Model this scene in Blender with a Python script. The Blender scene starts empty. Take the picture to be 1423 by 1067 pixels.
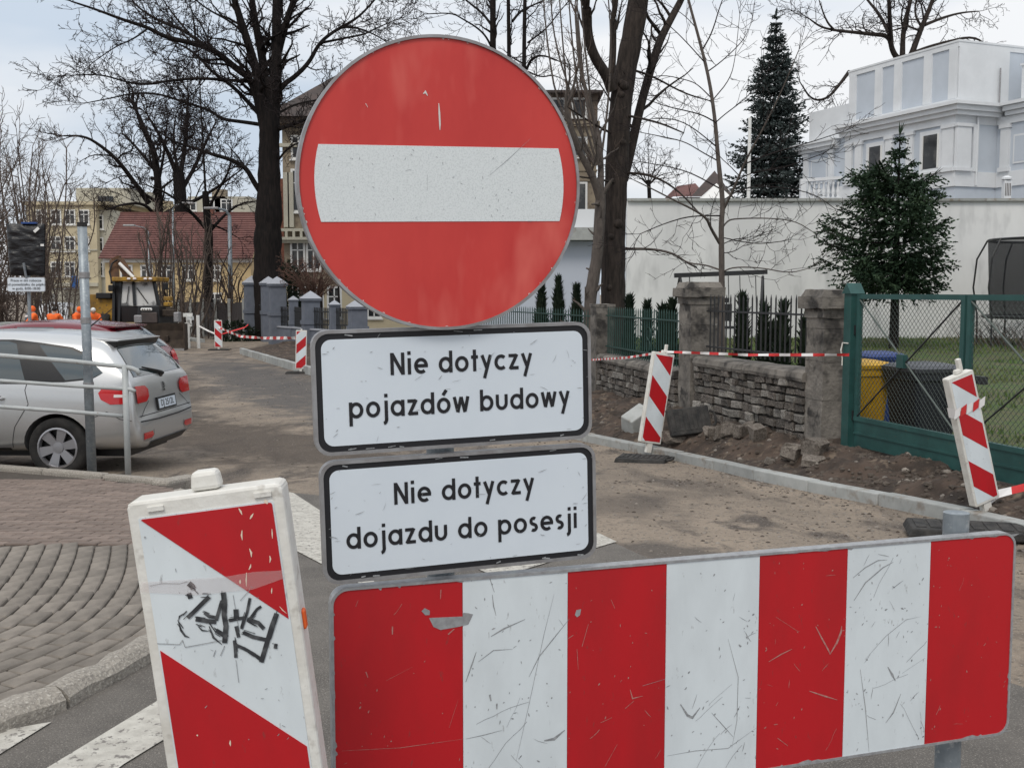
import bpy, bmesh, math, random
from mathutils import Vector, Matrix, noise
from mathutils.bvhtree import BVHTree
from mathutils.geometry import delaunay_2d_cdt
R = math.radians
V = Vector
scene = bpy.context.scene
COL = scene.collection

# ---------------------------------------------------------------- camera, sky, sun, exposure
FPX, CX, CY, PITCH, CAMH = 1500.0, 711.5, 533.5, R(4.88), 1.6
cd = bpy.data.cameras.new('camera'); cam = bpy.data.objects.new('camera', cd); COL.objects.link(cam)
cd.sensor_width = 36.0; cd.lens = 36.0 * FPX / 1423.0
cd.clip_start = 0.05; cd.clip_end = 3000
cam.location = (0, 0, CAMH); cam.rotation_euler = (R(90) - PITCH, 0, 0)
scene.camera = cam
SUN_EL, SUN_AZ = 52, 200          # degrees; azimuth from +Y clockwise: behind the camera, a little to the left
w = bpy.data.worlds.new('World'); scene.world = w; w.use_nodes = True
nt = w.node_tree; N = nt.nodes; L = nt.links; N.clear()
out = N.new('ShaderNodeOutputWorld'); bg = N.new('ShaderNodeBackground'); bg.inputs[1].default_value = 0.1
sky = N.new('ShaderNodeTexSky'); sky.sky_type = 'NISHITA'; sky.sun_disc = False
sky.sun_elevation = R(SUN_EL); sky.sun_rotation = R(SUN_AZ); sky.air_density = 1.0; sky.dust_density = 3.0
tc = N.new('ShaderNodeTexCoord'); mp = N.new('ShaderNodeMapping'); mp.inputs['Scale'].default_value = (1.3, 1.3, 5.5)
mp.inputs['Location'].default_value = (0.35, 0.1, 0.6)
nz = N.new('ShaderNodeTexNoise'); nz.inputs['Scale'].default_value = 2.0; nz.inputs['Detail'].default_value = 5; nz.inputs['Roughness'].default_value = 0.45
rp = N.new('ShaderNodeValToRGB'); e = rp.color_ramp.elements
e[0].position = 0.34; e[0].color = (5.5, 6.3, 7.3, 1); e[1].position = 0.58; e[1].color = (8.4, 8.5, 8.65, 1)
# an overcast sky is brighter overhead than at the horizon
sx = N.new('ShaderNodeSeparateXYZ'); mr = N.new('ShaderNodeMapRange')
mr.inputs['From Min'].default_value = 0.0; mr.inputs['From Max'].default_value = 1.0; mr.inputs['To Min'].default_value = 1.0; mr.inputs['To Max'].default_value = 1.35
ml = N.new('ShaderNodeMix'); ml.data_type = 'RGBA'; ml.blend_type = 'MULTIPLY'; ml.inputs[0].default_value = 1.0
mx = N.new('ShaderNodeMix'); mx.data_type = 'RGBA'; mx.inputs[0].default_value = 0.93
L.new(tc.outputs['Generated'], mp.inputs[0]); L.new(mp.outputs[0], nz.inputs['Vector']); L.new(nz.outputs[0], rp.inputs[0])
L.new(tc.outputs['Generated'], sx.inputs[0]); L.new(sx.outputs[2], mr.inputs[0])
L.new(rp.outputs[0], ml.inputs[6]); L.new(mr.outputs[0], ml.inputs[7])
L.new(sky.outputs[0], mx.inputs[6]); L.new(ml.outputs[2], mx.inputs[7]); L.new(mx.outputs[2], bg.inputs[0]); L.new(bg.outputs[0], out.inputs[0])
sd = bpy.data.lights.new('sun', 'SUN'); so = bpy.data.objects.new('sun', sd); COL.objects.link(so)
sd.energy = 1.4; sd.angle = R(20); sd.color = (1.0, 0.93, 0.83)
so.rotation_euler = (R(90 - SUN_EL), 0, R(180 - SUN_AZ) + R(0)); so.location = (0, -10, 20)
_d = V((math.sin(R(SUN_AZ)) * math.cos(R(SUN_EL)), math.cos(R(SUN_AZ)) * math.cos(R(SUN_EL)), math.sin(R(SUN_EL))))
so.rotation_euler = _d.to_track_quat('Z', 'Y').to_euler()
scene.view_settings.view_transform = 'Standard'; scene.view_settings.look = 'None'
scene.view_settings.exposure = 0.1; scene.view_settings.gamma = 1.0; scene.view_settings.use_curve_mapping = False

# ---------------------------------------------------------------- helpers
_F = V((0, math.cos(PITCH), -math.sin(PITCH))); _U = V((0, math.sin(PITCH), math.cos(PITCH))); CAM = V((0, 0, CAMH))
def ray(px, py): return _F + V((1, 0, 0)) * ((px - CX) / FPX) + _U * ((CY - py) / FPX)
def at(px, py, y):                       # the point at world distance y seen at a pixel of the photograph
    d = ray(px, py); return CAM + d * (y / d.y)
def hit(px, py, o, n):
    d = ray(px, py); return CAM + d * ((o - CAM).dot(n) / d.dot(n))
GPTS = [(-50, 0), (5, 0), (13, -0.45), (44, -0.7), (120, -1.0), (900, -1.0)]
def g(y):
    for (a, b), (c, d) in zip(GPTS, GPTS[1:]):
        if y <= c: return b + (d - b) * (y - a) / (c - a)
    return -1.0
def gp(px, py, h=0.0):                   # ground point under a pixel
    y = 1.0
    while y < 500:
        p = at(px, py, y)
        if p.z <= g(y) + h: return V((p.x, y, g(y) + h))
        y += 0.02 if y < 20 else 0.1
    return at(px, py, 500)
W = {}
def wm(o): return W[o.name]
def thing(name, label, cat, loc=(0, 0, 0), rz=0.0, group=None, rot=None):
    o = bpy.data.objects.new(name, None); COL.objects.link(o); o.empty_display_size = 0.2
    o.location = loc; o.rotation_euler = rot if rot else (0, 0, rz)
    W[o.name] = Matrix.Translation(V(loc)) @ o.rotation_euler.to_matrix().to_4x4()
    return tag(o, label, cat, group)
def tag(o, label=None, cat=None, group=None, kind=None):
    if label: o['label'] = label
    if cat: o['category'] = cat
    if group: o['group'] = group
    if kind: o['kind'] = kind
    return o
def link(name, me, parent=None, label=None, kind=None, loc=None, rot=None, scale=None):
    o = bpy.data.objects.new(name, me); COL.objects.link(o)
    if loc is not None: o.location = loc
    if rot is not None: o.rotation_euler = rot
    if scale is not None: o.scale = scale
    if parent is not None: o.parent = parent
    W[o.name] = (wm(parent) if parent is not None else Matrix()) @ Matrix.LocRotScale(V(o.location), o.rotation_euler, V(o.scale))
    if label: o['label'] = label
    if kind: o['kind'] = kind
    return o
def copy_tree(o, parent=None, loc=None, rz=None, label=None):
    c = o.copy(); COL.objects.link(c)
    if parent is not None: c.parent = parent
    if loc is not None: c.location = loc
    if rz is not None: c.rotation_euler = (o.rotation_euler[0], o.rotation_euler[1], rz)
    if label: c['label'] = label
    for ch in o.children: copy_tree(ch, c)
    return c
class MB:
    def __init__(s): s.v = []; s.f = []; s.m = []; s.cur = 0
    def add(s, vs, fs):
        b = len(s.v); s.v.extend(vs); s.f.extend([tuple(i + b for i in f) for f in fs]); s.m.extend([s.cur] * len(fs)); return s
    def box(s, c, size, rz=0.0, mat=None, taper=1.0):
        x, y, z = size[0] / 2, size[1] / 2, size[2] / 2
        m = mat if mat is not None else Matrix.Rotation(rz, 3, 'Z')
        vs = []
        for k in (-1, 1):
            t = taper if k > 0 else 1.0
            for i, j in ((-1, -1), (1, -1), (1, 1), (-1, 1)): vs.append(V(c) + m @ V((i * x * t, j * y * t, k * z)))
        return s.add(vs, [(3, 2, 1, 0), (4, 5, 6, 7), (0, 1, 5, 4), (1, 2, 6, 5), (2, 3, 7, 6), (3, 0, 4, 7)])
    def bar(s, a, b, wd, ht, up=V((0, 0, 1))):
        a, b = V(a), V(b); d = (b - a); l = d.length; d = d / l
        sd_ = d.cross(up)
        if sd_.length < 1e-4: sd_ = d.cross(V((0, 1, 0)))
        sd_.normalize(); u = sd_.cross(d)
        m = Matrix((sd_, d, u)).transposed()
        return s.box((a + b) / 2, (wd, l, ht), mat=m)
    def tube(s, pts, rs, n=6, cap=True, closed=False):
        pts = [V(p) for p in pts]; k = len(pts)
        if not isinstance(rs, (list, tuple)): rs = [rs] * k
        vs = []; fs = []; a = None
        for i, p in enumerate(pts):
            t = (pts[(i + 1) % k] - pts[i - 1]) if closed else (pts[min(i + 1, k - 1)] - pts[max(i - 1, 0)])
            if t.length < 1e-9: t = V((0, 0, 1))
            t = t.normalized()
            if a is None: a = t.cross(V((1, 0, 0)) if abs(t.x) < 0.6 else V((0, 0, 1)))
            else:
                a = a - t * a.dot(t)
                if a.length < 1e-6: a = t.orthogonal()
            a.normalize(); b = t.cross(a)
            r = rs[i]
            for j in range(n):
                q = 2 * math.pi * j / n
                vs.append(p + a * (r * math.cos(q)) + b * (r * math.sin(q)))
        for i in range(k if closed else k - 1):
            i2 = (i + 1) % k
            for j in range(n):
                j2 = (j + 1) % n; fs.append((i * n + j, i2 * n + j, i2 * n + j2, i * n + j2))
        if cap and not closed:
            fs.append(tuple(range(n))); fs.append(tuple((k - 1) * n + j for j in range(n - 1, -1, -1)))
        return s.add(vs, fs)
    def prism(s, poly, F, d0, d1):       # a flat outline in frame F=(origin,u,v,n) extruded from depth d0 (front) to d1
        o, u, v, n = F; k = len(poly)
        vs = [o + u * x + v * y + n * d0 for x, y in poly] + [o + u * x + v * y + n * d1 for x, y in poly]
        fs = [tuple(range(k)), tuple(range(2 * k - 1, k - 1, -1))] + [(i, k + i, k + (i + 1) % k, (i + 1) % k) for i in range(k)]
        return s.add(vs, fs)
    def ring(s, a, b, F, d0, d1):        # between two outlines of the same count
        o, u, v, n = F; k = len(a); vs = []
        for d in (d0, d1):
            for poly in (a, b): vs += [o + u * x + v * y + n * d for x, y in poly]
        fs = []
        for i in range(k):
            j = (i + 1) % k
            fs += [(i, j, k + j, k + i), (2 * k + i, 3 * k + i, 3 * k + j, 2 * k + j), (i, 2 * k + i, 2 * k + j, j), (k + i, k + j, 3 * k + j, 3 * k + i)]
        return s.add(vs, fs)
    def ribbon(s, pts, wd, F, d=0.0, closed=False, taper=False):
        o, u, v, n = F; k = len(pts); vs = []; fs = []
        P = [V((p[0], p[1])) for p in pts]
        for i, p in enumerate(P):
            if closed: t0 = P[i] - P[i - 1]; t1 = P[(i + 1) % k] - P[i]
            else: t0 = P[i] - P[i - 1] if i else P[1] - P[0]; t1 = P[i + 1] - P[i] if i < k - 1 else t0
            t0 = t0.normalized() if t0.length > 1e-9 else V((1, 0)); t1 = t1.normalized() if t1.length > 1e-9 else t0
            n0 = V((-t0.y, t0.x)); n1 = V((-t1.y, t1.x)); m = n0 + n1
            if m.length < 0.3: m = n1
            m.normalize(); h = wd / 2 / max(0.35, m.dot(n1))
            if taper: h *= max(0.12, math.sin(math.pi * (0.12 + 0.8 * i / (k - 1))))
            for q in (p + m * h, p - m * h): vs.append(o + u * q.x + v * q.y + n * d)
        for i in range(k if closed else k - 1):
            j = (i + 1) % k; fs.append((2 * i, 2 * i + 1, 2 * j + 1, 2 * j))
        return s.add(vs, fs)
    def lathe(s, c, prof, n=12, axis=None, caps=(1, 1)):
        m = axis if axis is not None else Matrix.Identity(3); k = len(prof); vs = []; fs = []
        for r, z in prof:
            for j in range(n):
                q = 2 * math.pi * j / n; vs.append(V(c) + m @ V((r * math.cos(q), r * math.sin(q), z)))
        for i in range(k - 1):
            for j in range(n): fs.append((i * n + j, i * n + (j + 1) % n, (i + 1) * n + (j + 1) % n, (i + 1) * n + j))
        if caps[0]: fs.append(tuple(range(n - 1, -1, -1)))
        if caps[1]: fs.append(tuple((k - 1) * n + j for j in range(n)))
        return s.add(vs, fs)
    def ball(s, c, r, n=8, k=5):
        r = r if isinstance(r, (tuple, list)) else (r, r, r); vs = [V(c) + V((0, 0, r[2]))]; fs = []
        for i in range(1, k):
            a = math.pi * i / k
            for j in range(n):
                q = 2 * math.pi * j / n; vs.append(V(c) + V((r[0] * math.sin(a) * math.cos(q), r[1] * math.sin(a) * math.sin(q), r[2] * math.cos(a))))
        vs.append(V(c) - V((0, 0, r[2]))); e_ = len(vs) - 1
        for j in range(n): fs.append((0, 1 + j, 1 + (j + 1) % n)); fs.append((e_, 1 + (k - 2) * n + (j + 1) % n, 1 + (k - 2) * n + j))
        for i in range(k - 2):
            for j in range(n): fs.append((1 + i * n + j, 1 + (i + 1) * n + j, 1 + (i + 1) * n + (j + 1) % n, 1 + i * n + (j + 1) % n))
        return s.add(vs, fs)
    def mesh(s, name, mats, smooth=False, inv=None):
        me = bpy.data.meshes.new(name)
        vs = [inv @ V(p) for p in s.v] if inv is not None else s.v
        me.from_pydata([tuple(p) for p in vs], [], s.f)
        mats = mats if isinstance(mats, (list, tuple)) else [mats]
        for m in mats: me.materials.append(m)
        if len(mats) > 1: me.polygons.foreach_set('material_index', s.m)
        if smooth: me.polygons.foreach_set('use_smooth', [True] * len(me.polygons))
        me.update(); return me
    def obj(s, name, mats, parent=None, local=False, smooth=False, label=None, kind=None):
        inv = wm(parent).inverted() if (parent is not None and not local) else None
        return link(name, s.mesh(name, mats, smooth, inv), parent, label, kind)
def bevel(o, wd=0.01, seg=2):
    bm = bmesh.new(); bm.from_mesh(o.data)
    bmesh.ops.recalc_face_normals(bm, faces=bm.faces)
    es = [e_ for e_ in bm.edges if len(e_.link_faces) == 2 and e_.calc_face_angle(0) > 0.5]
    bmesh.ops.bevel(bm, geom=es, offset=wd, segments=seg, affect='EDGES', profile=0.5)
    bm.to_mesh(o.data); bm.free(); return o
def rrect(w_, h_, r, k=5, cx=0, cy=0):
    p = []
    for (sx_, sy_, a0) in ((1, 1, 0), (-1, 1, 90), (-1, -1, 180), (1, -1, 270)):
        for i in range(k + 1):
            a = R(a0 + 90 * i / k); p.append((cx + sx_ * (w_ / 2 - r) + r * math.cos(a), cy + sy_ * (h_ / 2 - r) + r * math.sin(a)))
    return p
def circ(r, n=48, cx=0, cy=0): return [(cx + r * math.cos(2 * math.pi * i / n), cy + r * math.sin(2 * math.pi * i / n)) for i in range(n)]

# ---------------------------------------------------------------- materials
def mat(name, c, c2=None, s=5.0, r=0.7, metal=0.0, bump=0.0, bs=40.0, rnd=0.0, lo=0.38, hi=0.62, c3=None, s3=30.0, l3=0.6, h3=0.7, stretch=None, spec=0.4, coat=0.0, alpha=1.0, detail=5.0):
    m = bpy.data.materials.new(name); m.use_nodes = True
    n = m.node_tree.nodes; l = m.node_tree.links; b = n['Principled BSDF']
    b.inputs['Roughness'].default_value = r; b.inputs['Metallic'].default_value = metal
    b.inputs['Specular IOR Level'].default_value = spec; b.inputs['Coat Weight'].default_value = coat; b.inputs['Alpha'].default_value = alpha
    b.inputs['Base Color'].default_value = (*c, 1); cur = None
    t = n.new('ShaderNodeTexCoord'); vec = t.outputs['Object']
    if stretch:
        mpn = n.new('ShaderNodeMapping'); mpn.inputs['Scale'].default_value = stretch; l.new(vec, mpn.inputs[0]); vec = mpn.outputs[0]
    def nois(sc, a, z, d=detail):
        q = n.new('ShaderNodeTexNoise'); q.inputs['Scale'].default_value = sc; q.inputs['Detail'].default_value = d; q.inputs['Roughness'].default_value = 0.6
        l.new(vec, q.inputs['Vector']); k = n.new('ShaderNodeMapRange'); k.inputs[1].default_value = a; k.inputs[2].default_value = z
        l.new(q.outputs[0], k.inputs[0]); return k.outputs[0]
    def mixc(f, a, cb):
        q = n.new('ShaderNodeMix'); q.data_type = 'RGBA'; l.new(f, q.inputs[0])
        if a is None: q.inputs[6].default_value = (*c, 1)
        else: l.new(a, q.inputs[6])
        q.inputs[7].default_value = (*cb, 1); return q.outputs[2]
    if c2: cur = mixc(nois(s, lo, hi), cur, c2)
    if c3: cur = mixc(nois(s3, l3, h3, 3.0), cur, c3)
    if rnd:
        oi = n.new('ShaderNodeObjectInfo'); hs = n.new('ShaderNodeHueSaturation')
        k = n.new('ShaderNodeMapRange'); k.inputs[3].default_value = 1 - rnd; k.inputs[4].default_value = 1 + rnd
        l.new(oi.outputs['Random'], k.inputs[0]); l.new(k.outputs[0], hs.inputs['Value'])
        if cur is None: hs.inputs['Color'].default_value = (*c, 1)
        else: l.new(cur, hs.inputs['Color'])
        cur = hs.outputs[0]
    if cur is not None: l.new(cur, b.inputs['Base Color'])
    if bump:
        q = n.new('ShaderNodeTexNoise'); q.inputs['Scale'].default_value = bs; q.inputs['Detail'].default_value = 6
        l.new(vec, q.inputs['Vector']); u = n.new('ShaderNodeBump'); u.inputs['Strength'].default_value = bump; u.inputs['Distance'].default_value = 0.02
        l.new(q.outputs[0], u.inputs['Height']); l.new(u.outputs[0], b.inputs['Normal'])
    return m
M_red = mat('red_sheeting', (0.47, 0.010, 0.016), (0.37, 0.012, 0.016), 4, r=0.42, spec=0.4, lo=.42, hi=.75, stretch=(1.5, 1.5, .6), c3=(0.30, 0.03, 0.03), s3=60, l3=0.66, h3=0.75)
M_redfaded = mat('faded_red_sheeting', (0.57, 0.048, 0.040), (0.47, 0.030, 0.028), 3.2, r=0.5, lo=0.35, hi=0.68, stretch=(1.8, 1.8, .7), c3=(0.62, 0.105, 0.085), s3=5.5, l3=0.52, h3=0.75)
M_white = mat('white_sheeting', (0.66, 0.715, 0.745), (0.56, 0.605, 0.63), 4, r=0.42, lo=.42, hi=.72, stretch=(1.5, 1.5, .6), c3=(0.40, 0.42, 0.43), s3=60, l3=0.66, h3=0.76)
M_platewhite = mat('white_plate_sheeting', (0.64, 0.70, 0.76), (0.60, 0.66, 0.725), 3, r=0.38)
M_barwhite = mat('prismatic_white_sheeting', (0.68, 0.72, 0.73), (0.55, 0.59, 0.60), 330, r=0.5, lo=0.45, hi=0.7, detail=2)
M_black = mat('black_print', (0.012, 0.012, 0.015), r=0.5)
M_alu = mat('weathered_aluminium', (0.36, 0.36, 0.37), (0.26, 0.25, 0.25), 20, r=0.5, metal=0.6)
M_alu2 = mat('bare_aluminium', (0.36, 0.37, 0.38), (0.28, 0.28, 0.29), 60, r=0.55, metal=0.3)
M_galv = mat('galvanised_steel', (0.30, 0.335, 0.36), (0.22, 0.25, 0.275), 14, r=0.5, metal=0.5, c3=(0.42, 0.44, 0.45), s3=45, l3=0.58, h3=0.7)
M_plastic = mat('white_plastic', (0.70, 0.69, 0.65), (0.60, 0.58, 0.53), 9, r=0.5, c3=(0.34, 0.31, 0.27), s3=26, l3=0.60, h3=0.80, bump=0.1, bs=60)
M_scrw = mat('grey_scuff', (0.20, 0.21, 0.22), (0.34, 0.35, 0.36), 200, r=0.7)
M_scrr = mat('pale_scuff', (0.42, 0.25, 0.22), (0.40, 0.12, 0.11), 90, r=0.7)
M_rubber = mat('dark_rubber', (0.022, 0.022, 0.022), (0.050, 0.047, 0.044), 12, r=0.85, bump=0.3, bs=60)
M_orange = mat('orange_plastic', (0.75, 0.12, 0.02), r=0.35)
M_wear = mat('clear_tape', (0.72, 0.62, 0.62), r=0.12, alpha=0.13, spec=0.6)
# ground
M_road = None
M_asph = mat('asphalt', (0.170, 0.155, 0.138), (0.120, 0.109, 0.098), 2.6, r=0.9, bump=0.9, bs=120, c3=(0.30, 0.275, 0.245), s3=150, l3=0.56, h3=0.66, detail=8)
M_paint = mat('worn_road_paint', (0.52, 0.50, 0.45), (0.40, 0.38, 0.34), 14, r=0.8, bump=0.3, bs=110, c3=(0.19, 0.175, 0.16), s3=34, l3=0.57, h3=0.64)
M_conc = mat('new_concrete', (0.36, 0.37, 0.36), (0.30, 0.31, 0.30), 6, r=0.85, rnd=0.12, bump=0.15, bs=80, c3=(0.22, 0.19, 0.16), s3=5, l3=0.56, h3=0.7)
M_sett = mat('dirty_sett', (0.20, 0.175, 0.15), (0.11, 0.094, 0.08), 7, r=0.95, rnd=0.18, bump=0.6, bs=25, c3=(0.07, 0.055, 0.045), s3=9, l3=0.54, h3=0.66)
M_granite = mat('granite', (0.33, 0.30, 0.26), (0.22, 0.20, 0.175), 60, r=0.85, rnd=0.1, bump=0.5, bs=90, c3=(0.45, 0.42, 0.37), s3=90, l3=0.56, h3=0.66)
M_paver = mat('grey_paver', (0.222, 0.195, 0.166), (0.155, 0.136, 0.116), 7, r=0.9, rnd=0.17, bump=0.35, bs=140)
M_redpaver = mat('red_paver', (0.215, 0.168, 0.142), (0.165, 0.128, 0.108), 7, r=0.9, rnd=0.17, bump=0.35, bs=140)
M_joint = mat('joint_sand', (0.085, 0.072, 0.06), (0.06, 0.05, 0.042), 25, r=1.0)
M_dirt = mat('dark_soil', (0.078, 0.055, 0.042), (0.034, 0.026, 0.021), 3.2, r=1.0, bump=0.9, bs=22, c3=(0.15, 0.115, 0.085), s3=7, l3=0.56, h3=0.70)
M_clod = mat('soil_clod', (0.075, 0.058, 0.046), (0.12, 0.10, 0.083), 6, r=1.0, rnd=0.3)
M_lawn = mat('lawn_soil', (0.055, 0.095, 0.022), (0.085, 0.085, 0.04), 1.3, r=1.0, bump=0.8, bs=30, c3=(0.12, 0.10, 0.065), s3=5, l3=0.55, h3=0.68)
M_blade = mat('grass_blade', (0.075, 0.140, 0.028), (0.12, 0.135, 0.05), 0.9, r=0.8)
M_stone = mat('old_wall_stone', (0.125, 0.108, 0.094), (0.048, 0.042, 0.038), 9, r=0.95, rnd=0.35, bump=0.7, bs=30, c3=(0.40, 0.37, 0.33), s3=14, l3=0.57, h3=0.66)
M_mortar = mat('dark_mortar', (0.035, 0.030, 0.027), (0.10, 0.09, 0.08), 12, r=1.0, bump=0.6, bs=40)
M_sand = mat('sandstone', (0.205, 0.187, 0.165), (0.115, 0.105, 0.094), 4, r=0.95, rnd=0.12, bump=0.6, bs=30, c3=(0.040, 0.037, 0.035), s3=3.2, l3=0.52, h3=0.64)
M_green = mat('green_iron_paint', (0.020, 0.060, 0.050), (0.014, 0.042, 0.036), 8, r=0.55)
M_gate = mat('green_gate_paint', (0.022, 0.082, 0.075), (0.016, 0.060, 0.056), 5, r=0.5, c3=(0.09, 0.06, 0.035), s3=22, l3=0.68, h3=0.76)
M_wire = mat('dull_wire', (0.10, 0.12, 0.11), r=0.6, metal=0.3)
M_blackmetal = mat('black_metal', (0.022, 0.023, 0.025), r=0.5)
# walls, roofs
M_wwall = mat('white_render', (0.72, 0.725, 0.72), (0.60, 0.605, 0.605), 0.55, r=0.9, stretch=(1, 1, 0.35), c3=(0.47, 0.475, 0.475), s3=2.2, l3=0.54, h3=0.80, bump=0.05, bs=20)
M_bluewall = mat('pale_blue_render', (0.46, 0.495, 0.57), r=0.9)
M_villa = mat('villa_white', (0.68, 0.70, 0.72), (0.63, 0.65, 0.67), 1.5, r=0.8)
M_villab = mat('villa_pale_blue', (0.50, 0.545, 0.605), (0.47, 0.515, 0.57), 1.5, r=0.85)
M_glass = mat('dark_window_glass', (0.022, 0.024, 0.027), (0.07, 0.07, 0.068), 1.3, r=0.06, spec=0.5, lo=.5, hi=.6)
M_glass2 = mat('car_glass', (0.03, 0.045, 0.05), r=0.04, spec=0.9, coat=0.6)
M_yellowwall = mat('yellow_render', (0.60, 0.47, 0.27), (0.53, 0.41, 0.23), 0.8, r=0.9)
M_paleyellow = mat('pale_yellow_render', (0.55, 0.48, 0.33), (0.46, 0.40, 0.28), 0.4, r=0.9)
M_greyyellow = mat('grey_yellow_render', (0.46, 0.44, 0.36), (0.40, 0.38, 0.32), 0.4, r=0.9)
M_rooftile = mat('red_roof_tile', (0.150, 0.068, 0.060), (0.11, 0.050, 0.045), 1.4, r=0.85, c3=(0.18, 0.085, 0.072), s3=6, l3=0.55, h3=0.65)
M_redbrick = mat('red_brick', (0.22, 0.09, 0.065), (0.16, 0.07, 0.05), 6, r=0.95)
M_brown = mat('brown_stucco', (0.30, 0.25, 0.185), (0.21, 0.175, 0.13), 0.6, r=0.95, c3=(0.14, 0.11, 0.085), s3=2.5, l3=0.55, h3=0.7)
M_brownd = mat('dark_brown_stucco', (0.15, 0.115, 0.09), (0.10, 0.08, 0.065), 0.8, r=0.95)
M_slate = mat('dark_roof', (0.06, 0.052, 0.05), (0.085, 0.065, 0.06), 2, r=0.9)
M_greypil = mat('grey_blue_paint', (0.145, 0.16, 0.195), (0.12, 0.135, 0.165), 3, r=0.85)
M_palepil = mat('pale_cap', (0.33, 0.345, 0.38), r=0.85)
M_darkwood = mat('dark_fence_wood', (0.045, 0.040, 0.042), (0.07, 0.062, 0.06), 3, r=0.9, stretch=(3, 3, 0.3))
M_frame = mat('white_frame', (0.7, 0.7, 0.68), r=0.6)
# plants
M_bark = mat('dark_bark', (0.021, 0.017, 0.016), (0.011, 0.010, 0.010), 3, r=0.95, spec=0.1, stretch=(4, 4, 0.6), bump=0.9, bs=6)
M_twig = mat('dark_twig', (0.026, 0.021, 0.021), r=0.95, spec=0.1)
M_barkgrey = mat('grey_bark', (0.050, 0.040, 0.035), (0.025, 0.021, 0.019), 5, r=0.95, spec=0.15, stretch=(4, 4, 0.7), bump=0.8, bs=14)
M_barkpale = mat('pale_grey_bark', (0.105, 0.088, 0.077), (0.07, 0.058, 0.052), 8, r=0.9, stretch=(3, 3, 1), bump=0.5, bs=20)
M_twigbrown = mat('brown_twig', (0.095, 0.068, 0.055), (0.065, 0.05, 0.042), 2, r=0.95)
M_twiggrey = mat('grey_brown_twig', (0.11, 0.084, 0.070), (0.07, 0.055, 0.047), 1.2, r=0.95)
M_twigred = mat('red_brown_twig', (0.11, 0.06, 0.045), (0.075, 0.045, 0.035), 2, r=0.95)
M_spruce = mat('blue_spruce_needles', (0.030, 0.042, 0.041), (0.062, 0.076, 0.074), 1.8, r=0.85, spec=0.2)
M_fir = mat('fir_needles', (0.013, 0.030, 0.016), (0.034, 0.058, 0.030), 2.5, r=0.8, spec=0.2)
M_thuja = mat('thuja_foliage', (0.012, 0.022, 0.014), (0.026, 0.035, 0.022), 5, r=0.9, spec=0.1)
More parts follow.
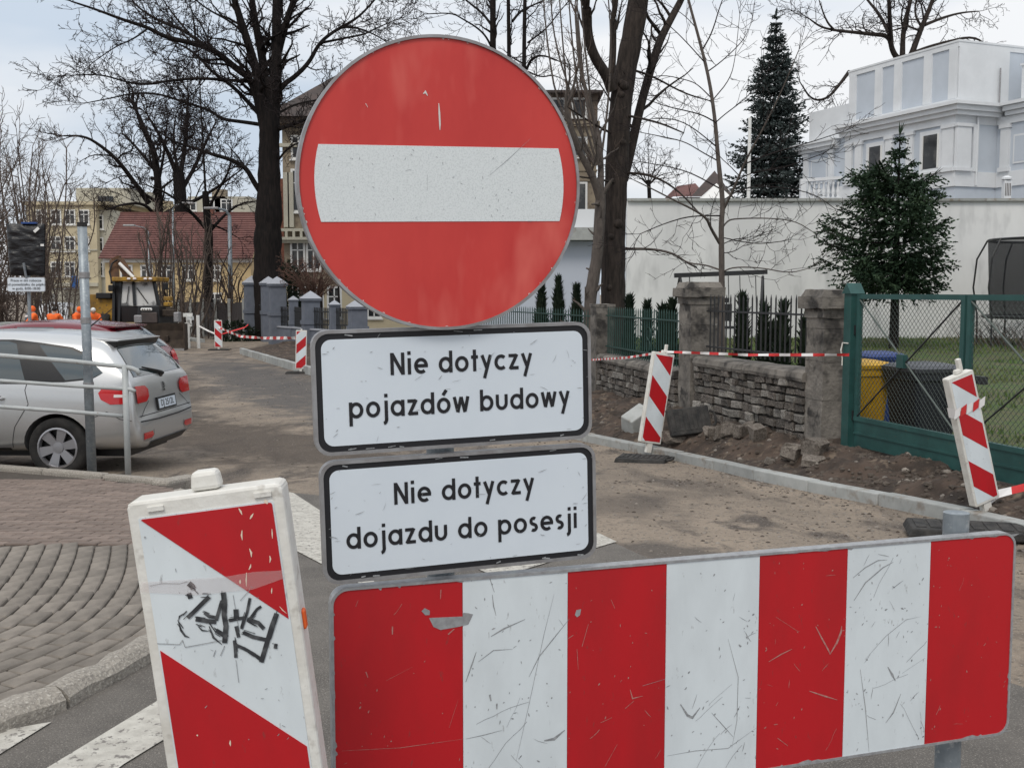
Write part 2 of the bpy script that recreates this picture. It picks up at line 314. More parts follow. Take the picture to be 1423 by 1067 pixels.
def road_material():
    m = bpy.data.materials.new('dirty_milled_road'); m.use_nodes = True
    n = m.node_tree.nodes; l = m.node_tree.links; b = n['Principled BSDF']; b.inputs['Roughness'].default_value = 0.9; b.inputs['Specular IOR Level'].default_value = 0.3
    t = n.new('ShaderNodeTexCoord')
    def nz_(scale, st, rot, a, z, d=6, dist=0.0):
        mpn = n.new('ShaderNodeMapping'); mpn.inputs['Scale'].default_value = st; mpn.inputs['Rotation'].default_value = (0, 0, rot)
        l.new(t.outputs['Object'], mpn.inputs[0]); q = n.new('ShaderNodeTexNoise'); q.inputs['Scale'].default_value = scale; q.inputs['Detail'].default_value = d
        q.inputs['Distortion'].default_value = dist
        q.inputs['Roughness'].default_value = 0.62; l.new(mpn.outputs[0], q.inputs['Vector']); k = n.new('ShaderNodeMapRange')
        k.inputs[1].default_value = a; k.inputs[2].default_value = z; l.new(q.outputs[0], k.inputs[0]); return k.outputs[0], q.outputs[0]
    def mixc(f, a, c):
        q = n.new('ShaderNodeMix'); q.data_type = 'RGBA'; l.new(f, q.inputs[0])
        if isinstance(a, tuple): q.inputs[6].default_value = (*a, 1)
        else: l.new(a, q.inputs[6])
        q.inputs[7].default_value = (*c, 1); return q.outputs[2]
    rot = R(-20)
    c = mixc(nz_(0.9, (1, 1, 1), 0, 0.4, 0.62)[0], (0.272, 0.221, 0.172), (0.195, 0.160, 0.127))
    f, raw = nz_(0.42, (2.2, 0.5, 1), rot, 0.52, 0.66, 8, 0.6); c = mixc(f, c, (0.072, 0.060, 0.052))
    f2, _ = nz_(1.5, (1.6, 0.7, 1), rot, 0.55, 0.66, 8, 0.5); c = mixc(f2, c, (0.085, 0.070, 0.060))
    f3, r3 = nz_(26, (1, 1, 1), 0, 0.56, 0.68, 3); c = mixc(f3, c, (0.10, 0.085, 0.07))
    f4, r4 = nz_(60, (1, 1, 1), 0.5, 0.62, 0.70, 2); c = mixc(f4, c, (0.33, 0.30, 0.26))
    # stretches of darker milled asphalt and damp dirt with soft ragged borders
    _, rr = nz_(1.1, (1, 1, 1), .3, 0, 1, 8, .4); _, rr2 = nz_(5.5, (1, 1, 1), .3, 0, 1, 5)
    def math_(op, p, q_):
        k = n.new('ShaderNodeMath'); k.operation = op
        for i_, s_ in enumerate((p, q_)):
            if isinstance(s_, (int, float)): k.inputs[i_].default_value = s_
            else: l.new(s_, k.inputs[i_])
        return k.outputs[0]
    wob = math_('ADD', math_('MULTIPLY', math_('SUBTRACT', rr, .5), 2.6), math_('MULTIPLY', math_('SUBTRACT', rr2, .5), 1.3))
    for (p, q_, hw, ext, col, st) in ((gp(292, 499), gp(530, 592), 1.5, 1.0, (0.075, 0.072, 0.072), .82), (gp(262, 590), gp(470, 640), 1.25, .8, (0.075, 0.060, 0.049), .85), (gp(885, 757), gp(985, 780), .28, .3, (0.075, 0.066, 0.060), .8), (gp(840, 690), gp(905, 715), .45, .4, (0.10, 0.083, 0.07), .6), (gp(250, 520), gp(236, 600), .6, .6, (0.085, 0.07, 0.058), .7)):
        c0 = (p + q_) / 2; d_ = q_ - p; sb = n.new('ShaderNodeVectorMath'); sb.operation = 'SUBTRACT'; l.new(t.outputs['Object'], sb.inputs[0]); sb.inputs[1].default_value = (c0.x, c0.y, c0.z)
        vr = n.new('ShaderNodeVectorRotate'); vr.rotation_type = 'Z_AXIS'; l.new(sb.outputs[0], vr.inputs['Vector']); vr.inputs['Angle'].default_value = -math.atan2(d_.y, d_.x)
        ms = n.new('ShaderNodeVectorMath'); ms.operation = 'MULTIPLY'; l.new(vr.outputs[0], ms.inputs[0]); ms.inputs[1].default_value = (1 / (math.hypot(d_.x, d_.y) / 2 + ext), 1 / hw, 0)
        ln = n.new('ShaderNodeVectorMath'); ln.operation = 'LENGTH'; l.new(ms.outputs[0], ln.inputs[0])
        k = n.new('ShaderNodeMapRange'); k.inputs[1].default_value = 1.25; k.inputs[2].default_value = .65; k.inputs[3].default_value = 0; k.inputs[4].default_value = st; l.new(math_('ADD', ln.outputs['Value'], wob), k.inputs[0])
        c = mixc(k.outputs[0], c, col)
    c = mixc(nz_(34, (1, 1, 1), .9, .60, .70, 3)[0], c, (0.20, 0.172, 0.145))
    l.new(c, b.inputs['Base Color'])
    u = n.new('ShaderNodeBump'); u.inputs['Strength'].default_value = 0.7; u.inputs['Distance'].default_value = 0.03; l.new(r3, u.inputs['Height'])
    l.new(u.outputs[0], b.inputs['Normal'])
    return m
M_road = road_material()
# ================================================================ GROUND
rng = random.Random(7)
def lerp_x(poly, y):
    for a, b in zip(poly, poly[1:]):
        if a[1] <= y <= b[1]: return a[0] + (b[0] - a[0]) * (y - a[1]) / (b[1] - a[1])
    return poly[0][0] if y < poly[0][1] else poly[-1][0]
ys = [-30, -12, -5, -2, 0, 1, 2] + [2 + 0.25 * i for i in range(1, 45)] + [13.5 + i for i in range(0, 31)] + [44 + 4 * i for i in range(1, 20)] + [130, 160, 200, 260, 400, 900]
ys = sorted(set([round(y, 3) for y in ys] + [5, 13, 44, 120]))
xs = [-600, -200, -90, -50] + [-30 + 1.5 * i for i in range(0, 41)] + [50, 90, 200, 600]
mb = MB(); vs = [V((x, y, g(y))) for y in ys for x in xs]; nx = len(xs)
mb.add(vs, [(j * nx + i, j * nx + i + 1, (j + 1) * nx + i + 1, (j + 1) * nx + i) for j in range(len(ys) - 1) for i in range(nx - 1)])
tag(mb.obj('road', M_road), kind='structure')
# asphalt of the junction in front of the milled street
bline = [gp(*p) for p in ((-420, 700), (120, 690), (300, 684), (400, 685), (520, 700), (640, 716), (740, 730), (831, 747), (905, 779), (985, 800), (1100, 850), (1250, 900), (1423, 960), (1800, 1100))]
jag = []
for a, b in zip(bline, bline[1:]):
    k = max(1, int((b - a).length / 0.12))
    for i in range(k):
        p = a.lerp(b, i / k); nn = noise.noise(p * 2.3) * 0.10 + noise.noise(p * 9) * 0.04
        jag.append(V((p.x, p.y + nn, 0)))
jag.append(bline[-1]); mb = MB(); rows = 40
for q in jag:
    x0 = q.x * 1.0
    for j in range(rows + 1):
        y = q.y + (-6 - q.y) * (j / rows) ** 1.0; mb.v.append(V((x0, y, g(y) + 0.008)))
for i in range(len(jag) - 1):
    for j in range(rows): mb.f.append((i * (rows + 1) + j, i * (rows + 1) + j + 1, (i + 1) * (rows + 1) + j + 1, (i + 1) * (rows + 1) + j)); mb.m.append(0)
tag(mb.obj('asphalt', M_asph), kind='structure')
def ground_poly(pts, dz, step=0.25):     # an outline on the ground cut into a fine grid so that it follows the slope
    P = [V((p.x, p.y)) for p in pts]; E = []
    for a, b in zip(P, P[1:] + P[:1]):
        k = max(1, int((b - a).length / step))
        for i in range(k): E.append(a.lerp(b, i / k))
    n0 = len(E); ins = []
    x0, x1 = min(p.x for p in E), max(p.x for p in E); y0, y1 = min(p.y for p in E), max(p.y for p in E)
    y = y0
    while y < y1:
        x = x0
        while x < x1: ins.append(V((x, y))); x += step
        y += step
    r = delaunay_2d_cdt(E + ins, [(i, (i + 1) % n0) for i in range(n0)], [], 1, 1e-5)
    m = MB(); m.add([V((p.x, p.y, g(p.y) + dz)) for p in r[0]], [tuple(f) for f in r[2]]); return m
crossing = thing('zebra_crossing', 'worn white zebra crossing stripes painted on the grey asphalt', 'crossing', (0, 4, 0))
for px in (((74, 1067), (213, 982), (300, 925), (300, 988), (172, 1067), (90, 1130), (-60, 1150)), ((0, 1021), (72, 1009), (0, 1053), (-150, 1110), (-260, 1120)),
           ((393, 684), (408, 687), (480, 735), (530, 830), (410, 767)), ((831, 743), (857, 755), (690, 806), (640, 782))):
    ground_poly([gp(*p) for p in px], 0.014).obj('painted_stripe', M_paint, crossing)
# kerb of new concrete stones on the right
kpx = [(1600, 800), (1423, 747), (1311, 722), (1184, 695), (1080, 675), (993, 653), (935, 638), (820, 617), (430, 523), (330, 491)]
kb = [gp(*p) for p in kpx]; kb = [(p.x, p.y) for p in kb]
kerb = thing('kerb', None, None, (2, 10, g(10))); kerb['kind'] = 'structure'
def along(poly, step):
    o = []; d = 0; nxt = 0
    for a, b in zip(poly, poly[1:]):
        a = V(a); b = V(b); l = (b - a).length
        while nxt <= d + l: o.append(a.lerp(b, (nxt - d) / l)); nxt += step
        d += l
    return o
def smooth2(poly, n=3):
    P = [V(p) for p in poly]
    for _ in range(n):
        q = [P[0]]
        for a, b in zip(P, P[1:]): q += [a.lerp(b, 0.25), a.lerp(b, 0.75)]
        q.append(P[-1]); P = q
    return P
def kerbstone(parent, a, b, wd, top, depth, m, side=1, name='kerb_stone', gap=0.006, bv=0.012):
    a = V((a[0], a[1])); b = V((b[0], b[1])); d = (b - a).normalized(); nn = V((d.y, -d.x)) * side; a = a + d * gap; b = b - d * gap
    q = MB(); jz = rng.uniform(-0.006, 0.006)
    vs = [V((p.x, p.y, g(p.y) + z)) for z in (-depth, top + jz) for p in (a, b, b + nn * wd, a + nn * wd)]
    q.add(vs, [(3, 2, 1, 0), (4, 5, 6, 7), (0, 1, 5, 4), (1, 2, 6, 5), (2, 3, 7, 6), (3, 0, 4, 7)])
    return bevel(q.obj(name, m, parent), bv, 2)
kl = along(smooth2(kb, 2), 1.0)
for a, b in zip(kl, kl[1:]): kerbstone(kerb, a, b, 0.15, 0.11 + .11 * min(1, max(0, (a.y - 20) / 8)), 0.15, M_conc, 1)
kbs = [(p.x, p.y) for p in smooth2(kb, 2)]
far = [gp(*p) for p in ((285, 476), (262, 473), (235, 482), (215, 486))]
for a, b in zip(far, far[1:]): kerbstone(kerb, a, b, 0.2, 0.16, 0.1, M_conc, -1)
WALL = [(5.6, 4), (4.9, 7), (4.27, 9), (3.62, 11.4), (3.42, 11.9), (2.6, 15), (1.61, 19.5), (0.5, 24), (-2.2, 31), (-5.6, 39.5), (-8.5, 46), (-11.3, 52), (-18, 64)]
def verge_z(x, y):
    kx, wx = lerp_x(kbs, y), lerp_x(WALL, y); t = max(0, min(1, (x - kx - .17) / max(0.3, wx - kx - .17)))
    p = V((x, y, 0)); b = noise.fractal(p * 1.7, 1.0, 2.1, 5) * 0.12 + noise.fractal(p * 6.5 + V((3, 1, 0)), 0.9, 2.0, 4) * 0.03
    zk = g(y) + .10; zw = max(g(y) + .16, -.03 - max(0, y - 16) * .05); zw = min(zw, zk + .40)
    return zk + (zw - zk) * t ** .75 + b * min(1, t * 5) + 0.05 * math.sin(math.pi * t)
def vp(px, py):
    y = 4.0
    while y < 60:
        p = at(px, py, y)
        if p.z <= verge_z(p.x, y): return V((p.x, y, verge_z(p.x, y)))
        y += .03
    return p
yv = [4.5 + 0.055 * i for i in range(0, 280)] + [20 + 0.35 * i for i in range(0, 120)]; mb = MB(); nc = 48
for y in yv:
    x0, x1 = lerp_x(kbs, y) + 0.08, lerp_x(WALL, y) + 0.6
    for i in range(nc + 1):
        x = x0 + (x1 - x0) * i / nc; mb.v.append(V((x, y, verge_z(x, y))))
for j in range(len(yv) - 1):
    for i in range(nc): k = j * (nc + 1) + i; mb.f.append((k, k + 1, k + nc + 2, k + nc + 1)); mb.m.append(0)
tag(mb.obj('dirt_verge', M_dirt, smooth=True), kind='structure')
# loose soil, clods and pebbles
def rock(mb_, c, r, rg, flat=0.7):
    n = 6; vs = [V(c) + V((0, 0, r * flat * rg.uniform(.7, 1.1)))]
    for zz, rr in ((0.35, 0.85), (-0.35, 1.0)):
        for j in range(n):
            a = 2 * math.pi * (j + rg.random() * .5) / n; q = r * rr * rg.uniform(0.7, 1.15); vs.append(V(c) + V((q * math.cos(a), q * math.sin(a), zz * r * flat)))
    fs = [(0, 1 + j, 1 + (j + 1) % n) for j in range(n)] + [(1 + j, 7 + j, 7 + (j + 1) % n, 1 + (j + 1) % n) for j in range(n)]
    mb_.add(vs, fs)
mb = MB(); mb2 = MB()
for i in range(3000):
    y = 5 + 20 * rng.random() ** 1.5; x0, x1 = lerp_x(kbs, y) + 0.15, lerp_x(WALL, y); x = rng.uniform(x0, x1)
    rock(mb if rng.random() < .93 else mb2, (x, y, verge_z(x, y)), rng.choice((.012, .016, .02, .028, .04)), rng)
for i in range(5200):
    y = 6.3 + 22 * rng.random() ** 1.8; x = lerp_x(kbs, y) - abs(rng.gauss(0, 2.2)) - 0.02
    if rng.random() < .25: x = lerp_x(kbs, y) - abs(rng.gauss(0, .25)) - 0.02
    rock(mb if rng.random() < .5 else mb2, (x, y, g(y)), rng.choice((.006, .008, .008, .012, .02)), rng, .6)
tag(mb.obj('soil_clods', M_clod), kind='stuff'); tag(mb2.obj('gravel', mat('pale_gravel', (0.26, 0.23, 0.20), (0.13, 0.115, 0.10), 9, r=1.0)), kind='stuff')
# lawn of the garden behind the wall
def lawn_z(x, y): return -0.22 + min(1, max(0, (y - 9) / 19)) * 0.52 + noise.noise(V((x * .35, y * .35, 0))) * 0.06 + noise.noise(V((x * 2, y * 2, 0))) * 0.02
yl = [4.5 + 0.5 * i for i in range(0, 54)]; mb = MB(); nc = 50
for y in yl:
    x0 = lerp_x(WALL, y) + 0.12
    for i in range(nc + 1):
        x = x0 + (24 - x0) * (i / nc) ** 1.3; mb.v.append(V((x, y, lawn_z(x, y) + 0.05)))
for j in range(len(yl) - 1):
    for i in range(nc): k = j * (nc + 1) + i; mb.f.append((k, k + 1, k + nc + 2, k + nc + 1)); mb.m.append(0)
tag(mb.obj('lawn', M_lawn, smooth=True), kind='structure')
mb = MB()
for i in range(30000):
    y = rng.uniform(9.5, 30); x = lerp_x(WALL, y) + 0.5 + (rng.random() ** 1.0) * 13
    if noise.noise(V((x * .5, y * .5, 4))) < -0.12 - (y - 20) * .02: continue
    z = lawn_z(x, y) + 0.04; a = rng.random() * 6.28; h = rng.uniform(.04, .12); q = V((math.cos(a), math.sin(a), 0)) * .016
    b = V((x, y, z)); mb.add([b - q, b + q, b + V((rng.uniform(-.04, .04), rng.uniform(-.04, .04), h))], [(0, 1, 2)])
tag(mb.obj('grass', M_blade), kind='stuff')

# ---------------------------------------------------------------- left pavement of pavers with granite kerb
PH = 0.075
KC = [V(p) for p in ((-3.6, 1.2), (-2.6, 2.6), (-1.86, 3.70), (-1.53, 4.40), (-1.45, 5.0), (-1.62, 5.9), (-2.02, 7.1), (-2.45, 8.2), (-2.80, 9.2), (-3.05, 10.0), (-3.12, 10.5))]
KS = smooth2(KC, 3)
def inward(p_list, d):
    o = []
    for i, p in enumerate(p_list):
        t = (p_list[min(i + 1, len(p_list) - 1)] - p_list[max(i - 1, 0)]).normalized(); o.append(p + V((-t.y, t.x)) * d)
    return o
BACK0, BACK1 = gp(232, 673, PH), gp(-160, 640, PH)      # the edging stone below the handrail
pavement = thing('pavement', None, None, (-3, 5, PH)); pavement['kind'] = 'structure'
mb = MB(); base = [V((p.x, p.y)) for p in inward(KS, 0.05)] + [V((BACK0.x, BACK0.y)), V((BACK1.x, BACK1.y)), V((-9, 9)), V((-9, 1.2))]
def flat_poly(pts, z):
    n0 = len(pts); r = delaunay_2d_cdt(pts, [(i, (i + 1) % n0) for i in range(n0)], [], 1, 1e-5)
    m = MB(); E = []
    m.add([V((p.x, p.y, g(p.y) + z)) for p in r[0]], [tuple(f) for f in r[2]]); return m
gm = ground_poly([V((p.x, p.y, 0)) for p in base], PH - 0.012, 0.3); gm.obj('bedding', M_joint, pavement)
def paver_mesh(name, m, wd, ln):
    q = MB(); q.box((0, 0, -0.02), (ln - 0.007, wd - 0.007, 0.04)); me = q.mesh(name, m); o = bpy.data.objects.new('tmp', me)
    bevel(o, 0.006, 1); bpy.data.objects.remove(o); return me
pm_g = paver_mesh('paver', M_paver, 0.1, 0.2); pm_r = paver_mesh('red_paver', M_redpaver, 0.1, 0.2)
RED_Y = 6.95
def in_view(x, y, m=40):
    d = V((x, y, g(y) + PH)) - CAM; f = d.dot(_F)
    if f < .3: return False
    px = CX + FPX * d.x / f; py = CY - FPX * d.dot(_U) / f
    return -m < px < 1423 + m and -m < py < 1067 + m
nslope = lambda y: -math.atan((g(y + .1) - g(y - .1)) / .2)
def inside_kerb(x, y):
    lx = None
    for a, b in zip(KS, KS[1:]):
        if a.y <= y <= b.y: lx = a.x + (b.x - a.x) * (y - a.y) / (b.y - a.y)
    return lx is not None and x < lx - 0.05
cand = []
for r_ in range(0, 26):                   # courses that follow the bend of the kerb
    cv = inward(KS, 0.11 + 0.05 + 0.1 * r_); cv = [p for p in cv]
    pts = along(cv, 0.1)
    for i in range(1 + (r_ % 2), len(pts) - 1, 2):
        p = pts[i]; t = pts[i + 1] - pts[i - 1]
        if 0.15 < t.length < 0.26 and p.y < RED_Y - .1 and p.y > 1.5 and inside_kerb(p.x, p.y): cand.append((p, math.atan2(t.y, t.x)))
bk = lambda x: BACK0.y + (BACK1.y - BACK0.y) * (x - BACK0.x) / (BACK1.x - BACK0.x)
redc = []; y = RED_Y; row = 0
while y < 12:
    x = -6.2 + (0.1 if row % 2 else 0)
    while x < 0:
        if y < bk(x) - .1 and inside_kerb(x, y) and inside_kerb(x + .1, y): redc.append((V((x, y)), 0.0))
        x += 0.2
    y += 0.1; row += 1
def lay(cands, me, parent, z=0.0):
    vis = sorted([c for c in cands if in_view(c[0].x, c[0].y)], key=lambda c: c[0].y); rest = [c for c in cands if not in_view(c[0].x, c[0].y)]
    for p, a in vis[:295]:
        link(me.name.split('.')[0], me, parent, loc=V((p.x, p.y, g(p.y) + PH + z + rng.uniform(-.003, .003))) - V(parent.location), rot=(0 + nslope(p.y) * -1, rng.uniform(-.012, .012), a + rng.uniform(-.012, .012)))
    q = MB()
    for p, a in vis[295:] + rest: q.box((p.x, p.y, g(p.y) + PH + z - .02), (0.193, 0.093, 0.04), rz=a)
    if q.v: tag(q.obj('outlying_' + me.name.split('.')[0] + 's', me.materials[0], parent), kind='stuff')
lay(cand, pm_g, pavement)
redp = thing('red_pavement', None, None, (-4, 8, g(8) + PH)); redp['kind'] = 'structure'
lay(redc, pm_r, redp)
gk = thing('granite_kerb', None, None, (-2, 4, 0)); gk['kind'] = 'structure'
pts = along(KS, 0.85)
def rough_kerb(a, b, parent):
    a = V((a.x, a.y)); b = V((b.x, b.y)); d = (b - a).normalized(); nn = V((-d.y, d.x)); L_ = (b - a).length; q = MB(); n = 12; prof = [(-.01, -.1), (-.005, .05), (.02, PH + .0), (.05, PH + .012), (.085, PH + .010), (.115, PH + .003), (.12, -.1)]
    sd_ = rng.random() * 50
    for i in range(n + 1):
        s_ = 0.008 + (L_ - 0.016) * i / n; rd = 0.02 if i in (0, n) else 0
        for u_, z in prof:
            p = a + d * s_ + nn * u_; nzv = noise.noise(V((s_ * 7 + sd_, u_ * 14, z * 12))) * 0.012
            q.v.append(V((p.x + nn.x * nzv, p.y + nn.y * nzv, g(p.y) + z + nzv - (rd if z > .1 else 0))))
    k = len(prof)
    for i in range(n):
        for j in range(k - 1): q.f.append((i * k + j, (i + 1) * k + j, (i + 1) * k + j + 1, i * k + j + 1)); q.m.append(0)
    q.f.append(tuple(range(k))); q.f.append(tuple(n * k + j for j in range(k - 1, -1, -1))); q.m += [0, 0]
    q.obj('kerb_stone', M_granite, parent, smooth=False)
for a, b in zip(pts, pts[1:]): rough_kerb(a, b, gk)
ek = thing('edging_kerb', None, None, (-4, 9, g(9))); ek['kind'] = 'structure'
A = V((BACK1.x, BACK1.y)); B = V((BACK0.x, BACK0.y)); ke = [A.lerp(B, i / 5) for i in range(6)]
for a, b in zip(ke, ke[1:]): kerbstone(ek, a, b, 0.13, PH + 0.045, 0.1, M_granite, -1, bv=0.03)
kerbstone(ek, B + V((.02, -.02)), V((KS[-1].x + .05, KS[-1].y + .1)), 0.2, PH + .03, .1, M_granite, -1, bv=.03)

# ================================================================ ROAD SIGN ASSEMBLY
TH = R(17.8); U0 = V((math.cos(TH), math.sin(TH), 0)); N0 = V((math.sin(TH), -math.cos(TH), 0)); Z = V((0, 0, 1))
O0 = at(643, 803, 2.26)
FB = (O0, U0, Z, -N0)                    # board frame: depth grows away from the camera
def loc2(px, py, F):
    p = hit(px, py, F[0], F[3]) - F[0]; return (p.dot(F[1]), p.dot(F[2]))
SW = 0.24; BL, BR, BH = -1.174 * SW, 6.08 * SW, 0.53
bo = V((O0.x + U0.x * .6, O0.y + U0.y * .6, 0))
post_r = (hit(1328, 740, O0 - N0 * .066, N0) - O0).dot(U0); ZPT = hit(1327, 712, O0 - N0 * .066, N0).z
barrier = thing('barrier_board', 'long red and white striped barrier board with scratched paint under the signs', 'barrier', bo)
ctr = ((BL + BR) / 2, -BH / 2)
outer = rrect(BR - BL, BH, 0.036, 6, *ctr); inner = rrect(BR - BL - 0.012, BH - 0.012, 0.031, 6, *ctr)
mb = MB(); mb.prism(outer, FB, 0.004, 0.03); mb.ring(outer, inner, FB, -0.001, 0.004); mb.obj('backing_plate', M_alu2, barrier)
def clip(poly, a, b, c):                 # keep a*x+b*y<=c
    o = []
    for i, p in enumerate(poly):
        q = poly[(i + 1) % len(poly)]; dp = a * p[0] + b * p[1] - c; dq = a * q[0] + b * q[1] - c
        if dp <= 0: o.append(p)
        if dp * dq < 0: t = dp / (dp - dq); o.append((p[0] + (q[0] - p[0]) * t, p[1] + (q[1] - p[1]) * t))
    return o
edges = [BL - 1] + [i * SW for i in range(0, 6)] + [BR + 1]
for i, (a, b) in enumerate(zip(edges, edges[1:])):
    pl = clip(clip(inner, -1, 0, -a - 0.0004), 1, 0, b - 0.0004); q = MB(); q.prism(pl, FB, 0.0012, 0.0038)
    q.obj('white_stripe' if i % 2 else 'red_stripe', M_white if i % 2 else M_red, barrier)
def is_white(x): return int(math.floor(x / SW)) % 2 == 0 and 0 <= x < 6 * SW
mbw, mbr, mbg = MB(), MB(), MB()
def mark(pts, wd, F=FB, d=0.0006, taper=True): (mbw if is_white(pts[len(pts) // 2][0]) else mbr).ribbon(pts, wd, F, d, taper=taper)
rg = random.Random(3)
CL = [(rg.uniform(BL, BR), -rg.uniform(.05, BH - .03), rg.uniform(.02, .10)) for _ in range(26)]
for i in range(520):
    x = rg.uniform(BL + .02, BR - .03); y = -rg.uniform(.015, BH - .02)
    if i % 3: c_ = CL[rg.randrange(len(CL))]; x = rg.gauss(c_[0], c_[2]); y = rg.gauss(c_[1], c_[2])
    wh = is_white(x); k = rg.random()
    if not wh and rg.random() < .5: continue
    a = rg.choice((rg.gauss(.9, .4), rg.uniform(0, 3.14)))
    if k < .07: ln, wd, n = rg.uniform(.05, .16), rg.uniform(.0005, .0010), 7
    elif k < .26: ln, wd, n = rg.uniform(.012, .05), rg.uniform(.0008, .0018), 4
    else: ln, wd, n = rg.uniform(.003, .014), rg.uniform(.0015, .0045), 3
    if not wh: wd *= .8; ln *= .8
    cv = rg.gauss(0, 2.2) if k > .07 else rg.gauss(0, 1); pts = []; px_, py_ = x, y; aa = a
    for j in range(n): pts.append((px_, py_)); px_ += math.cos(aa) * ln / n; py_ += math.sin(aa) * ln / n; aa += cv * ln / n + rg.gauss(0, .12)
    if all(BL + .012 < p[0] < BR - .012 and -BH + .012 < p[1] < -.012 and is_white(p[0]) == wh for p in pts): mark(pts, wd, taper=k > .12)
def pxs(lst, sc, ox, oy, F=FB): return [loc2(ox + x * sc, oy + y * sc, F) for x, y in lst]
c6 = lambda *l: pxs(l, .3535, 920, 700); c5 = lambda *l: pxs(l, .3514, 440, 740)
for pts, wd in ((c6((605, 482), (630, 530), (655, 575), (662, 592)), .004), (c6((660, 592), (688, 545), (704, 505), (707, 480)), .006), (c6((420, 620), (470, 590), (512, 570)), .003),
                (c6((755, 380), (800, 310), (870, 250), (910, 228)), .003), (c6((752, 290), (800, 250), (850, 222), (885, 220)), .0025), (c6((888, 640), (905, 670), (918, 695)), .006),
                (c6((800, 610), (880, 520), (960, 455), (1020, 442)), .0012), (c6((75, 790), (100, 830), (120, 840), (150, 800)), .006), (c6((195, 820), (240, 870), (280, 915)), .002),
                (c6((260, 530), (300, 680), (295, 850), (275, 960)), .0016), (c6((780, 650), (800, 800), (815, 980)), .0022), (c6((20, 990), (130, 970), (260, 960), (370, 880)), .0014),
                (c6((580, 735), (640, 755), (690, 770)), .004), (c6((455, 920), (495, 950)), .004), (c6((880, 860), (910, 820), (940, 745)), .0035), (c6((945, 665), (1035, 605)), .0016),
                (c5((685, 180), (703, 235)), .0045), (c5((695, 245), (700, 290), (710, 328)), .0025), (c5((690, 410), (740, 380), (825, 342)), .0035), (c5((900, 822), (940, 815), (982, 780)), .007),
                (c5((840, 570), (880, 490), (940, 415), (1000, 340)), .0022), (c5((640, 510), (700, 465), (775, 460)), .002), (c5((590, 590), (615, 520), (632, 470)), .0032), (c5((790, 900), (840, 680), (900, 400), (940, 240)), .0010),
                (c5((590, 815), (660, 800), (735, 780)), .0018), (c5((685, 640), (690, 665)), .012), (c5((713, 675), (713, 697)), .010), (c5((1050, 450), (1075, 362)), .0035), (c5((1030, 460), (1035, 540)), .003),
                (c5((1240, 620), (1250, 655), (1290, 645)), .003), (c5((1220, 695), (1255, 665)), .004), (c5((1290, 605), (1380, 578)), .0022), (c5((1165, 265), (1180, 300)), .0022), (c5((155, 292), (165, 265)), .0025), (c5((492, 225), (490, 262)), .006),
                (c5((300, 370), (300, 402)), .009), (c5((520, 402), (545, 380)), .008), (c5((195, 550), (203, 572)), .006), (c5((100, 862), (330, 850), (580, 815)), .0011), (c5((525, 770), (560, 660)), .0014), (c5((275, 585), (380, 530)), .0012), (c5((1140, 925), (1190, 835)), .0022)):
    mark(pts, wd)
for pl in (c5((445, 337), (578, 331), (580, 316), (600, 318), (619, 322), (600, 362), (560, 372), (490, 384), (462, 372)), c5((415, 310), (428, 298), (448, 308), (447, 325), (430, 326)), c5((1022, 325), (1028, 306), (1046, 302), (1042, 325), (1030, 334))):
    mbg.prism(pl, FB, 0.0004, 0.0011)
x = BL + .03
while x < BR - .03:                       # chipped top and bottom edges
    for yy, sgn in ((-.006, -1), (-BH + .006, 1)):
        if noise.noise(V((x * 4, yy, 2))) > .05 and rg.random() < .75:
            l_ = rg.uniform(.004, .05); h_ = rg.uniform(.0015, .006)
            mbg.prism([(x, yy), (x + l_ * .3, yy + sgn * h_ * .6), (x + l_ * .7, yy + sgn * h_), (x + l_, yy)], FB, 0.0005, 0.0011)
    x += rg.uniform(.02, .06)
y = -.05
while y > -BH + .06:
    for xx, sgn in ((BL + .006, 1), (BR - .006, -1)):
        if noise.noise(V((xx, y * 9, 6))) > .02 and rg.random() < .7:
            l_ = rg.uniform(.006, .03); h_ = rg.uniform(.001, .005)
            mbg.prism([(xx, y), (xx + sgn * h_ * .7, y - l_ * .3), (xx + sgn * h_, y - l_ * .7), (xx, y - l_)], FB, 0.0005, 0.0011)
    y -= rg.uniform(.02, .05)
tag(mbw.obj('scratches', M_scrw, barrier), kind='stuff'); tag(mbr.obj('scratches', M_scrr, barrier), kind='stuff'); tag(mbg.obj('bare_metal_chips', M_alu2, barrier), kind='stuff')
mb = MB(); top = O0 + U0 * post_r
mb.tube([V((top.x, top.y, 0)) - N0 * .066, V((top.x, top.y, ZPT)) - N0 * .066], 0.032, 20); mb.obj('support_post', M_galv, barrier, smooth=False)
mb = MB()
for dz in (-.12, -.4): mb = MB(); mb.box(top + V((0, 0, dz)) - N0 * .05, (.11, .05, .04), mat=Matrix((U0, -N0, Z)).transposed()); mb.obj('clamp', M_alu, barrier)
# post of the three plates
sp = O0 + U0 * -.03
post = thing('sign_post', 'galvanised tube post standing behind the round sign and the two white plates', 'post', (sp.x - N0.x * .08, sp.y - N0.y * .08, 0))
mb = MB(); q0 = V((sp.x, sp.y, 0)) - N0 * .072; mb.tube([q0, q0 + Z * 2.1], 0.03, 20); mb.obj('tube', M_galv, post)
mb = MB(); mb.box(q0 + Z * .03, (.5, .9, .06), mat=Matrix((U0, -N0, Z)).transposed()); bevel(mb.obj('foot_plate', M_rubber, post), .01)
ROLL = R(1.3); U1 = U0 * math.cos(ROLL) + Z * math.sin(ROLL); V1 = Z * math.cos(ROLL) - U0 * math.sin(ROLL)
def frame_at(px, py, off=0.0):
    o = hit(px, py, O0 + N0 * off, N0); return (o, U1, V1, -N0)
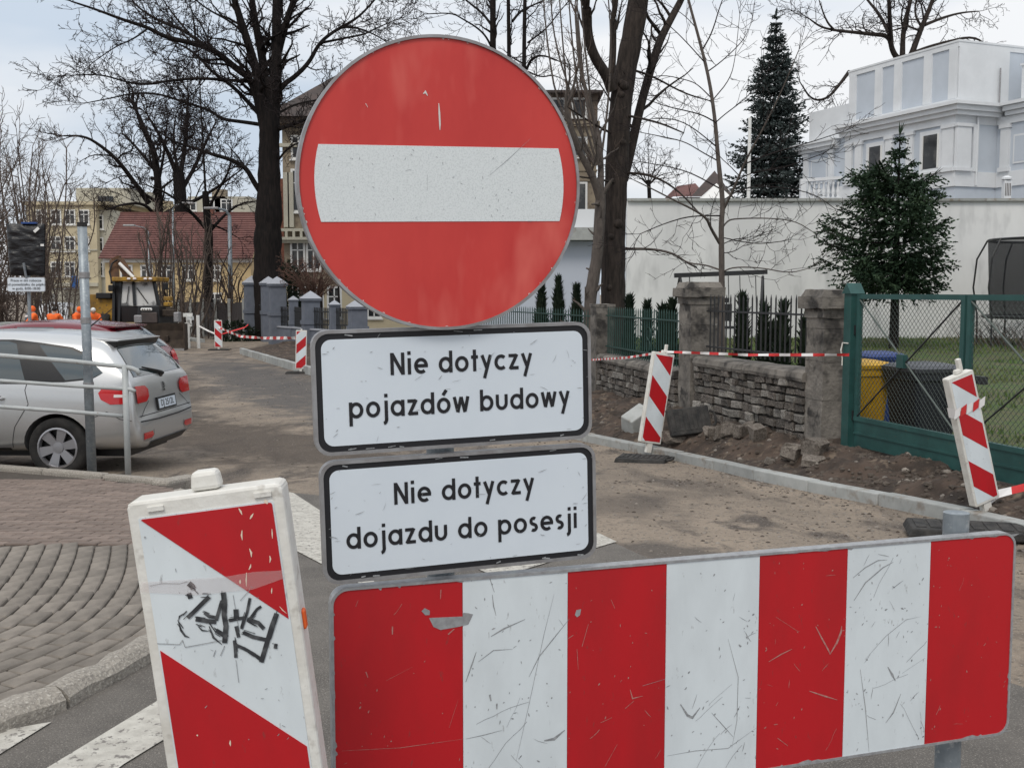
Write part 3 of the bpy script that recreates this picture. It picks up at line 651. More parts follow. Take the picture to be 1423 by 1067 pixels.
# stroke alphabet of the plates: x-height 1
T = 0.225; q = (1 - T) / 2
def arc(cx, cy, r, a0, a1, n=14, ry=None): return [(cx + r * math.cos(R(a0 + (a1 - a0) * i / n)), cy + (ry or r) * math.sin(R(a0 + (a1 - a0) * i / n))) for i in range(n + 1)]
O_ = ('c', arc(.5, .5, q, 0, 360, 24)[:-1])
GL = {'o': (1.0, [O_]), 'a': (1.0, [O_, ('s', [(1 - T / 2, 0), (1 - T / 2, 1)])]), 'd': (1.0, [O_, ('s', [(1 - T / 2, 0), (1 - T / 2, 1.36)])]),
      'b': (1.0, [O_, ('s', [(T / 2, 0), (T / 2, 1.36)])]), 'p': (1.0, [O_, ('s', [(T / 2, -.46), (T / 2, 1)])]),
      'ó': (1.0, [O_, ('s', [(.46, 1.14), (.72, 1.46)])]), 'e': (.98, [('s', [(.12, .5), (.88, .5)] + arc(.5, .5, q, 8, 310, 22))]), 'c': (.86, [('s', arc(.5, .5, q, 48, 312, 20))]),
      'i': (.3, [('s', [(.15, 0), (.15, 1)]), ('s', [(.15, 1.2), (.15, 1.42)])]), 'j': (.36, [('s', [(.24, 1), (.24, -.16)] + arc(.0, -.16, .24, 0, -80, 8)), ('s', [(.24, 1.2), (.24, 1.42)])]),
      'N': (1.0, [('s', [(T / 2, 0), (T / 2, 1.36)]), ('s', [(1 - T / 2, 0), (1 - T / 2, 1.36)]), ('s', [(T / 2 + .02, 1.30), (1 - T / 2 - .02, .06)])]),
      't': (.52, [('s', [(.26, 0), (.26, 1.36)]), ('s', [(0, .9), (.52, .9)])]), 'y': (.84, [('s', [(.74, 1), (.26, -.46)]), ('s', [(.10, 1), (.45, .16)])]),
      'z': (.78, [('s', [(.02, .89), (.64, .89)]), ('s', [(.66, .96), (.12, .04)]), ('s', [(.12, .11), (.78, .11)])]), 'w': (1.22, [('s', [(.10, 1), (.34, .06)]), ('s', [(.34, .02), (.61, .98)]), ('s', [(.61, .98), (.88, .02)]), ('s', [(.88, .06), (1.12, 1)])]),
      'u': (.9, [('s', [(T / 2, 1), (T / 2, .45)] + arc(.45, .45, .45 - T / 2, 180, 360, 12) + [(.9 - T / 2, 1)])]), 's': (.66, [('s', arc(.33, .71, .20, 50, 250, 10, .19) + arc(.33, .30, .21, 70, -130, 10, .19))])}
def lettering(name, txt, F, cx, base, width, xh, parent, m, d=-.0009, tk=T):
    gap = .20; tot = 0; items = []
    for ch in txt:
        if ch == ' ': tot += .62; continue
        wd, st = GL[ch]; items.append((tot, st)); tot += wd + gap
    sc = width / (tot - gap); k = 0
    for x0, st in items:
        mb_ = MB()
        for typ, pts in st:
            k += 1; mb_.ribbon([(cx - width / 2 + (x0 + x) * sc, base + y * xh) for x, y in pts], tk * (xh + sc) / 2, F, d - .00004 * (k % 5), closed=typ == 'c')
        mb_.obj(name, m, parent)
PW, PHH = 0.600, 0.254
def plate(label, px, py, lines, seed):
    F = frame_at(px, py, 0.008); o = F[0]
    t = thing('text_plate', label, 'sign plate', (o.x - N0.x * .02, o.y - N0.y * .02, o.z - PHH / 2), group='white plates under the round sign')
    a = rrect(PW, PHH, .032, 6); b = rrect(PW - .014, PHH - .014, .027, 6); c = rrect(PW - .038, PHH - .038, .020, 6)
    m = MB(); m.prism(a, F, .004, .022); m.ring(a, b, F, -.002, .004); m.obj('rim', M_alu, t)
    m = MB(); m.prism(b, F, .001, .0035); m.obj('black_border', M_black, t)
    m = MB(); m.prism(c, F, 0.0, .0028); m.obj('white_face', M_platewhite, t)
    for tx, cx, by, wd in lines: lettering('letter', tx, F, cx, by, wd, .0335, t, M_black)
    r2 = random.Random(seed); m = MB()
    for i in range(46):
        x, y = r2.uniform(-.285, .285), r2.uniform(-.112, .112)
        if r2.random() < .35: x = r2.choice((-1, 1)) * r2.uniform(.24, .296)
        a_ = r2.gauss(.3, .5); l_ = r2.choice((.003, .005, .007, .012, .02)); cv = r2.uniform(-30, 30); pts = []
        for j in range(4): pts.append((x, y)); x += math.cos(a_) * l_ / 3; y += math.sin(a_) * l_ / 3; a_ += cv * l_ / 3
        m.ribbon(pts, r2.uniform(.0006, .0014), F, -.0016, taper=True)
    for i in range(10):                   # chipped border
        x = r2.uniform(-.27, .27); sg = r2.choice((-1, 1)); m.ribbon([(x, sg * .117), (x + r2.uniform(.006, .02), sg * (.117 + r2.uniform(-.003, .003)))], r2.uniform(.001, .003), F, -.0016, taper=False)
    tag(m.obj('scratches', M_scrw, t), kind='stuff')
    m = MB(); m.box(o - N0 * .032, (.08, .03, .03), mat=Matrix((U1, -N0, V1)).transposed()); m.obj('clamp', M_alu, t)
plate('upper white plate reading Nie dotyczy pojazdów budowy', 636, 537.5, (('Nie dotyczy', .012, .031, .306), ('pojazdów budowy', .010, -.054, .478)), 5)
plate('lower white plate reading Nie dotyczy dojazdu do posesji', 645, 711, (('Nie dotyczy', .004, .028, .306), ('dojazdu do posesji', .002, -.057, .506)), 6)
F = frame_at(616, 256, 0.022); o = F[0]; RD = .2965
sign = thing('no_entry_sign', 'round red no entry sign with a white bar and grey rim', 'road sign', (o.x - N0.x * .03, o.y - N0.y * .03, o.z - RD))
mb = MB(); mb.prism(circ(RD, 96), F, .004, .024); mb.ring(circ(RD, 96), circ(RD - .006, 96), F, -.004, .004); mb.obj('rim', M_alu, sign)
mb = MB(); mb.prism(circ(RD - .006, 96), F, .0, .003); mb.obj('red_face', M_redfaded, sign)
hb = .0755; ra = .271; a1 = math.degrees(math.asin(hb / ra))
bar = [(ra * math.cos(R(a)), ra * math.sin(R(a))) for a in [-a1 + 2 * a1 * i / 10 for i in range(11)]] + [(-ra * math.cos(R(a)), ra * math.sin(R(a))) for a in [a1 - 2 * a1 * i / 10 for i in range(11)]]
bar = [(x * .962, y) for x, y in bar]
mb = MB(); mb.prism(bar, F, -.0012, .0); mb.obj('white_bar', M_barwhite, sign)
mb = MB(); c4 = lambda *l: pxs(l, .4031, 400, 40, F)
for pts, wd in ((c4((520, 258), (522, 290), (524, 330), (524, 350)), .004), (c4((466, 225), (474, 218), (482, 232)), .004), (c4((268, 258), (275, 272)), .003)): mb.ribbon(pts, wd, F, -.0008, taper=True)
for i in range(26):
    a = rg.uniform(0, 6.28); r_ = .2895; l_ = rg.uniform(.004, .012); mb.ribbon([(r_ * math.cos(a), r_ * math.sin(a)), ((r_ - .001) * math.cos(a + l_), (r_ - .001) * math.sin(a + l_)), (r_ * math.cos(a + 2 * l_), r_ * math.sin(a + 2 * l_))], rg.uniform(.0006, .002), F, -.0007, taper=True)
tag(mb.obj('pale_scratches', mat('bared_white', (.62, .6, .58)), sign), kind='stuff')
mb = MB()
for pts, wd in ((c4((690, 510), (760, 450), (835, 380)), .0010), (c4((480, 505), (480, 560)), .0012), (c4((405, 490), (425, 486)), .002), (c4((828, 664), (842, 664)), .003)): mb.ribbon(pts, wd, F, -.0018, taper=True)
for i in range(40):
    x, y = rg.uniform(-.24, .24), rg.uniform(-.07, .07); mb.ribbon([(x, y), (x + rg.uniform(-.004, .004), y + rg.uniform(-.006, .006))], .001, F, -.0018)
tag(mb.obj('scratches', M_scrw, sign), kind='stuff')
mb = MB()
for dy in (-.12, .12): mb = MB(); mb.box(o - N0 * .04 + V1 * dy, (.09, .04, .035), mat=Matrix((U1, -N0, V1)).transposed()); mb.obj('clamp', M_alu, sign)

# ================================================================ GUIDE BOARDS
def guide_board(label, base, H, rot, slash='\\', w_=.27, foot=.12, extra=None, phase=0.0, base_plate=True):
    t = thing('guide_board', label, 'guide board', base, rot=rot, group='striped guide boards along the road works')
    X = V((1, 0, 0)); Fp = (V((0, -.035, foot)), X, Z, V((0, 1, 0)))
    h = H - foot; m = MB(); ol = rrect(w_, h, .012, 3, 0, h / 2); m.prism(ol, Fp, 0, .07); f = m.obj('frame', M_plastic, t, local=True); bevel(f, .006, 2)
    il = rrect(w_ - .036, h - .05, .004, 2, 0, h / 2 - .004); m = MB(); m.prism(il, Fp, -.0015, .002); m.obj('white_panel', M_white, t, local=True)
    top_ = h / 2 - .004 + (h - .05) / 2; x0 = -(w_ - .036) / 2; k = -3
    bw = .235 * (w_ / .27)
    while k < 9:
        lo_, hi_ = phase + (2 * k - 1) * bw, phase + 2 * k * bw; s_ = 0.92 if slash == '\\' else -0.92
        # q = (top-y) - (x-x0)*s ; red where lo<=q<hi
        pl = clip(clip(rrect(w_ - .042, h - .056, .004, 2, 0, h / 2 - .004), -s_, -1, hi_ - top_ - x0 * s_), s_, 1, -(lo_ - top_ - x0 * s_))
        if len(pl) > 2: m = MB(); m.prism(pl, Fp, -.0028, -.0015); m.obj('red_stripe', M_red, t, local=True)
        k += 1
    m = MB(); m.box((0, 0, H + .018), (.052, .045, .034), taper=.86); kn = m.obj('handle', M_plastic, t, local=True); bevel(kn, .008, 2)
    m = MB(); m.box((0, 0, foot / 2), (.07, .055, foot)); m.obj('foot', M_plastic, t, local=True)
    return t, Fp, h
def rubber_base(label, c, rz, sz=(.8, .4, .09), rot=None, flat=True):
    t = thing('rubber_base', label, 'base plate', c, rz, 'rubber feet of the guide boards', rot=rot)
    m = MB(); x, y, z = sz; m.box((0, 0, z * .3), (x, y, z * .6), taper=.94); b = m.obj('slab', M_rubber, t, local=True); bevel(b, .012, 2)
    m = MB()
    for i in range(-4, 5): m.box((i * x / 10, 0, z * .62), (x / 14, y * .66, z * .08))
    m.obj('ribs', M_rubber, t, local=True)
    m = MB(); m.tube([(x * .5, -y * .3, z * .4), (x * .58, -y * .2, z * .5), (x * .6, 0, z * .55), (x * .58, y * .2, z * .5), (x * .5, y * .3, z * .4)], .018, 6); m.obj('handle', M_rubber, t, local=True)
    return t
# the near one, leaning over at the lower left
tp = at(291, 678, 1.9); tl = R(6.9); Hn = tp.z / math.cos(tl)
nb, Fp, hh = guide_board('large leaning guide board in front with black graffiti on its white stripe', (tp.x + Hn * math.sin(tl), 1.9, 0), Hn, (0, -tl, R(4)))
rub = rubber_base('black rubber foot under the graffiti guide board', (tp.x + Hn * math.sin(tl), 1.95, 0.0), R(5), (.8, .4, .1))
FN = Fp
def w2l(px, py):                          # photograph pixel to the panel of the near board
    M_ = wm(nb); o = M_ @ Fp[0]; n_ = (M_.to_3x3() @ Fp[3]); p = hit(px, py, o, n_); l_ = M_.inverted() @ p - Fp[0]; return (l_.x, l_.z)
gcol = mat('black_marker', (0.03, 0.032, 0.036), (0.12, 0.125, 0.13), 55, r=0.6, lo=.45, hi=.75)
mb = MB(); S4 = .3908
def g4(*l): return [w2l(x * S4, 650 + y * S4) for x, y in l]
for pts, wd in ((g4((672, 408), (684, 418), (690, 428)), .010), (g4((668, 455), (684, 450)), .010), (g4((690, 430), (706, 444)), .004), (g4((720, 445), (752, 446)), .004),
                (g4((745, 455), (715, 485), (690, 510), (668, 530)), .0075), (g4((665, 510), (640, 525), (636, 540)), .003), (g4((636, 545), (645, 575), (660, 595), (675, 600)), .004),
                (g4((697, 535), (740, 542), (770, 545)), .008), (g4((728, 512), (745, 525), (772, 530)), .006), (g4((795, 440), (800, 480), (798, 520), (805, 560), (800, 620)), .009), (g4((790, 470), (770, 540)), .006),
                (g4((770, 575), (810, 600)), .008), (g4((840, 500), (842, 530)), .009), (g4((815, 540), (870, 530)), .006), (g4((860, 570), (880, 510), (890, 460)), .005), (g4((885, 540), (915, 500), (930, 490)), .005),
                (g4((880, 535), (920, 548), (940, 570)), .007), (g4((865, 582), (900, 598), (945, 608)), .007), (g4((985, 515), (968, 560), (950, 620), (930, 688)), .0085), (g4((935, 685), (905, 660), (870, 640), (835, 625)), .006),
                (g4((835, 610), (838, 640), (840, 672)), .006), (g4((975, 630), (987, 632)), .009), (g4((705, 560), (720, 575), (745, 578)), .003), (g4((745, 560), (760, 600), (790, 625)), .004), (g4((840, 560), (850, 600)), .006)):
    mb.ribbon(pts, wd, FN, -.0032 - .00003 * (len(mb.f) % 9), taper=wd < .005)
    for k in range(3):
        q0, q1 = pts[0], pts[-1]; dx, dy = rg.uniform(-.004, .004), rg.uniform(-.006, .006); mb.ribbon([(q0[0] + dx, q0[1] + dy), ((q0[0] + q1[0]) / 2 + dx, (q0[1] + q1[1]) / 2 + dy)], .0012, FN, -.0036)
mb.obj('graffiti', gcol, nb, local=True)
mb = MB()
for pts, wd in ((g4((535, 418), (580, 408), (640, 410), (668, 402)), .001), (g4((560, 622), (640, 625), (650, 610), (660, 635), (740, 620), (790, 610)), .0012), (g4((840, 680), (850, 760)), .001), (g4((760, 668), (768, 645)), .0014), (g4((785, 665), (800, 630)), .0014), (g4((625, 355), (628, 368)), .001), (g4((515, 243), (519, 247)), .003),
                (g4((855, 470), (890, 430)), .001), (g4((830, 450), (850, 570)), .001)): mb.ribbon(pts, wd, FN, -.0032)
for i in range(26):
    x, y = rg.uniform(-.1, .1), rg.uniform(.45, 1.0); mb.ribbon([(x, y), (x + rg.uniform(-.006, .006), y + rg.uniform(-.004, .004))], rg.uniform(.0006, .0014), FN, -.0032)
tag(mb.obj('scratches', M_scrw, nb, local=True), kind='stuff')
mb = MB()
for pts, wd in ((g4((850, 142), (862, 165)), .003), (g4((890, 180), (902, 160)), .003), (g4((862, 220), (863, 255)), .0026), (g4((888, 285), (895, 315)), .003), (g4((886, 360), (893, 340)), .0026), (g4((968, 215), (970, 250)), .002), (g4((960, 310), (960, 335)), .0025), (g4((855, 395), (855, 410)), .003), (g4((878, 370), (877, 420)), .002), (g4((968, 425), (967, 445)), .002), (g4((943, 112), (953, 126)), .006), (g4((820, 965), (821, 985)), .003), (g4((703, 944), (704, 950)), .003), (g4((995, 490), (1000, 510), (1020, 515)), .0015)):
    mb.ribbon([pts[0]] + [((pts[0][0] + pts[-1][0]) / 2 + rg.uniform(-.0015, .0015), (pts[0][1] + pts[-1][1]) / 2)] + [pts[-1]], wd * 1.1, FN, -.0034, taper=True)
tag(mb.obj('pale_scratches', mat('cream_scuff', (.72, .60, .48)), nb, local=True), kind='stuff')
mb = MB(); pl = g4((500, 440), (505, 405), (800, 385), (900, 368), (1005, 362), (1012, 390), (900, 430), (700, 450)); mb.prism(pl, FN, -.0036, -.0033); mb.obj('clear_tape', M_wear, nb, local=True)
mb = MB(); mb.box((.27 / 2 + .002, -.01, Hn * .80), (.007, .022, .036)); rf = mb.obj('side_reflector', M_orange, nb, local=True); bevel(rf, .004)
mb = MB()
for x_, wd_ in ((-.085, .028), (.10, .03)): mb.box((x_, -.037, Hn - .012 - .004), (wd_, .006, .008)); mb.obj('frame_tab', M_plastic, nb, local=True); mb = MB()
# guide board beside the new kerb, second from the right
def board_by_px(label, top, bot, ybase, yaw, slash, H=None, w_=.27, phase=0.0, bob=0.0, foot=.12):
    b = gp(*bot); b.z += bob; Y = b.y; tp_ = at(top[0], top[1], Y); d = tp_ - b; H_ = d.length; tilt = math.atan2(d.x, d.z)
    return guide_board(label, b, H_, (0, tilt, yaw), slash, w_=w_, phase=phase, foot=foot)
gA, FA, hA = board_by_px('guide board leaning right beside the kerb with the tape tied to its top', (925, 491), (900, 634), 0, R(24), '\\', w_=.30, bob=.05)
pA = gp(893, 641); rubber_base('dark rubber foot under the tape tied guide board', (pA.x, pA.y, pA.z), R(-18), (.62, .45, .1))
gB, FBb, hB = board_by_px('guide board tilted left with striped tape wrapped round it before the gate', (1318, 518), (1372, 728), 0, R(20), '\\', w_=.24, bob=.06)
pB = gp(1352, 748); rubber_base('wide rubber foot under the tape wrapped guide board', (pB.x + .02, pB.y, pB.z + .03), R(-14), (.95, .42, .1))
pB2 = gp(1412, 764); rubber_base('loose rubber foot tipped up at the right edge', (pB2.x + .25, pB2.y - .1, pB2.z + .05), R(52), (.7, .4, .1), rot=(R(24), R(8), R(52)))
gC, _, _ = board_by_px('guide board on the far kerb just left of the white plate', (419, 459), (418, 519), 0, R(6), '/', w_=.29, phase=.1)
gD, _, _ = board_by_px('farthest guide board near the bulldozing blade and grey gate pillars', (303, 445), (304, 487), 0, R(6), '\\', w_=.30)
for o_, lb in ((gC, 'rubber foot under the guide board by the white plate'), (gD, 'rubber foot under the farthest guide board')):
    b = o_.location; rubber_base(lb, (b.x, b.y, g(b.y)), 0.1, (.8, .4, .09))
# handles with a lamp stub on boards A and B
for o_, H_ in ((gA, hA + .12), (gB, hB + .12)):
    m = MB(); m.box((.03, 0, H_ + .06), (.035, .035, .1)); bevel(m.obj('lamp_stub', M_plastic, o_, local=True), .006)
M_tapew = mat('tape_white', (.75, .73, .72), r=.5); M_taper = mat('tape_red', (.55, .03, .03), r=.5)
m = MB()
for k in range(5):
    x = -.15 + k * .06; m.cur = k % 2; m.add([V((x, -.041, hB * .70 + .12)), V((x + .06, -.041, hB * .70 + .135)), V((x + .085, -.041, hB * .70 + .20)), V((x + .025, -.041, hB * .70 + .185))], [(0, 1, 2, 3)])
m.cur = 0
for sx_ in (-.125, .125): m.add([V((sx_, -.041, hB * .70 + .12)), V((sx_, .04, hB * .70 + .12)), V((sx_, .04, hB * .70 + .2)), V((sx_, -.041, hB * .70 + .2))], [(0, 1, 2, 3)])
m.obj('tape_wrap', [M_tapew, M_taper], gB, local=True)
def barrier_tape(label, pts, wd=.075, seg=.22):
    pts = [V(p) for p in pts]; m = MB(); d = 0; acc = []
    P = []
    for a, b in zip(pts, pts[1:]):
        n = max(1, int((b - a).length / (seg / 2)))
        for i in range(n): P.append(a.lerp(b, i / n))
    P.append(pts[-1])
    for i, (a, b) in enumerate(zip(P, P[1:])):
        tw = .5 * math.sin(i * .7) + .3 * math.sin(i * .31 + 1); tw2 = .5 * math.sin((i + 1) * .7) + .3 * math.sin((i + 1) * .31 + 1)
        m.cur = (i // 2) % 2
        u1 = V((math.sin(tw) * .3, math.sin(tw), math.cos(tw))) * wd / 2; u2 = V((math.sin(tw2) * .3, math.sin(tw2), math.cos(tw2))) * wd / 2
        m.add([a - u1, b - u2, b + u2, a + u1], [(0, 1, 2, 3)])
    o_ = m.obj('barrier_tape', [M_tapew, M_taper]); return tag(o_, label, 'tape', 'red and white barrier tapes')
tA = wm(gA) @ V((0.03, 0, hA + .14))
barrier_tape('taut tape from the leaning guide board to the green gate post', [tA, tA.lerp(at(1180, 493, 11.0), .5) - V((0, 0, .02)), at(1180, 493, 11.0)], .032, .16)
barrier_tape('tape running from the leaning guide board back along the stone wall', [tA, at(870, 497, 15.5), at(822, 500, 19)], .032, .16)
pb = wm(gB) @ V((0, 0, .1)); barrier_tape('short tape end lying at the foot of the tilted guide board', [pb, pb + V((.12, .05, .07)), pb + V((.5, .2, .12)), pb + V((1.2, .5, .05))], .07)
tC = wm(gC) @ V((0, 0, .95)); tD = wm(gD) @ V((0, 0, .9))
barrier_tape('sagging tape between the two far guide boards', [tD, tD.lerp(tC, .35) - V((0, 0, .22)), tD.lerp(tC, .65) - V((0, 0, .15)), tC], .09, .5)
barrier_tape('white sagging tape left of the farthest guide board', [at(275, 452, 44), at(290, 460, 43.5), tD - V((0, 0, .3)), at(340, 455, 42), at(345, 451, 42)], .07, 2.5)
# ================================================================ RIGHT SIDE: stone wall, fences, gate, garden
STONES = []
def stone_mesh(seed, m, name='stone', jit=.10, bv=.09):
    r_ = random.Random(seed); bm = bmesh.new(); bmesh.ops.create_cube(bm, size=1.0)
    bmesh.ops.bevel(bm, geom=list(bm.edges), offset=bv, segments=1, affect='EDGES')
    for v_ in bm.verts:
        for k in range(3): v_.co[k] += r_.uniform(-jit, jit) * .6
    me = bpy.data.meshes.new(name); bm.to_mesh(me); bm.free(); me.materials.append(m); return me
STONES = [stone_mesh(i, M_stone) for i in range(8)]
M_light = mat('pale_wall_stone', (0.34, 0.32, 0.29), (0.13, 0.12, 0.108), 7, r=0.95, rnd=0.3, bump=0.7, bs=30)
STONES2 = [stone_mesh(20 + i, M_light) for i in range(4)]
def mat3(u, n): return Matrix((u, -n, Z)).transposed()          # columns: along, into the wall, up
def stone_wall(label, a, b, ztop, zbot, rh, cop, seed, pale=.3):
    a = V((a[0], a[1], 0)); b = V((b[0], b[1], 0)); u = (b - a).normalized(); n_ = V((-abs(u.y), u.x * (1 if u.y > 0 else -1), 0)).normalized()
    if n_.dot(CAM - a) < 0: n_ = -n_
    L_ = (b - a).length; r_ = random.Random(seed); t = thing('stone_wall', label, 'wall', ((a + b) / 2) + Z * zbot, group='low stone walls of the fence')
    m = MB(); m.box((a + b) / 2 + Z * (ztop + zbot) / 2 - n_ * .06, (L_, .3, ztop - zbot), mat=mat3(u, n_)); m.obj('mortar_core', M_mortar, t)
    z = ztop; row = 0
    while z > zbot + .02:
        h = r_.uniform(rh * .8, rh * 1.15); x = -r_.uniform(0, .1)
        while x < L_ - .05:
            wd = r_.uniform(.08, .27); x1 = min(L_, x + wd); x0 = max(0, x)
            c = a + u * ((x0 + x1) / 2) + Z * (z - h / 2) + n_ * (.09 + r_.uniform(-.012, .02))
            me = r_.choice(STONES2) if r_.random() < pale else r_.choice(STONES)
            link('stone', me, t, loc=V(c) - V(t.location), rot=(r_.uniform(-.12, .12), r_.uniform(-.10, .10), math.atan2(u.y, u.x) + r_.uniform(-.12, .12)), scale=((x1 - x0) * r_.uniform(.8, .98), .12 + r_.uniform(-.02, .03), h * r_.uniform(.72, .98)))
            x = x1
        z -= h; row += 1
    k = max(2, int(L_ / 1.1))
    for i in range(k):                    # coping stones
        p0, p1 = a + u * (L_ * i / k + .004), a + u * (L_ * (i + 1) / k - .004); m = MB(); n = 6; prof = [(.17, 0), (.18, .04), (.16, cop * .8), (.10, cop), (-.2, cop), (-.24, 0)]
        for j in range(n + 1):
            for pu, pz in prof:
                p = p0.lerp(p1, j / n) + n_ * pu + Z * (ztop + pz); q_ = noise.noise_vector(p * 5) * .013; m.v.append(p + q_)
        kk = len(prof)
        for j in range(n):
            for l in range(kk): m.f.append((j * kk + l, j * kk + (l + 1) % kk, (j + 1) * kk + (l + 1) % kk, (j + 1) * kk + l)); m.m.append(0)
        m.f.append(tuple(range(kk - 1, -1, -1))); m.f.append(tuple(n * kk + l for l in range(kk))); m.m += [0, 0]
        m.obj('coping_stone', M_sand, t)
    return t
P2, P1, P3 = (3.49, 11.85), (2.58, 14.95), (1.62, 19.4)
stone_wall('stone wall with pale weathered stones between the two capped pillars', (3.39, 12.0), (2.62, 14.7), .60, -.42, .105, .125, 1, .42)
stone_wall('darker lower stone wall left of the leaning guide board', (2.45, 15.2), (1.66, 19.2), .38, -.55, .105, .12, 2, .2)
stone_wall('far stretch of stone wall beyond the plain brown pillar', (1.5, 19.7), (0.5, 24), .30, -.62, .14, .12, 3, .15)
def pillar(label, c, size, zb, ztop, cap, kind):
    u = V((-.25, .968, 0)).normalized(); n_ = V((-u.y, u.x, 0)); M3 = mat3(u, n_); c = V((c[0], c[1], 0)); r_ = random.Random(int(c.y * 10))
    t = thing('stone_pillar', label, 'pillar', c + Z * zb); z = zb; zc = ztop - cap
    def block(z0, z1, s_, name, m_=M_sand, bv=.02, tp=1.0):
        m = MB(); m.box(c + Z * (z0 + z1) / 2, (s_, s_, z1 - z0), mat=M3, taper=tp); o_ = m.obj(name, m_, t)
        bm = bmesh.new(); bm.from_mesh(o_.data); bmesh.ops.subdivide_edges(bm, edges=bm.edges, cuts=3, use_grid_fill=True)
        for v_ in bm.verts: v_.co += noise.noise_vector(v_.co * 6 + c) * .014
        bm.to_mesh(o_.data); bm.free(); return o_
    if kind == 'plain':
        block(zb, zc, size, 'shaft_block'); block(zc, ztop, size * 1.06, 'cap'); return
    block(zb, zb + .32, size * 1.16, 'plinth'); z = zb + .32; hs = [.5, .42, .36, .6]
    i = 0
    while z < zc - .12:
        z1 = min(zc - .10, z + hs[i % 4]);  z1 = zc - .10 if zc - .10 - z1 < .12 else z1
        block(z + .004, z1, size, 'shaft_block'); z = z1; i += 1
    block(zc - .10, zc, size * 1.10, 'neck'); block(zc, zc + cap * .62, size * 1.36, 'cap'); block(zc + cap * .62, ztop, size * 1.22, 'cap_top', tp=.86)
pillar('tall sandstone pillar with a broad cap in front of the swing', P1, .40, -.45, 1.73, .2, 'cap')
pillar('soot stained sandstone pillar with rounded cap beside the green gate post', P2, .37, -.40, 1.62, .2, 'cap')
pillar('plain brown square fence pillar under the big tree trunk', P3, .34, -.6, 1.38, .05, 'plain')
def iron_fence(label, a, b, z0, z1, rails, sp, m_, r=.011, ring=None, off=0.0):
    a = V((a[0], a[1], 0)); b = V((b[0], b[1], 0)); L_ = (b - a).length; u = (b - a) / L_; t = thing('iron_fence', label, 'fence', (a + b) / 2 + Z * z0, group='iron fences on the stone walls')
    q = MB(); q.tube([(0, 0, 0), (0, 0, z1 - z0 - .05), (0, 0, z1 - z0)], [r, r, .002], 5); me = q.mesh('bar', m_); k = int(L_ / sp)
    for i in range(k):
        p = a + u * (sp * (i + .5)) + Z * z0; link('bar', me, t, loc=p - V(t.location), scale=(1, 1, 1 + rng.uniform(-.01, .01)))
    for z in rails:
        q = MB(); q.bar(a + Z * z, b + Z * z, .035, .022); q.obj('rail', m_, t)
    if ring:
        for d_, zc, rr in ring:
            q = MB(); c = a + u * d_ + Z * zc; q.tube([c + u * (rr * math.cos(i * math.pi / 8)) + Z * (rr * math.sin(i * math.pi / 8)) for i in range(16)], .008, 5, closed=True); q.obj('ring', m_, t)
    return t
iron_fence('dark iron fence on the wall between the two capped pillars', (3.38, 12.05), (2.66, 14.7), .78, 1.56, (1.34, .86), .118, M_blackmetal)
iron_fence('green iron fence with a small ring left of the tall capped pillar', (2.46, 15.2), (1.68, 19.2), .52, 1.34, (1.18, .64), .115, M_green, ring=[(1.7, .95, .10), (1.72, .75, .10)])
iron_fence('green iron fence right of the round sign in front of dark bushes', (1.52, 19.7), (-1.2, 28.5), .42, 1.28, (1.15, .55), .15, M_green)
# gate
gd = V((.262, -.965, 0)).normalized(); gn = V((-.965, -.262, 0)); G0 = V((3.60, 11.42, 0))
gpost = thing('gate_post', 'dark green steel gate post with a small gabled cap beside the pillar', 'gate post', (G0.x, G0.y, -.35))
m = MB(); m.box(G0 + Z * .62, (.13, .13, 1.94), mat=mat3(gd, gn)); m.obj('post', M_gate, gpost)
FG = (G0 + gn * .085, gd, Z, -gn); m = MB(); m.prism([(-.085, 1.58), (.085, 1.58), (0, 1.69)], FG, 0, .17); m.obj('cap', M_gate, gpost)
for hz in (.3, 1.2): m = MB(); m.box(G0 + gd * .075 + Z * hz, (.03, .05, .1), mat=mat3(gd, gn)); m.obj('hinge', M_blackmetal, gpost)
m = MB(); tp_ = [G0 + gn * .075 - gd * .06 + Z * z for z in (1.06, .98, .9, .82)]; m.tube([tp_[0] + gd * .1, tp_[0], tp_[1] + gn * .02, tp_[2], tp_[3]], .008, 5); m.obj('plastic_tie', M_plastic, gpost)
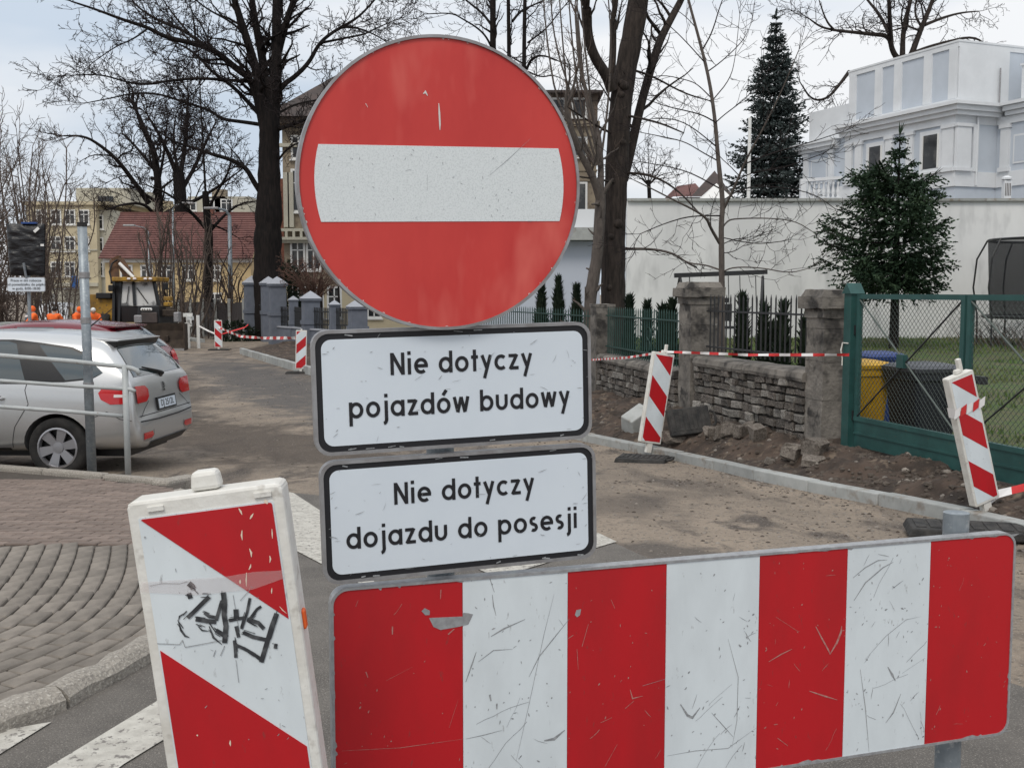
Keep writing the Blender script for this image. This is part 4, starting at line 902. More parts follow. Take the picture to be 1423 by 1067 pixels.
def leaf(label, s0, s1, zt, zp, zb, latch):
    o_ = G0 + gd * s0; L_ = s1 - s0; t = thing('gate_leaf', label, 'gate', o_ + Z * zb, group='two leaves of the green gate'); F_ = (o_, gd, Z, -gn); M3 = mat3(gd, gn)
    def bx(x0, x1, z0, z1, name, dp=.045, mm=M_gate): q_ = MB(); q_.box(o_ + gd * (x0 + x1) / 2 + Z * (z0 + z1) / 2, (x1 - x0, dp, z1 - z0), mat=M3); return q_.obj(name, mm, t)
    bx(0, L_, zt - .05, zt, 'top_rail'); bx(0, .05, zp, zt - .05, 'stile'); bx(L_ - .055, L_, zp, zt - .05, 'stile'); bx(0, L_, zb, zp - .02, 'kick_panel', .03); bx(0, L_, zp - .02, zp + .025, 'bottom_rail', .055); bx(0, L_, zp - .16, zp - .14, 'panel_rib', .05)
    q_ = MB(); w_ = L_ - .1; h_ = zt - zp - .07; sp = .062; k = -int(h_ / sp) - 1
    while k * sp < w_:
        for s_ in (1, -1):
            x0, x1 = k * sp, k * sp + h_; y0, y1 = (0, h_) if s_ > 0 else (h_, 0)
            if x0 < 0: y0 = y0 + (0 - x0) * s_; x0 = 0
            if x1 > w_: y1 = y1 - (x1 - w_) * s_; x1 = w_
            if x1 > x0: q_.tube([o_ + gd * (.05 + x0) + Z * (zp + .025 + y0) + gn * .004 * s_, o_ + gd * (.05 + x1) + Z * (zp + .025 + y1) + gn * .004 * s_], .0026, 3, cap=False)
        k += 1
    tag(q_.obj('chain_link_mesh', M_wire, t), kind='stuff')
    for (xa, za, xb, zb_) in ((.05, zt - .06, L_ - .05, zp + .03), (L_ - .05, zt - .06, .05, zp + .03)):
        q_ = MB(); q_.tube([o_ + gd * xa + Z * za + gn * .015, o_ + gd * xb + Z * zb_ + gn * .015], .009, 6); q_.obj('brace_rod', M_blackmetal if xa > 1 else M_wire, t)
    q_ = MB(); q_.box(o_ + gd * L_ * .47 + Z * (zt + zp) / 2 + gn * .02, (.11, .05, .13), mat=M3); q_.obj('brace_plate', M_gate, t)
    if latch:
        q_ = MB(); q_.box(o_ + gd * (L_ + .07) + Z * .82 - gn * .03, (.34, .05, .07), mat=M3); q_.obj('latch', M_blackmetal, t)
leaf('green gate leaf of chain link in front of the waste bins', .10, 1.80, 1.575, .27, -.02, True)
leaf('right green gate leaf in front of the trampoline', 1.83, 3.6, 1.575, .27, -.02, False)
# waste bins behind the gate
M_yellow = mat('yellow_bin_plastic', (0.62, 0.36, 0.012), (0.52, 0.29, 0.01), 6, r=0.45)
M_bluebin = mat('blue_bin_plastic', (0.012, 0.035, 0.16), r=0.45); M_darkbin = mat('dark_bin_plastic', (0.010, 0.012, 0.017), r=0.5); M_greylid = mat('dark_grey_lid', (0.045, 0.048, 0.058), r=0.4)
def wheelie_bin(label, c, rz, H, wd, mb_, ml_, lid_tilt=0):
    t = thing('wheelie_bin', label, 'waste bin', c, rz, 'waste bins behind the gate'); m = MB(); d_ = wd * 1.15
    def ringz(z, sx_, sy_, oy=0): return [V((x * sx_ / 2, y * sy_ / 2 + oy, z)) for x, y in ((-.86, -1), (.86, -1), (1, -.86), (1, .86), (.86, 1), (-.86, 1), (-1, .86), (-1, -.86))]
    hs = [(.06, .74, .72), (.10, .76, .74), (H * .55, .87, .87), (H * .80, .93, .94), (H * .82, 1.0, 1.0), (H * .90, 1.0, 1.0)]; vs = []
    for z, a_, b_ in hs: vs += ringz(z, wd * a_, d_ * b_)
    fs = [(i * 8 + j, i * 8 + (j + 1) % 8, i * 8 + 8 + (j + 1) % 8, i * 8 + 8 + j) for i in range(len(hs) - 1) for j in range(8)] + [tuple(range(7, -1, -1)), tuple(40 + j for j in range(8))]
    m.add(vs, fs); m.obj('body', mb_, t, local=True)
    m = MB(); vs = ringz(H * .905, wd * 1.05, d_ * 1.06) + ringz(H * .945, wd * 1.06, d_ * 1.08) + ringz(H * .975, wd * .9, d_ * .88) + ringz(H, wd * .5, d_ * .45)
    fs = [(i * 8 + j, i * 8 + (j + 1) % 8, i * 8 + 8 + (j + 1) % 8, i * 8 + 8 + j) for i in range(3) for j in range(8)] + [tuple(range(7, -1, -1)), tuple(24 + j for j in range(8))]
    m.add(vs, fs); m.obj('lid', ml_, t, local=True)
    m = MB(); m.tube([(-wd * .42, d_ * .5, H * .88), (-wd * .42, d_ * .62, H * .9), (wd * .42, d_ * .62, H * .9), (wd * .42, d_ * .5, H * .88)], .016, 6); m.obj('handle', ml_, t, local=True)
    for s_ in (-1, 1):
        m = MB(); m.lathe((s_ * wd * .46, d_ * .36, .1), [(.03, -.025), (.10, -.025), (.10, .025), (.03, .025)], 14, Matrix.Rotation(R(90), 3, 'Y')); m.obj('wheel', M_rubber, t, local=True)
    return t
def bin_at(label, px, y, rz, H, wd, a_, b_):
    x = (px - CX) * y / FPX; return wheelie_bin(label, (x, y, lawn_z(x, y) + .05), rz, H, wd, a_, b_)
bin_at('yellow wheelie bin behind the left end of the gate', 1196, 12.15, R(12), .94, .50, M_yellow, M_yellow)
bin_at('blue wheelie bin between the yellow and the dark bin', 1222, 12.85, R(8), .98, .46, M_bluebin, M_bluebin)
bb = bin_at('large dark wheelie bin with grey lid and a white sticker', 1284, 11.6, R(14), .98, .58, M_darkbin, M_greylid)
m = MB(); m.box((.17, -.345, .60), (.15, .006, .22), mat=Matrix.Rotation(R(5), 3, 'X')); m.obj('sticker', M_frame, bb, local=True)
# swing
Y = 22.0; sw = thing('garden_swing', 'dark metal garden swing frame standing behind the capped pillar', 'swing', (4.3, Y, lawn_z(4.3, Y)))
a, b = at(937, 383, Y), at(1066, 378, Y); m = MB(); m.bar(a, b, .08, .09); m.obj('crossbar', M_blackmetal, sw)
zg = lawn_z(4.3, Y)
for px in (945, 1060):
    tpt = at(px, 384, Y)
    for dy in (-1, 1): m = MB(); m.tube([tpt, V((tpt.x + (-.18 if px < 1000 else .25) * dy, Y + dy * .8, zg))], .028, 8); m.obj('leg', M_blackmetal, sw)
for px in (958, 1012, 1028, 1050):
    m = MB(); tpt = at(px, 383, Y); m.tube([tpt, tpt + V((.05, .02, -1.05))], .009, 4); m.obj('rope', M_blackmetal, sw)
m = MB(); p = at(1003, 455, Y); m.box(p, (.5, .3, .05)); m.box(p + V((0, .14, .3)), (.45, .05, .35)); m.box(p + V((0, .14, .55)), (.3, .05, .1)); m.obj('seat', M_blackmetal, sw)
# trampoline
tx, ty, tr_ = 13.0, 26.0, 1.55; tz = lawn_z(tx, ty); tmp = thing('trampoline', 'round garden trampoline with dark safety net at the right edge', 'trampoline', (tx, ty, tz))
M_net = mat('dark_net', (0.02, 0.022, 0.025), r=0.9, alpha=0.72)
m = MB(); n = 28; vs = [V((tx + tr_ * (.90 + .06 * zz) * math.cos(6.283 * i / n), ty + tr_ * (.90 + .06 * zz) * math.sin(6.283 * i / n), 1.02 + zz * 1.82)) for zz in (0, 1) for i in range(n)]
m.add(vs, [(i, (i + 1) % n, n + (i + 1) % n, n + i) for i in range(n)]); m.obj('net', M_net, tmp)
for zz, rr, th_, nm in ((2.84, .96, .03, 'top_ring'), (1.0, 1.0, .04, 'frame_ring')):
    m = MB(); m.tube([(tx + tr_ * rr * math.cos(6.283 * i / n), ty + tr_ * rr * math.sin(6.283 * i / n), zz) for i in range(n)], th_, 6, closed=True); m.obj(nm, M_blackmetal, tmp)
m = MB(); m.lathe((tx, ty, .98), [(tr_ * .98, 0), (tr_ * .98, .02)], 28); m.obj('jumping_mat', M_blackmetal, tmp)
for i in range(8):
    a = 6.283 * (i + .3) / 8; ca, sa = math.cos(a), math.sin(a); m = MB()
    m.tube([(tx + tr_ * k * ca, ty + tr_ * k * sa, z) for k, z in ((1.08, tz), (1.09, 1.0), (1.16, 1.7), (1.12, 2.4), (.97, 2.86))], .022, 6); m.obj('pole', M_blackmetal, tmp)
# white garden wall and the annex with pale blue wall
WX0, WY = 3.06, 29.0
gw = thing('garden_wall', 'tall white rendered garden wall with stains below the villa', 'wall', (11, WY, 0))
m = MB(); m.box((WX0 + 9.5, WY + .15, 1.9), (19, .3, 4.2)); m.obj('wall_face', M_wwall, gw)
k = 12
for i in range(k): m = MB(); m.box((WX0 + 19 * (i + .5) / k, WY + .13, 4.03), (19 / k - .012, .44, .07)); m.obj('coping_slab', M_conc, gw)
ax1 = 2.45; an = thing('annex', 'low annex with pale blue wall and white flat roof edge right of the sign', 'building', (0, 31, 0))
m = MB(); m.box((ax1 - 2.5, 33, 1.3), (5, 5.6, 3.4)); m.obj('wall', M_bluewall, an)
m = MB(); m.box((ax1 - 2.35, 32.95, 3.18), (5.3, 6.4, .34)); m.obj('fascia', M_conc, an)
m = MB(); m.box((ax1 - 2.4, 33.1, 3.62), (5.2, 6.0, .5)); m.obj('parapet', M_villa, an)
# villa
A1 = V((16.2, 40, 0)); dA = V((-.371, .928, 0)).normalized(); dB = V((.928, .371, 0)).normalized(); nA = -dB; nB = -dA
vil = thing('villa', 'white and pale blue villa with pilasters and cornice above the garden wall', 'villa', (18, 44, 0))
def vbox(x0, x1, y0, y1, z0, z1, name, mm, o_=A1): # x along facade A away from the corner, y outward from facade A (negative is inside)
    q_ = MB(); c = o_ + dA * (x0 + x1) / 2 + nA * (y0 + y1) / 2 + Z * (z0 + z1) / 2
    q_.box(c, (x1 - x0, y1 - y0, z1 - z0), mat=Matrix((dA, nA, Z)).transposed()); return q_.obj(name, mm, vil)
B1L = 1.95
vbox(0, 9, -8, 0, 0, 8.0, 'wall', M_villab)
vbox(-6.5, -.01, -8, -B1L, 0, 8.0, 'wing_wall', M_villab)
vbox(-.06, 9.05, -8, .06, 5.45, 6.0, 'base_band', M_villa); vbox(-6.5, -.07, -8, -B1L + .06, 5.45, 6.0, 'base_band', M_villa)
vbox(-.02, 6.1, -8.0, .08, 7.72, 8.0, 'architrave', M_villa)
for (x0, x1, e_, z0, z1, y1) in ((-.25, 6.3, .22, 8.0, 8.16, 0), (-.36, 6.4, .34, 8.16, 8.34, 0), (-.48, 6.5, .46, 8.34, 8.46, 0)): vbox(x0, x1, -8, y1 + e_, z0, z1, 'cornice', M_villa)
for (e_, z0, z1) in ((.18, 8.01, 8.16), (.30, 8.17, 8.34), (.42, 8.35, 8.47)): vbox(-6.8, -.5, -8, -B1L + e_, z0, z1, 'wing_cornice', M_villa)
vbox(-6.5, -.03, -8, -B1L + .07, 7.73, 8.0, 'architrave', M_villa)
for (e_, z0, z1) in ((.2, 7.62, 7.76), (.34, 7.76, 7.94), (.42, 7.94, 8.02)): vbox(6.52, 9.0 + e_, -8, e_, z0, z1, 'lower_cornice', M_villa)
vbox(0, 6.0, -4.5, -.02, 8.46, 10.62, 'attic', M_villab)
vbox(-.03, 6.03, -4.5, .03, 10.44, 10.62, 'attic_band', M_villa); vbox(-.03, 6.03, -4.5, .03, 8.46, 8.62, 'attic_band', M_villa); vbox(-.05, 6.05, -4.55, .05, 10.62, 10.69, 'attic_coping', M_villa)
for x in (.02, 1.3, 2.9, 4.0, 5.55): vbox(x, x + .42, -.02, .04, 8.62, 10.44, 'attic_strip', M_villa)
vbox(-.034, .0, -2.4, .0, 8.62, 10.44, 'attic_side', M_villa)
vbox(6.06, 9.0, -4.5, -.3, 8.0, 9.45, 'parapet', M_villa); vbox(-6.5, -.9, -8, -2.1, 8.47, 9.75, 'wing_parapet', M_villa); vbox(-6.6, -.86, -8, -2.05, 9.75, 9.83, 'parapet_coping', M_villa)
vbox(-6, 1.0, -8, -4.8, 8.4, 11.5, 'roof_storey', M_villa); vbox(-6, 1.2, -8, -4.6, 11.5, 11.75, 'roof_storey_cornice', M_conc)
def pil(x, wd, y=0.0, z0=6.0, z1=7.72, o_=A1):
    vbox(x - wd / 2, x + wd / 2, y, y + .10, z0 + .16, z1 - .14, 'pilaster', M_villa); vbox(x - wd / 2 - .05, x + wd / 2 + .05, y, y + .14, z0, z0 + .16, 'pilaster_base', M_villa); vbox(x - wd / 2 - .05, x + wd / 2 + .05, y, y + .14, z1 - .14, z1, 'pilaster_capital', M_villa)
for x, wd in ((.32, .55), (2.3, .35), (3.45, .4), (5.25, .4), (5.85, .4), (7.0, .3), (8.7, .3)): pil(x, wd, z1=7.72 if x < 6 else 7.60)
for x, wd in ((-.45, .4), (-2.1, .4), (-3.0, .4), (-5.2, .4)): pil(x, wd, -B1L)
# return face between the wings: pilasters facing the street
def bbox(y0, y1, z0, z1, name, mm, th_=.1): vbox(-th_, -.002, y0, y1, z0, z1, name, mm)
bbox(-.62, .06, 6.12, 7.60, 'corner_pilaster', M_villa, .12); bbox(-.66, .10, 6.0, 6.12, 'pilaster_base', M_villa, .16); bbox(-.66, .10, 7.60, 7.72, 'pilaster_capital', M_villa, .16); bbox(-1.0, -.74, 6.0, 7.72, 'pilaster', M_villa, .09)
def vwin(x, wd, y, z0, z1):
    f = vbox(x - wd / 2 - .14, x + wd / 2 + .14, y, y + .07, z0 - .12, z1 + .16, 'window', M_villa)
    for nm, a_ in (('pane', (x - wd / 2, x + wd / 2, y + .05, y + .075, z0, z1)),):
        g_ = vbox(*a_, nm, M_glass); g_.parent = f
    for k_ in (0, 1): g_ = vbox(x - wd / 2 if k_ else x + wd / 2 - .06, x - wd / 2 + .06 if k_ else x + wd / 2, y + .07, y + .10, z0, z1, 'sash', M_frame); g_.parent = f
    vbox(x - wd / 2 - .2, x + wd / 2 + .2, y, y + .14, z0 - .2, z0 - .12, 'window_sill', M_villa)
vwin(1.2, .85, 0, 6.2, 7.45); vwin(4.25, .8, 0, 6.2, 7.40); vwin(-3.9, 1.0, -B1L, 6.2, 7.45)
for x0, x1, y in ((7.3, 8.4, 0), (-1.75, -.8, -B1L)): vbox(x0, x1, y, y + .03, 6.25, 7.3, 'wall_panel', M_villa); vbox(x0 + .07, x1 - .07, y + .03, y + .036, 6.32, 7.23, 'panel_field', M_villab)
m = MB(); m.tube([A1 + dA * .02 + dB * .92 + nA * 0 - dA * .12 + Z * z for z in (5.5, 8.0)], .035, 8); m.obj('downpipe', M_villa, vil)
m = MB(); m.tube([A1 - dA * .12 + dB * 1.88 + Z * z for z in (8.5, 9.8)], .03, 8); m.obj('downpipe', M_alu, vil)
# balustrade
ba = at(1113, 262, 46.0); bb_ = at(1168, 258, 46.0); bal = thing('balustrade', 'white stone balustrade of turned balusters on the villa terrace', 'balustrade', (ba.x, 46, 5.3))
bz0, bz1 = at(1113, 279, 46).z, at(1113, 249, 46).z
m = MB(); m.bar(V((ba.x, 46, bz1 - .07)), V((bb_.x + .4, 46, bz1 + .08)), .26, .13); m.obj('handrail', M_villa, bal)
m = MB(); m.bar(V((ba.x, 46, bz0 + .05)), V((bb_.x + .4, 46, bz0 + .05)), .3, .14); m.obj('plinth', M_villa, bal)
m = MB(); m.box((ba.x + .08, 46, (bz0 + bz1) / 2), (.22, .24, bz1 - bz0)); m.obj('end_post', M_villa, bal)
q_ = MB(); hb_ = bz1 - bz0 - .24; q_.lathe((0, 0, 0), [(.07, 0), (.07, .05), (.04, .08), (.09, .3 * hb_), (.085, .4 * hb_), (.04, .78 * hb_), (.06, .88 * hb_), (.07, hb_)], 10); me = q_.mesh('baluster', M_villa, True)
for i in range(9): link('baluster', me, bal, loc=V((ba.x + .36 + i * .2, 46, bz0 + .12)) - V(bal.location))
m = MB(); m.box((ba.x + .9, 47.2, bz0 - 1.2), (2.4, 2.6, 2.35)); m.obj('terrace', M_villab, bal)
fp = at(1040, 280, 33); fl = thing('flagpole', 'thin white pole standing behind the garden wall before the tall spruce', 'pole', (fp.x, 33, .3)); m = MB(); m.tube([(fp.x, 33, .3), (fp.x, 33, at(1040, 164, 33).z)], [.065, .05], 8); m.obj('shaft', M_frame, fl)
vt = at(1398, 277, 35); ve = thing('roof_vent', 'small white louvred vent above the right end of the garden wall', 'vent', (vt.x, 35, vt.z - .6)); m = MB(); m.box((vt.x, 35, vt.z), (.22, .22, 1.2)); m.obj('shaft', M_villa, ve); m = MB(); m.lathe((vt.x, 35, vt.z + .62), [(.17, 0), (.17, .06), (.05, .12)], 10); m.obj('cap', M_villa, ve)
for i in range(4): m = MB(); m.box((vt.x - .075 + i * .05, 34.885, vt.z + .3), (.02, .01, .4)); m.obj('louvre', M_slate, ve)
# loose blocks and rubble on the verge
GB = [stone_mesh(50 + i, M_sett, 'block', .20, .14) for i in range(5)]
LBL = ['flat pale sett at the left end of the rubble row', 'small pale sett second in the rubble row', 'leaning sett in the middle of the rubble row', 'angular sett right of the middle of the rubble row', 'largest square sett at the right end of the rubble row', 'dark reddish sett behind the rubble row', 'left of the two granite setts by the soot stained pillar', 'right rounder granite sett by the soot stained pillar', 'flat broken slab piece below the upright setts', 'broken concrete lump right behind the leaning guide board', 'sett half buried in soil below the dark wall']
for i, (px, py, s_, fl_) in enumerate(((988, 601, .17, .7), (1001, 606, .17, .9), (1014, 601, .17, 1.0), (1029, 604, .17, .9), (1053, 607, .20, .95), (1041, 597, .16, .8), (1102, 634, .19, .9), (1132, 628, .21, .95), (1128, 640, .2, .4), (938, 610, .25, .6), (1070, 640, .1, .6))):
    p = vp(px, py + 5); z = p.z; o_ = link('granite_sett', GB[i % 5], loc=(p.x, p.y, z + s_ * fl_ * .40), rot=(rng.uniform(-.25, .25), rng.uniform(-.25, .25), rng.random() * 3), scale=(s_, s_ * .85, s_ * fl_)); tag(o_, LBL[i], 'stone', 'loose stones on the verge')
p = vp(889, 592); cb = thing('concrete_block', 'pale tapered concrete block lying tipped left of the leaning guide board', 'concrete block', (p.x, p.y, verge_z(p.x, p.y)), R(30), rot=(R(18), R(-30), R(25)))
m = MB(); m.box((0, 0, .12), (.42, .30, .24), taper=.8); bevel(m.obj('block', M_conc, cb, local=True), .015)
p = vp(958, 606); ru = rubber_base('grey foot plate leaning on the wall below the tall pillar', (p.x, p.y + .06, p.z + .17), 0, (.56, .36, .10), rot=(R(68), R(-6), R(10)))
# ================================================================ LEFT SIDE: cars, handrail, works
M_silver = mat('silver_car_paint', (0.58, 0.585, 0.585), r=0.30, metal=0.72, coat=0.4)
M_rcar = mat('dark_red_car_paint', (0.15, 0.010, 0.020), r=0.25, metal=0.3, coat=0.6)
M_wcar = mat('white_van_paint', (0.72, 0.73, 0.74), r=0.3, coat=0.4)
M_bcar = mat('dark_blue_car_paint', (0.03, 0.035, 0.05), r=0.3, coat=0.5)
M_trim = mat('black_trim', (0.012, 0.012, 0.013), r=0.35); M_tyre = mat('tyre', (0.014, 0.014, 0.014), (0.03, 0.028, 0.026), 9, r=0.9)
M_rim = mat('alloy_rim', (0.38, 0.38, 0.40), r=0.35, metal=0.7); M_tail = mat('red_lens', (0.50, 0.012, 0.015), r=0.12, coat=0.6); M_lensw = mat('white_lens', (0.75, 0.68, 0.66), r=0.15)
M_chrome = mat('chrome', (0.55, 0.55, 0.56), r=0.2, metal=0.9); M_seam = mat('panel_gap', (0.03, 0.03, 0.032), r=0.8)
def text_mesh(name, txt, size, m, parent, matrix, ext=.0006, align='CENTER'):
    c = bpy.data.curves.new(name, 'FONT'); c.body = txt; c.size = size; c.align_x = align; c.align_y = 'CENTER'; c.extrude = ext; c.resolution_u = 3
    o = bpy.data.objects.new('tmp', c); COL.objects.link(o); dg = bpy.context.evaluated_depsgraph_get(); me = bpy.data.meshes.new_from_object(o.evaluated_get(dg)); bpy.data.objects.remove(o)
    me.transform(matrix); me.materials.clear(); me.materials.append(m); return link(name, me, parent)
def evaluated(o):
    dg = bpy.context.evaluated_depsgraph_get(); me = bpy.data.meshes.new_from_object(o.evaluated_get(dg)); return me
def interp(tab, x, k):
    for a, b in zip(tab, tab[1:]):
        if a[0] <= x <= b[0]: t = (x - a[0]) / (b[0] - a[0]); return a[k] + (b[k] - a[k]) * t
    return tab[0][k] if x < tab[0][0] else tab[-1][k]
def car_shell(tab, half, belt, wheels, wr, inset=.22):
    """tab: (x from the tail, plan width factor, bottom z, top z)"""
    S = []
    for x, wf, zb, zt in tab:
        w_ = half * wf; zbelt = min(belt, zt - .09); k = max(0, min(1, (zt - belt) / .5)); ws = .965 - inset * k
        z3 = zb + (zbelt - zb) * .38; z4 = zb + (zbelt - zb) * .75
        S.append([(0, zb), (.72 * w_, zb), (.95 * w_, zb + .05), (1.0 * w_, z3), (.995 * w_, z4), (.965 * w_, zbelt), ((.965 + ws) / 2 * w_ * 1.008, (zbelt + zt) / 2), (ws * w_, zt - .045), (ws * w_ * .72, zt - .005), (0, zt + .012)])
    m = MB(); n = len(S[0])
    for (x, *_), s in zip(tab, S):
        loop = [(y, z) for y, z in s] + [(-y, z) for y, z in s[-2:0:-1]]
        for y, z in loop: m.v.append(V((x, y, z)))
    nl = 2 * n - 2
    for i in range(len(tab) - 1):
        for j in range(nl): m.f.append((i * nl + j, i * nl + (j + 1) % nl, (i + 1) * nl + (j + 1) % nl, (i + 1) * nl + j)); m.m.append(0)
    m.f.append(tuple(range(nl))[::-1]); m.f.append(tuple((len(tab) - 1) * nl + j for j in range(nl))); m.m += [0, 0]
    me = m.mesh('shell', M_silver, True); o = bpy.data.objects.new('tmp_shell', me); COL.objects.link(o)
    bm = bmesh.new(); bm.from_mesh(me); bmesh.ops.recalc_face_normals(bm, faces=bm.faces); bm.to_mesh(me); bm.free()
    o.modifiers.new('s', 'SUBSURF').levels = 2; me2 = evaluated(o); o.modifiers.clear(); o.data = me2
    cs = []
    for wx in wheels:
        q = MB(); q.lathe((wx, 0, wr - .01), [(wr + .06, -1.2), (wr + .06, 1.2)], 36, Matrix.Rotation(R(90), 3, 'X')); cme = q.mesh('c', M_trim)
        bm = bmesh.new(); bm.from_mesh(cme); bmesh.ops.recalc_face_normals(bm, faces=bm.faces); bm.to_mesh(cme); bm.free()
        c = bpy.data.objects.new('tmp_cut', cme); COL.objects.link(c); cs.append(c); b = o.modifiers.new('b', 'BOOLEAN'); b.operation = 'DIFFERENCE'; b.object = c; b.solver = 'EXACT'
    bpy.context.view_layer.update(); me3 = evaluated(o); bm = bmesh.new(); bm.from_mesh(me2); bv = BVHTree.FromBMesh(bm); bm.free()
    for c in cs: bpy.data.objects.remove(c)
    bpy.data.objects.remove(o); me3.polygons.foreach_set('use_smooth', [True] * len(me3.polygons))
    try: me3.set_sharp_from_angle(angle=R(35))
    except Exception: pass
    return me3, bv
def patch(bv, poly, axis, name, m, parent, off=.004, step=.05, sgn=1):
    """project an outline drawn in a side or tail view onto the body shell"""
    P = [V(p) for p in poly]; E = []
    for a, b in zip(P, P[1:] + P[:1]):
        k = max(1, int((b - a).length / step))
        for i in range(k): E.append(a.lerp(b, i / k))
    n0 = len(E); ins = []; x0, x1 = min(p.x for p in E), max(p.x for p in E); y0, y1 = min(p.y for p in E), max(p.y for p in E)
    y = y0 + step / 2
    while y < y1:
        x = x0 + step / 2
        while x < x1: ins.append(V((x, y))); x += step
        y += step
    r = delaunay_2d_cdt(E + ins, [(i, (i + 1) % n0) for i in range(n0)], [], 1, 1e-6); q = MB(); ok = []
    for p in r[0]:
        if axis == 'side': o_, d = V((p.x, sgn * 3, p.y)), V((0, -sgn, 0))
        else: o_, d = V((-3, p.x, p.y)), V((1, 0, 0))
        h = bv.ray_cast(o_, d); ok.append(h[0] is not None); q.v.append((h[0] + h[1] * off) if h[0] is not None else V((0, 0, 0)))
    F_ = [tuple(f) for f in r[2] if all(ok[i] for i in f)]; par = list(range(len(q.v)))
    def fd(i):
        while par[i] != i: par[i] = par[par[i]]; i = par[i]
        return i
    for f in F_:
        for i in f[1:]: par[fd(i)] = fd(f[0])
    cnt = {}
    for f in F_: k = fd(f[0]); cnt[k] = cnt.get(k, 0) + 1
    big_ = max(cnt, key=cnt.get)
    for f in F_:                          # keep the one connected piece
        if fd(f[0]) == big_: q.f.append(f); q.m.append(0)
    us = sorted({i for f in q.f for i in f}); mp_ = {o: i for i, o in enumerate(us)}; q.v = [q.v[i] for i in us]; q.f = [tuple(mp_[i] for i in f) for f in q.f]
    return q.obj(name, m, parent, local=True, smooth=True)
def seam(bv, pts, axis, parent, wd=.007, sgn=1, m=None, name='panel_gap'):
    q = MB(); P = []
    for a, b in zip(pts, pts[1:]):
        a = V(a); b = V(b); k = max(1, int((b - a).length / .04))
        for i in range(k): P.append(a.lerp(b, i / k))
    P.append(V(pts[-1])); H = []
    for p in P:
        h = bv.ray_cast(V((p.x, sgn * 3, p.y)), V((0, -sgn, 0))) if axis == 'side' else bv.ray_cast(V((-3, p.x, p.y)), V((1, 0, 0)))
        if h[0] is not None: H.append((h[0] + h[1] * .003, h[1]))
    for (a, na), (b, nb_) in zip(H, H[1:]):
        t = (b - a)
        if t.length < 1e-5: continue
        s_ = t.normalized().cross(na) * wd / 2; q.add([a - s_, b - s_, b + s_, a + s_], [(0, 1, 2, 3)])
    if q.v: q.obj(name, m or M_seam, parent, local=True)
def make_wheel(parent, loc, wr, side, spokes=6):
    q = MB(); ax = Matrix.Rotation(R(-90 * side), 3, 'X')
    q.lathe((0, 0, 0), [(wr * .66, -.10), (wr * .92, -.105), (wr, -.08), (wr, .08), (wr * .92, .105), (wr * .66, .10), (wr * .64, .03)], 32, ax, (0, 0)); wme = q.mesh('wheel', M_tyre, True)
    o = link('wheel', wme, parent, loc=loc)
    q = MB(); q.lathe((0, 0, 0), [(wr * .66, .02), (wr * .10, .03)], 32, ax, (0, 1)); b = q.mesh('rim', M_trim, True)
    r_ = link('rim', b, o)
    q = MB()
    for i in range(spokes):
        a = 6.2832 * i / spokes + .25
        for w0, w1, h_ in ((.035, .055, .085),):
            c, s_ = math.cos(a), math.sin(a); p0 = ax @ V((c * wr * .12, s_ * wr * .12, .078)); p1 = ax @ V((c * wr * .63, s_ * wr * .63, .092)); tt = ax @ V((-s_, c, 0)); nn = ax @ V((0, 0, 1))
            q.add([p0 - tt * w0, p0 + tt * w0, p1 + tt * w1, p1 - tt * w1, p0 - tt * w0 - nn * .03, p0 + tt * w0 - nn * .03, p1 + tt * w1 - nn * .03, p1 - tt * w1 - nn * .03], [(0, 1, 2, 3), (0, 4, 5, 1), (1, 5, 6, 2), (2, 6, 7, 3), (3, 7, 4, 0)])
    q.lathe((0, 0, 0), [(wr * .665, .05), (wr * .685, .102), (wr * .63, .106), (wr * .60, .05)], 32, ax, (0, 0)); q.lathe((0, 0, 0), [(wr * .2, .04), (wr * .18, .088), (.02, .09)], 16, ax)
    link('spokes', q.mesh('spokes', M_rim), o); return o
def small_parts_plate(t, y, z, x, txt, tilt=0.0, bv=None):
    if bv: x = bv.ray_cast(V((-3, y, z)), V((1, 0, 0)))[0].x - .014
    q = MB(); M3 = Matrix.Rotation(tilt, 3, 'Y'); q.box((x, y, z), (.022, .56, .15), mat=M3); pf = q.obj('license_plate', M_trim, t, local=True)
    q = MB(); q.box((x - .009, y, z), (.008, .51, .108), mat=M3); q.obj('plate_face', M_platewhite, pf, local=True)
    mtx = Matrix.Translation((x - .0145, y, z)) @ M3.to_4x4() @ Matrix(((0, 0, -1, 0), (-1, 0, 0, 0), (0, 1, 0, 0), (0, 0, 0, 1)))
    if txt: text_mesh('lettering', txt, .105, M_black, pf, mtx)
# --- silver people carrier
TABS = [(0.0, .84, .36, .57), (.015, .90, .33, .64), (.04, .93, .30, .70), (.055, .95, .29, .86), (.07, .962, .285, 1.0), (.10, .97, .28, 1.09), (.24, .985, .27, 1.28), (.37, .99, .27, 1.43), (.50, .995, .26, 1.515), (.95, 1, .25, 1.555), (1.6, 1, .24, 1.585), (2.2, 1, .24, 1.57), (2.75, 1, .24, 1.46), (3.2, 1, .24, 1.25), (3.5, .99, .24, 1.08), (3.9, .96, .25, .98), (4.2, .90, .28, .84), (4.36, .78, .32, .66), (4.40, .70, .36, .58)]
cy_ = 12.42; cx_ = -3.97
car = thing('parked_car', 'silver people carrier parked nearest behind the grey handrail', 'car', (cx_, cy_, g(cy_) + .01), R(177), 'cars parked on the left')
me, bv = car_shell(TABS, .915, 1.02, (.90, 3.60), .325); me.materials.clear(); me.materials.append(M_silver); link('body', me, car)
q = MB(); q.box((2.2, 0, .36), (3.9, 1.15, .34)); q.obj('underbody', M_trim, car, local=True)
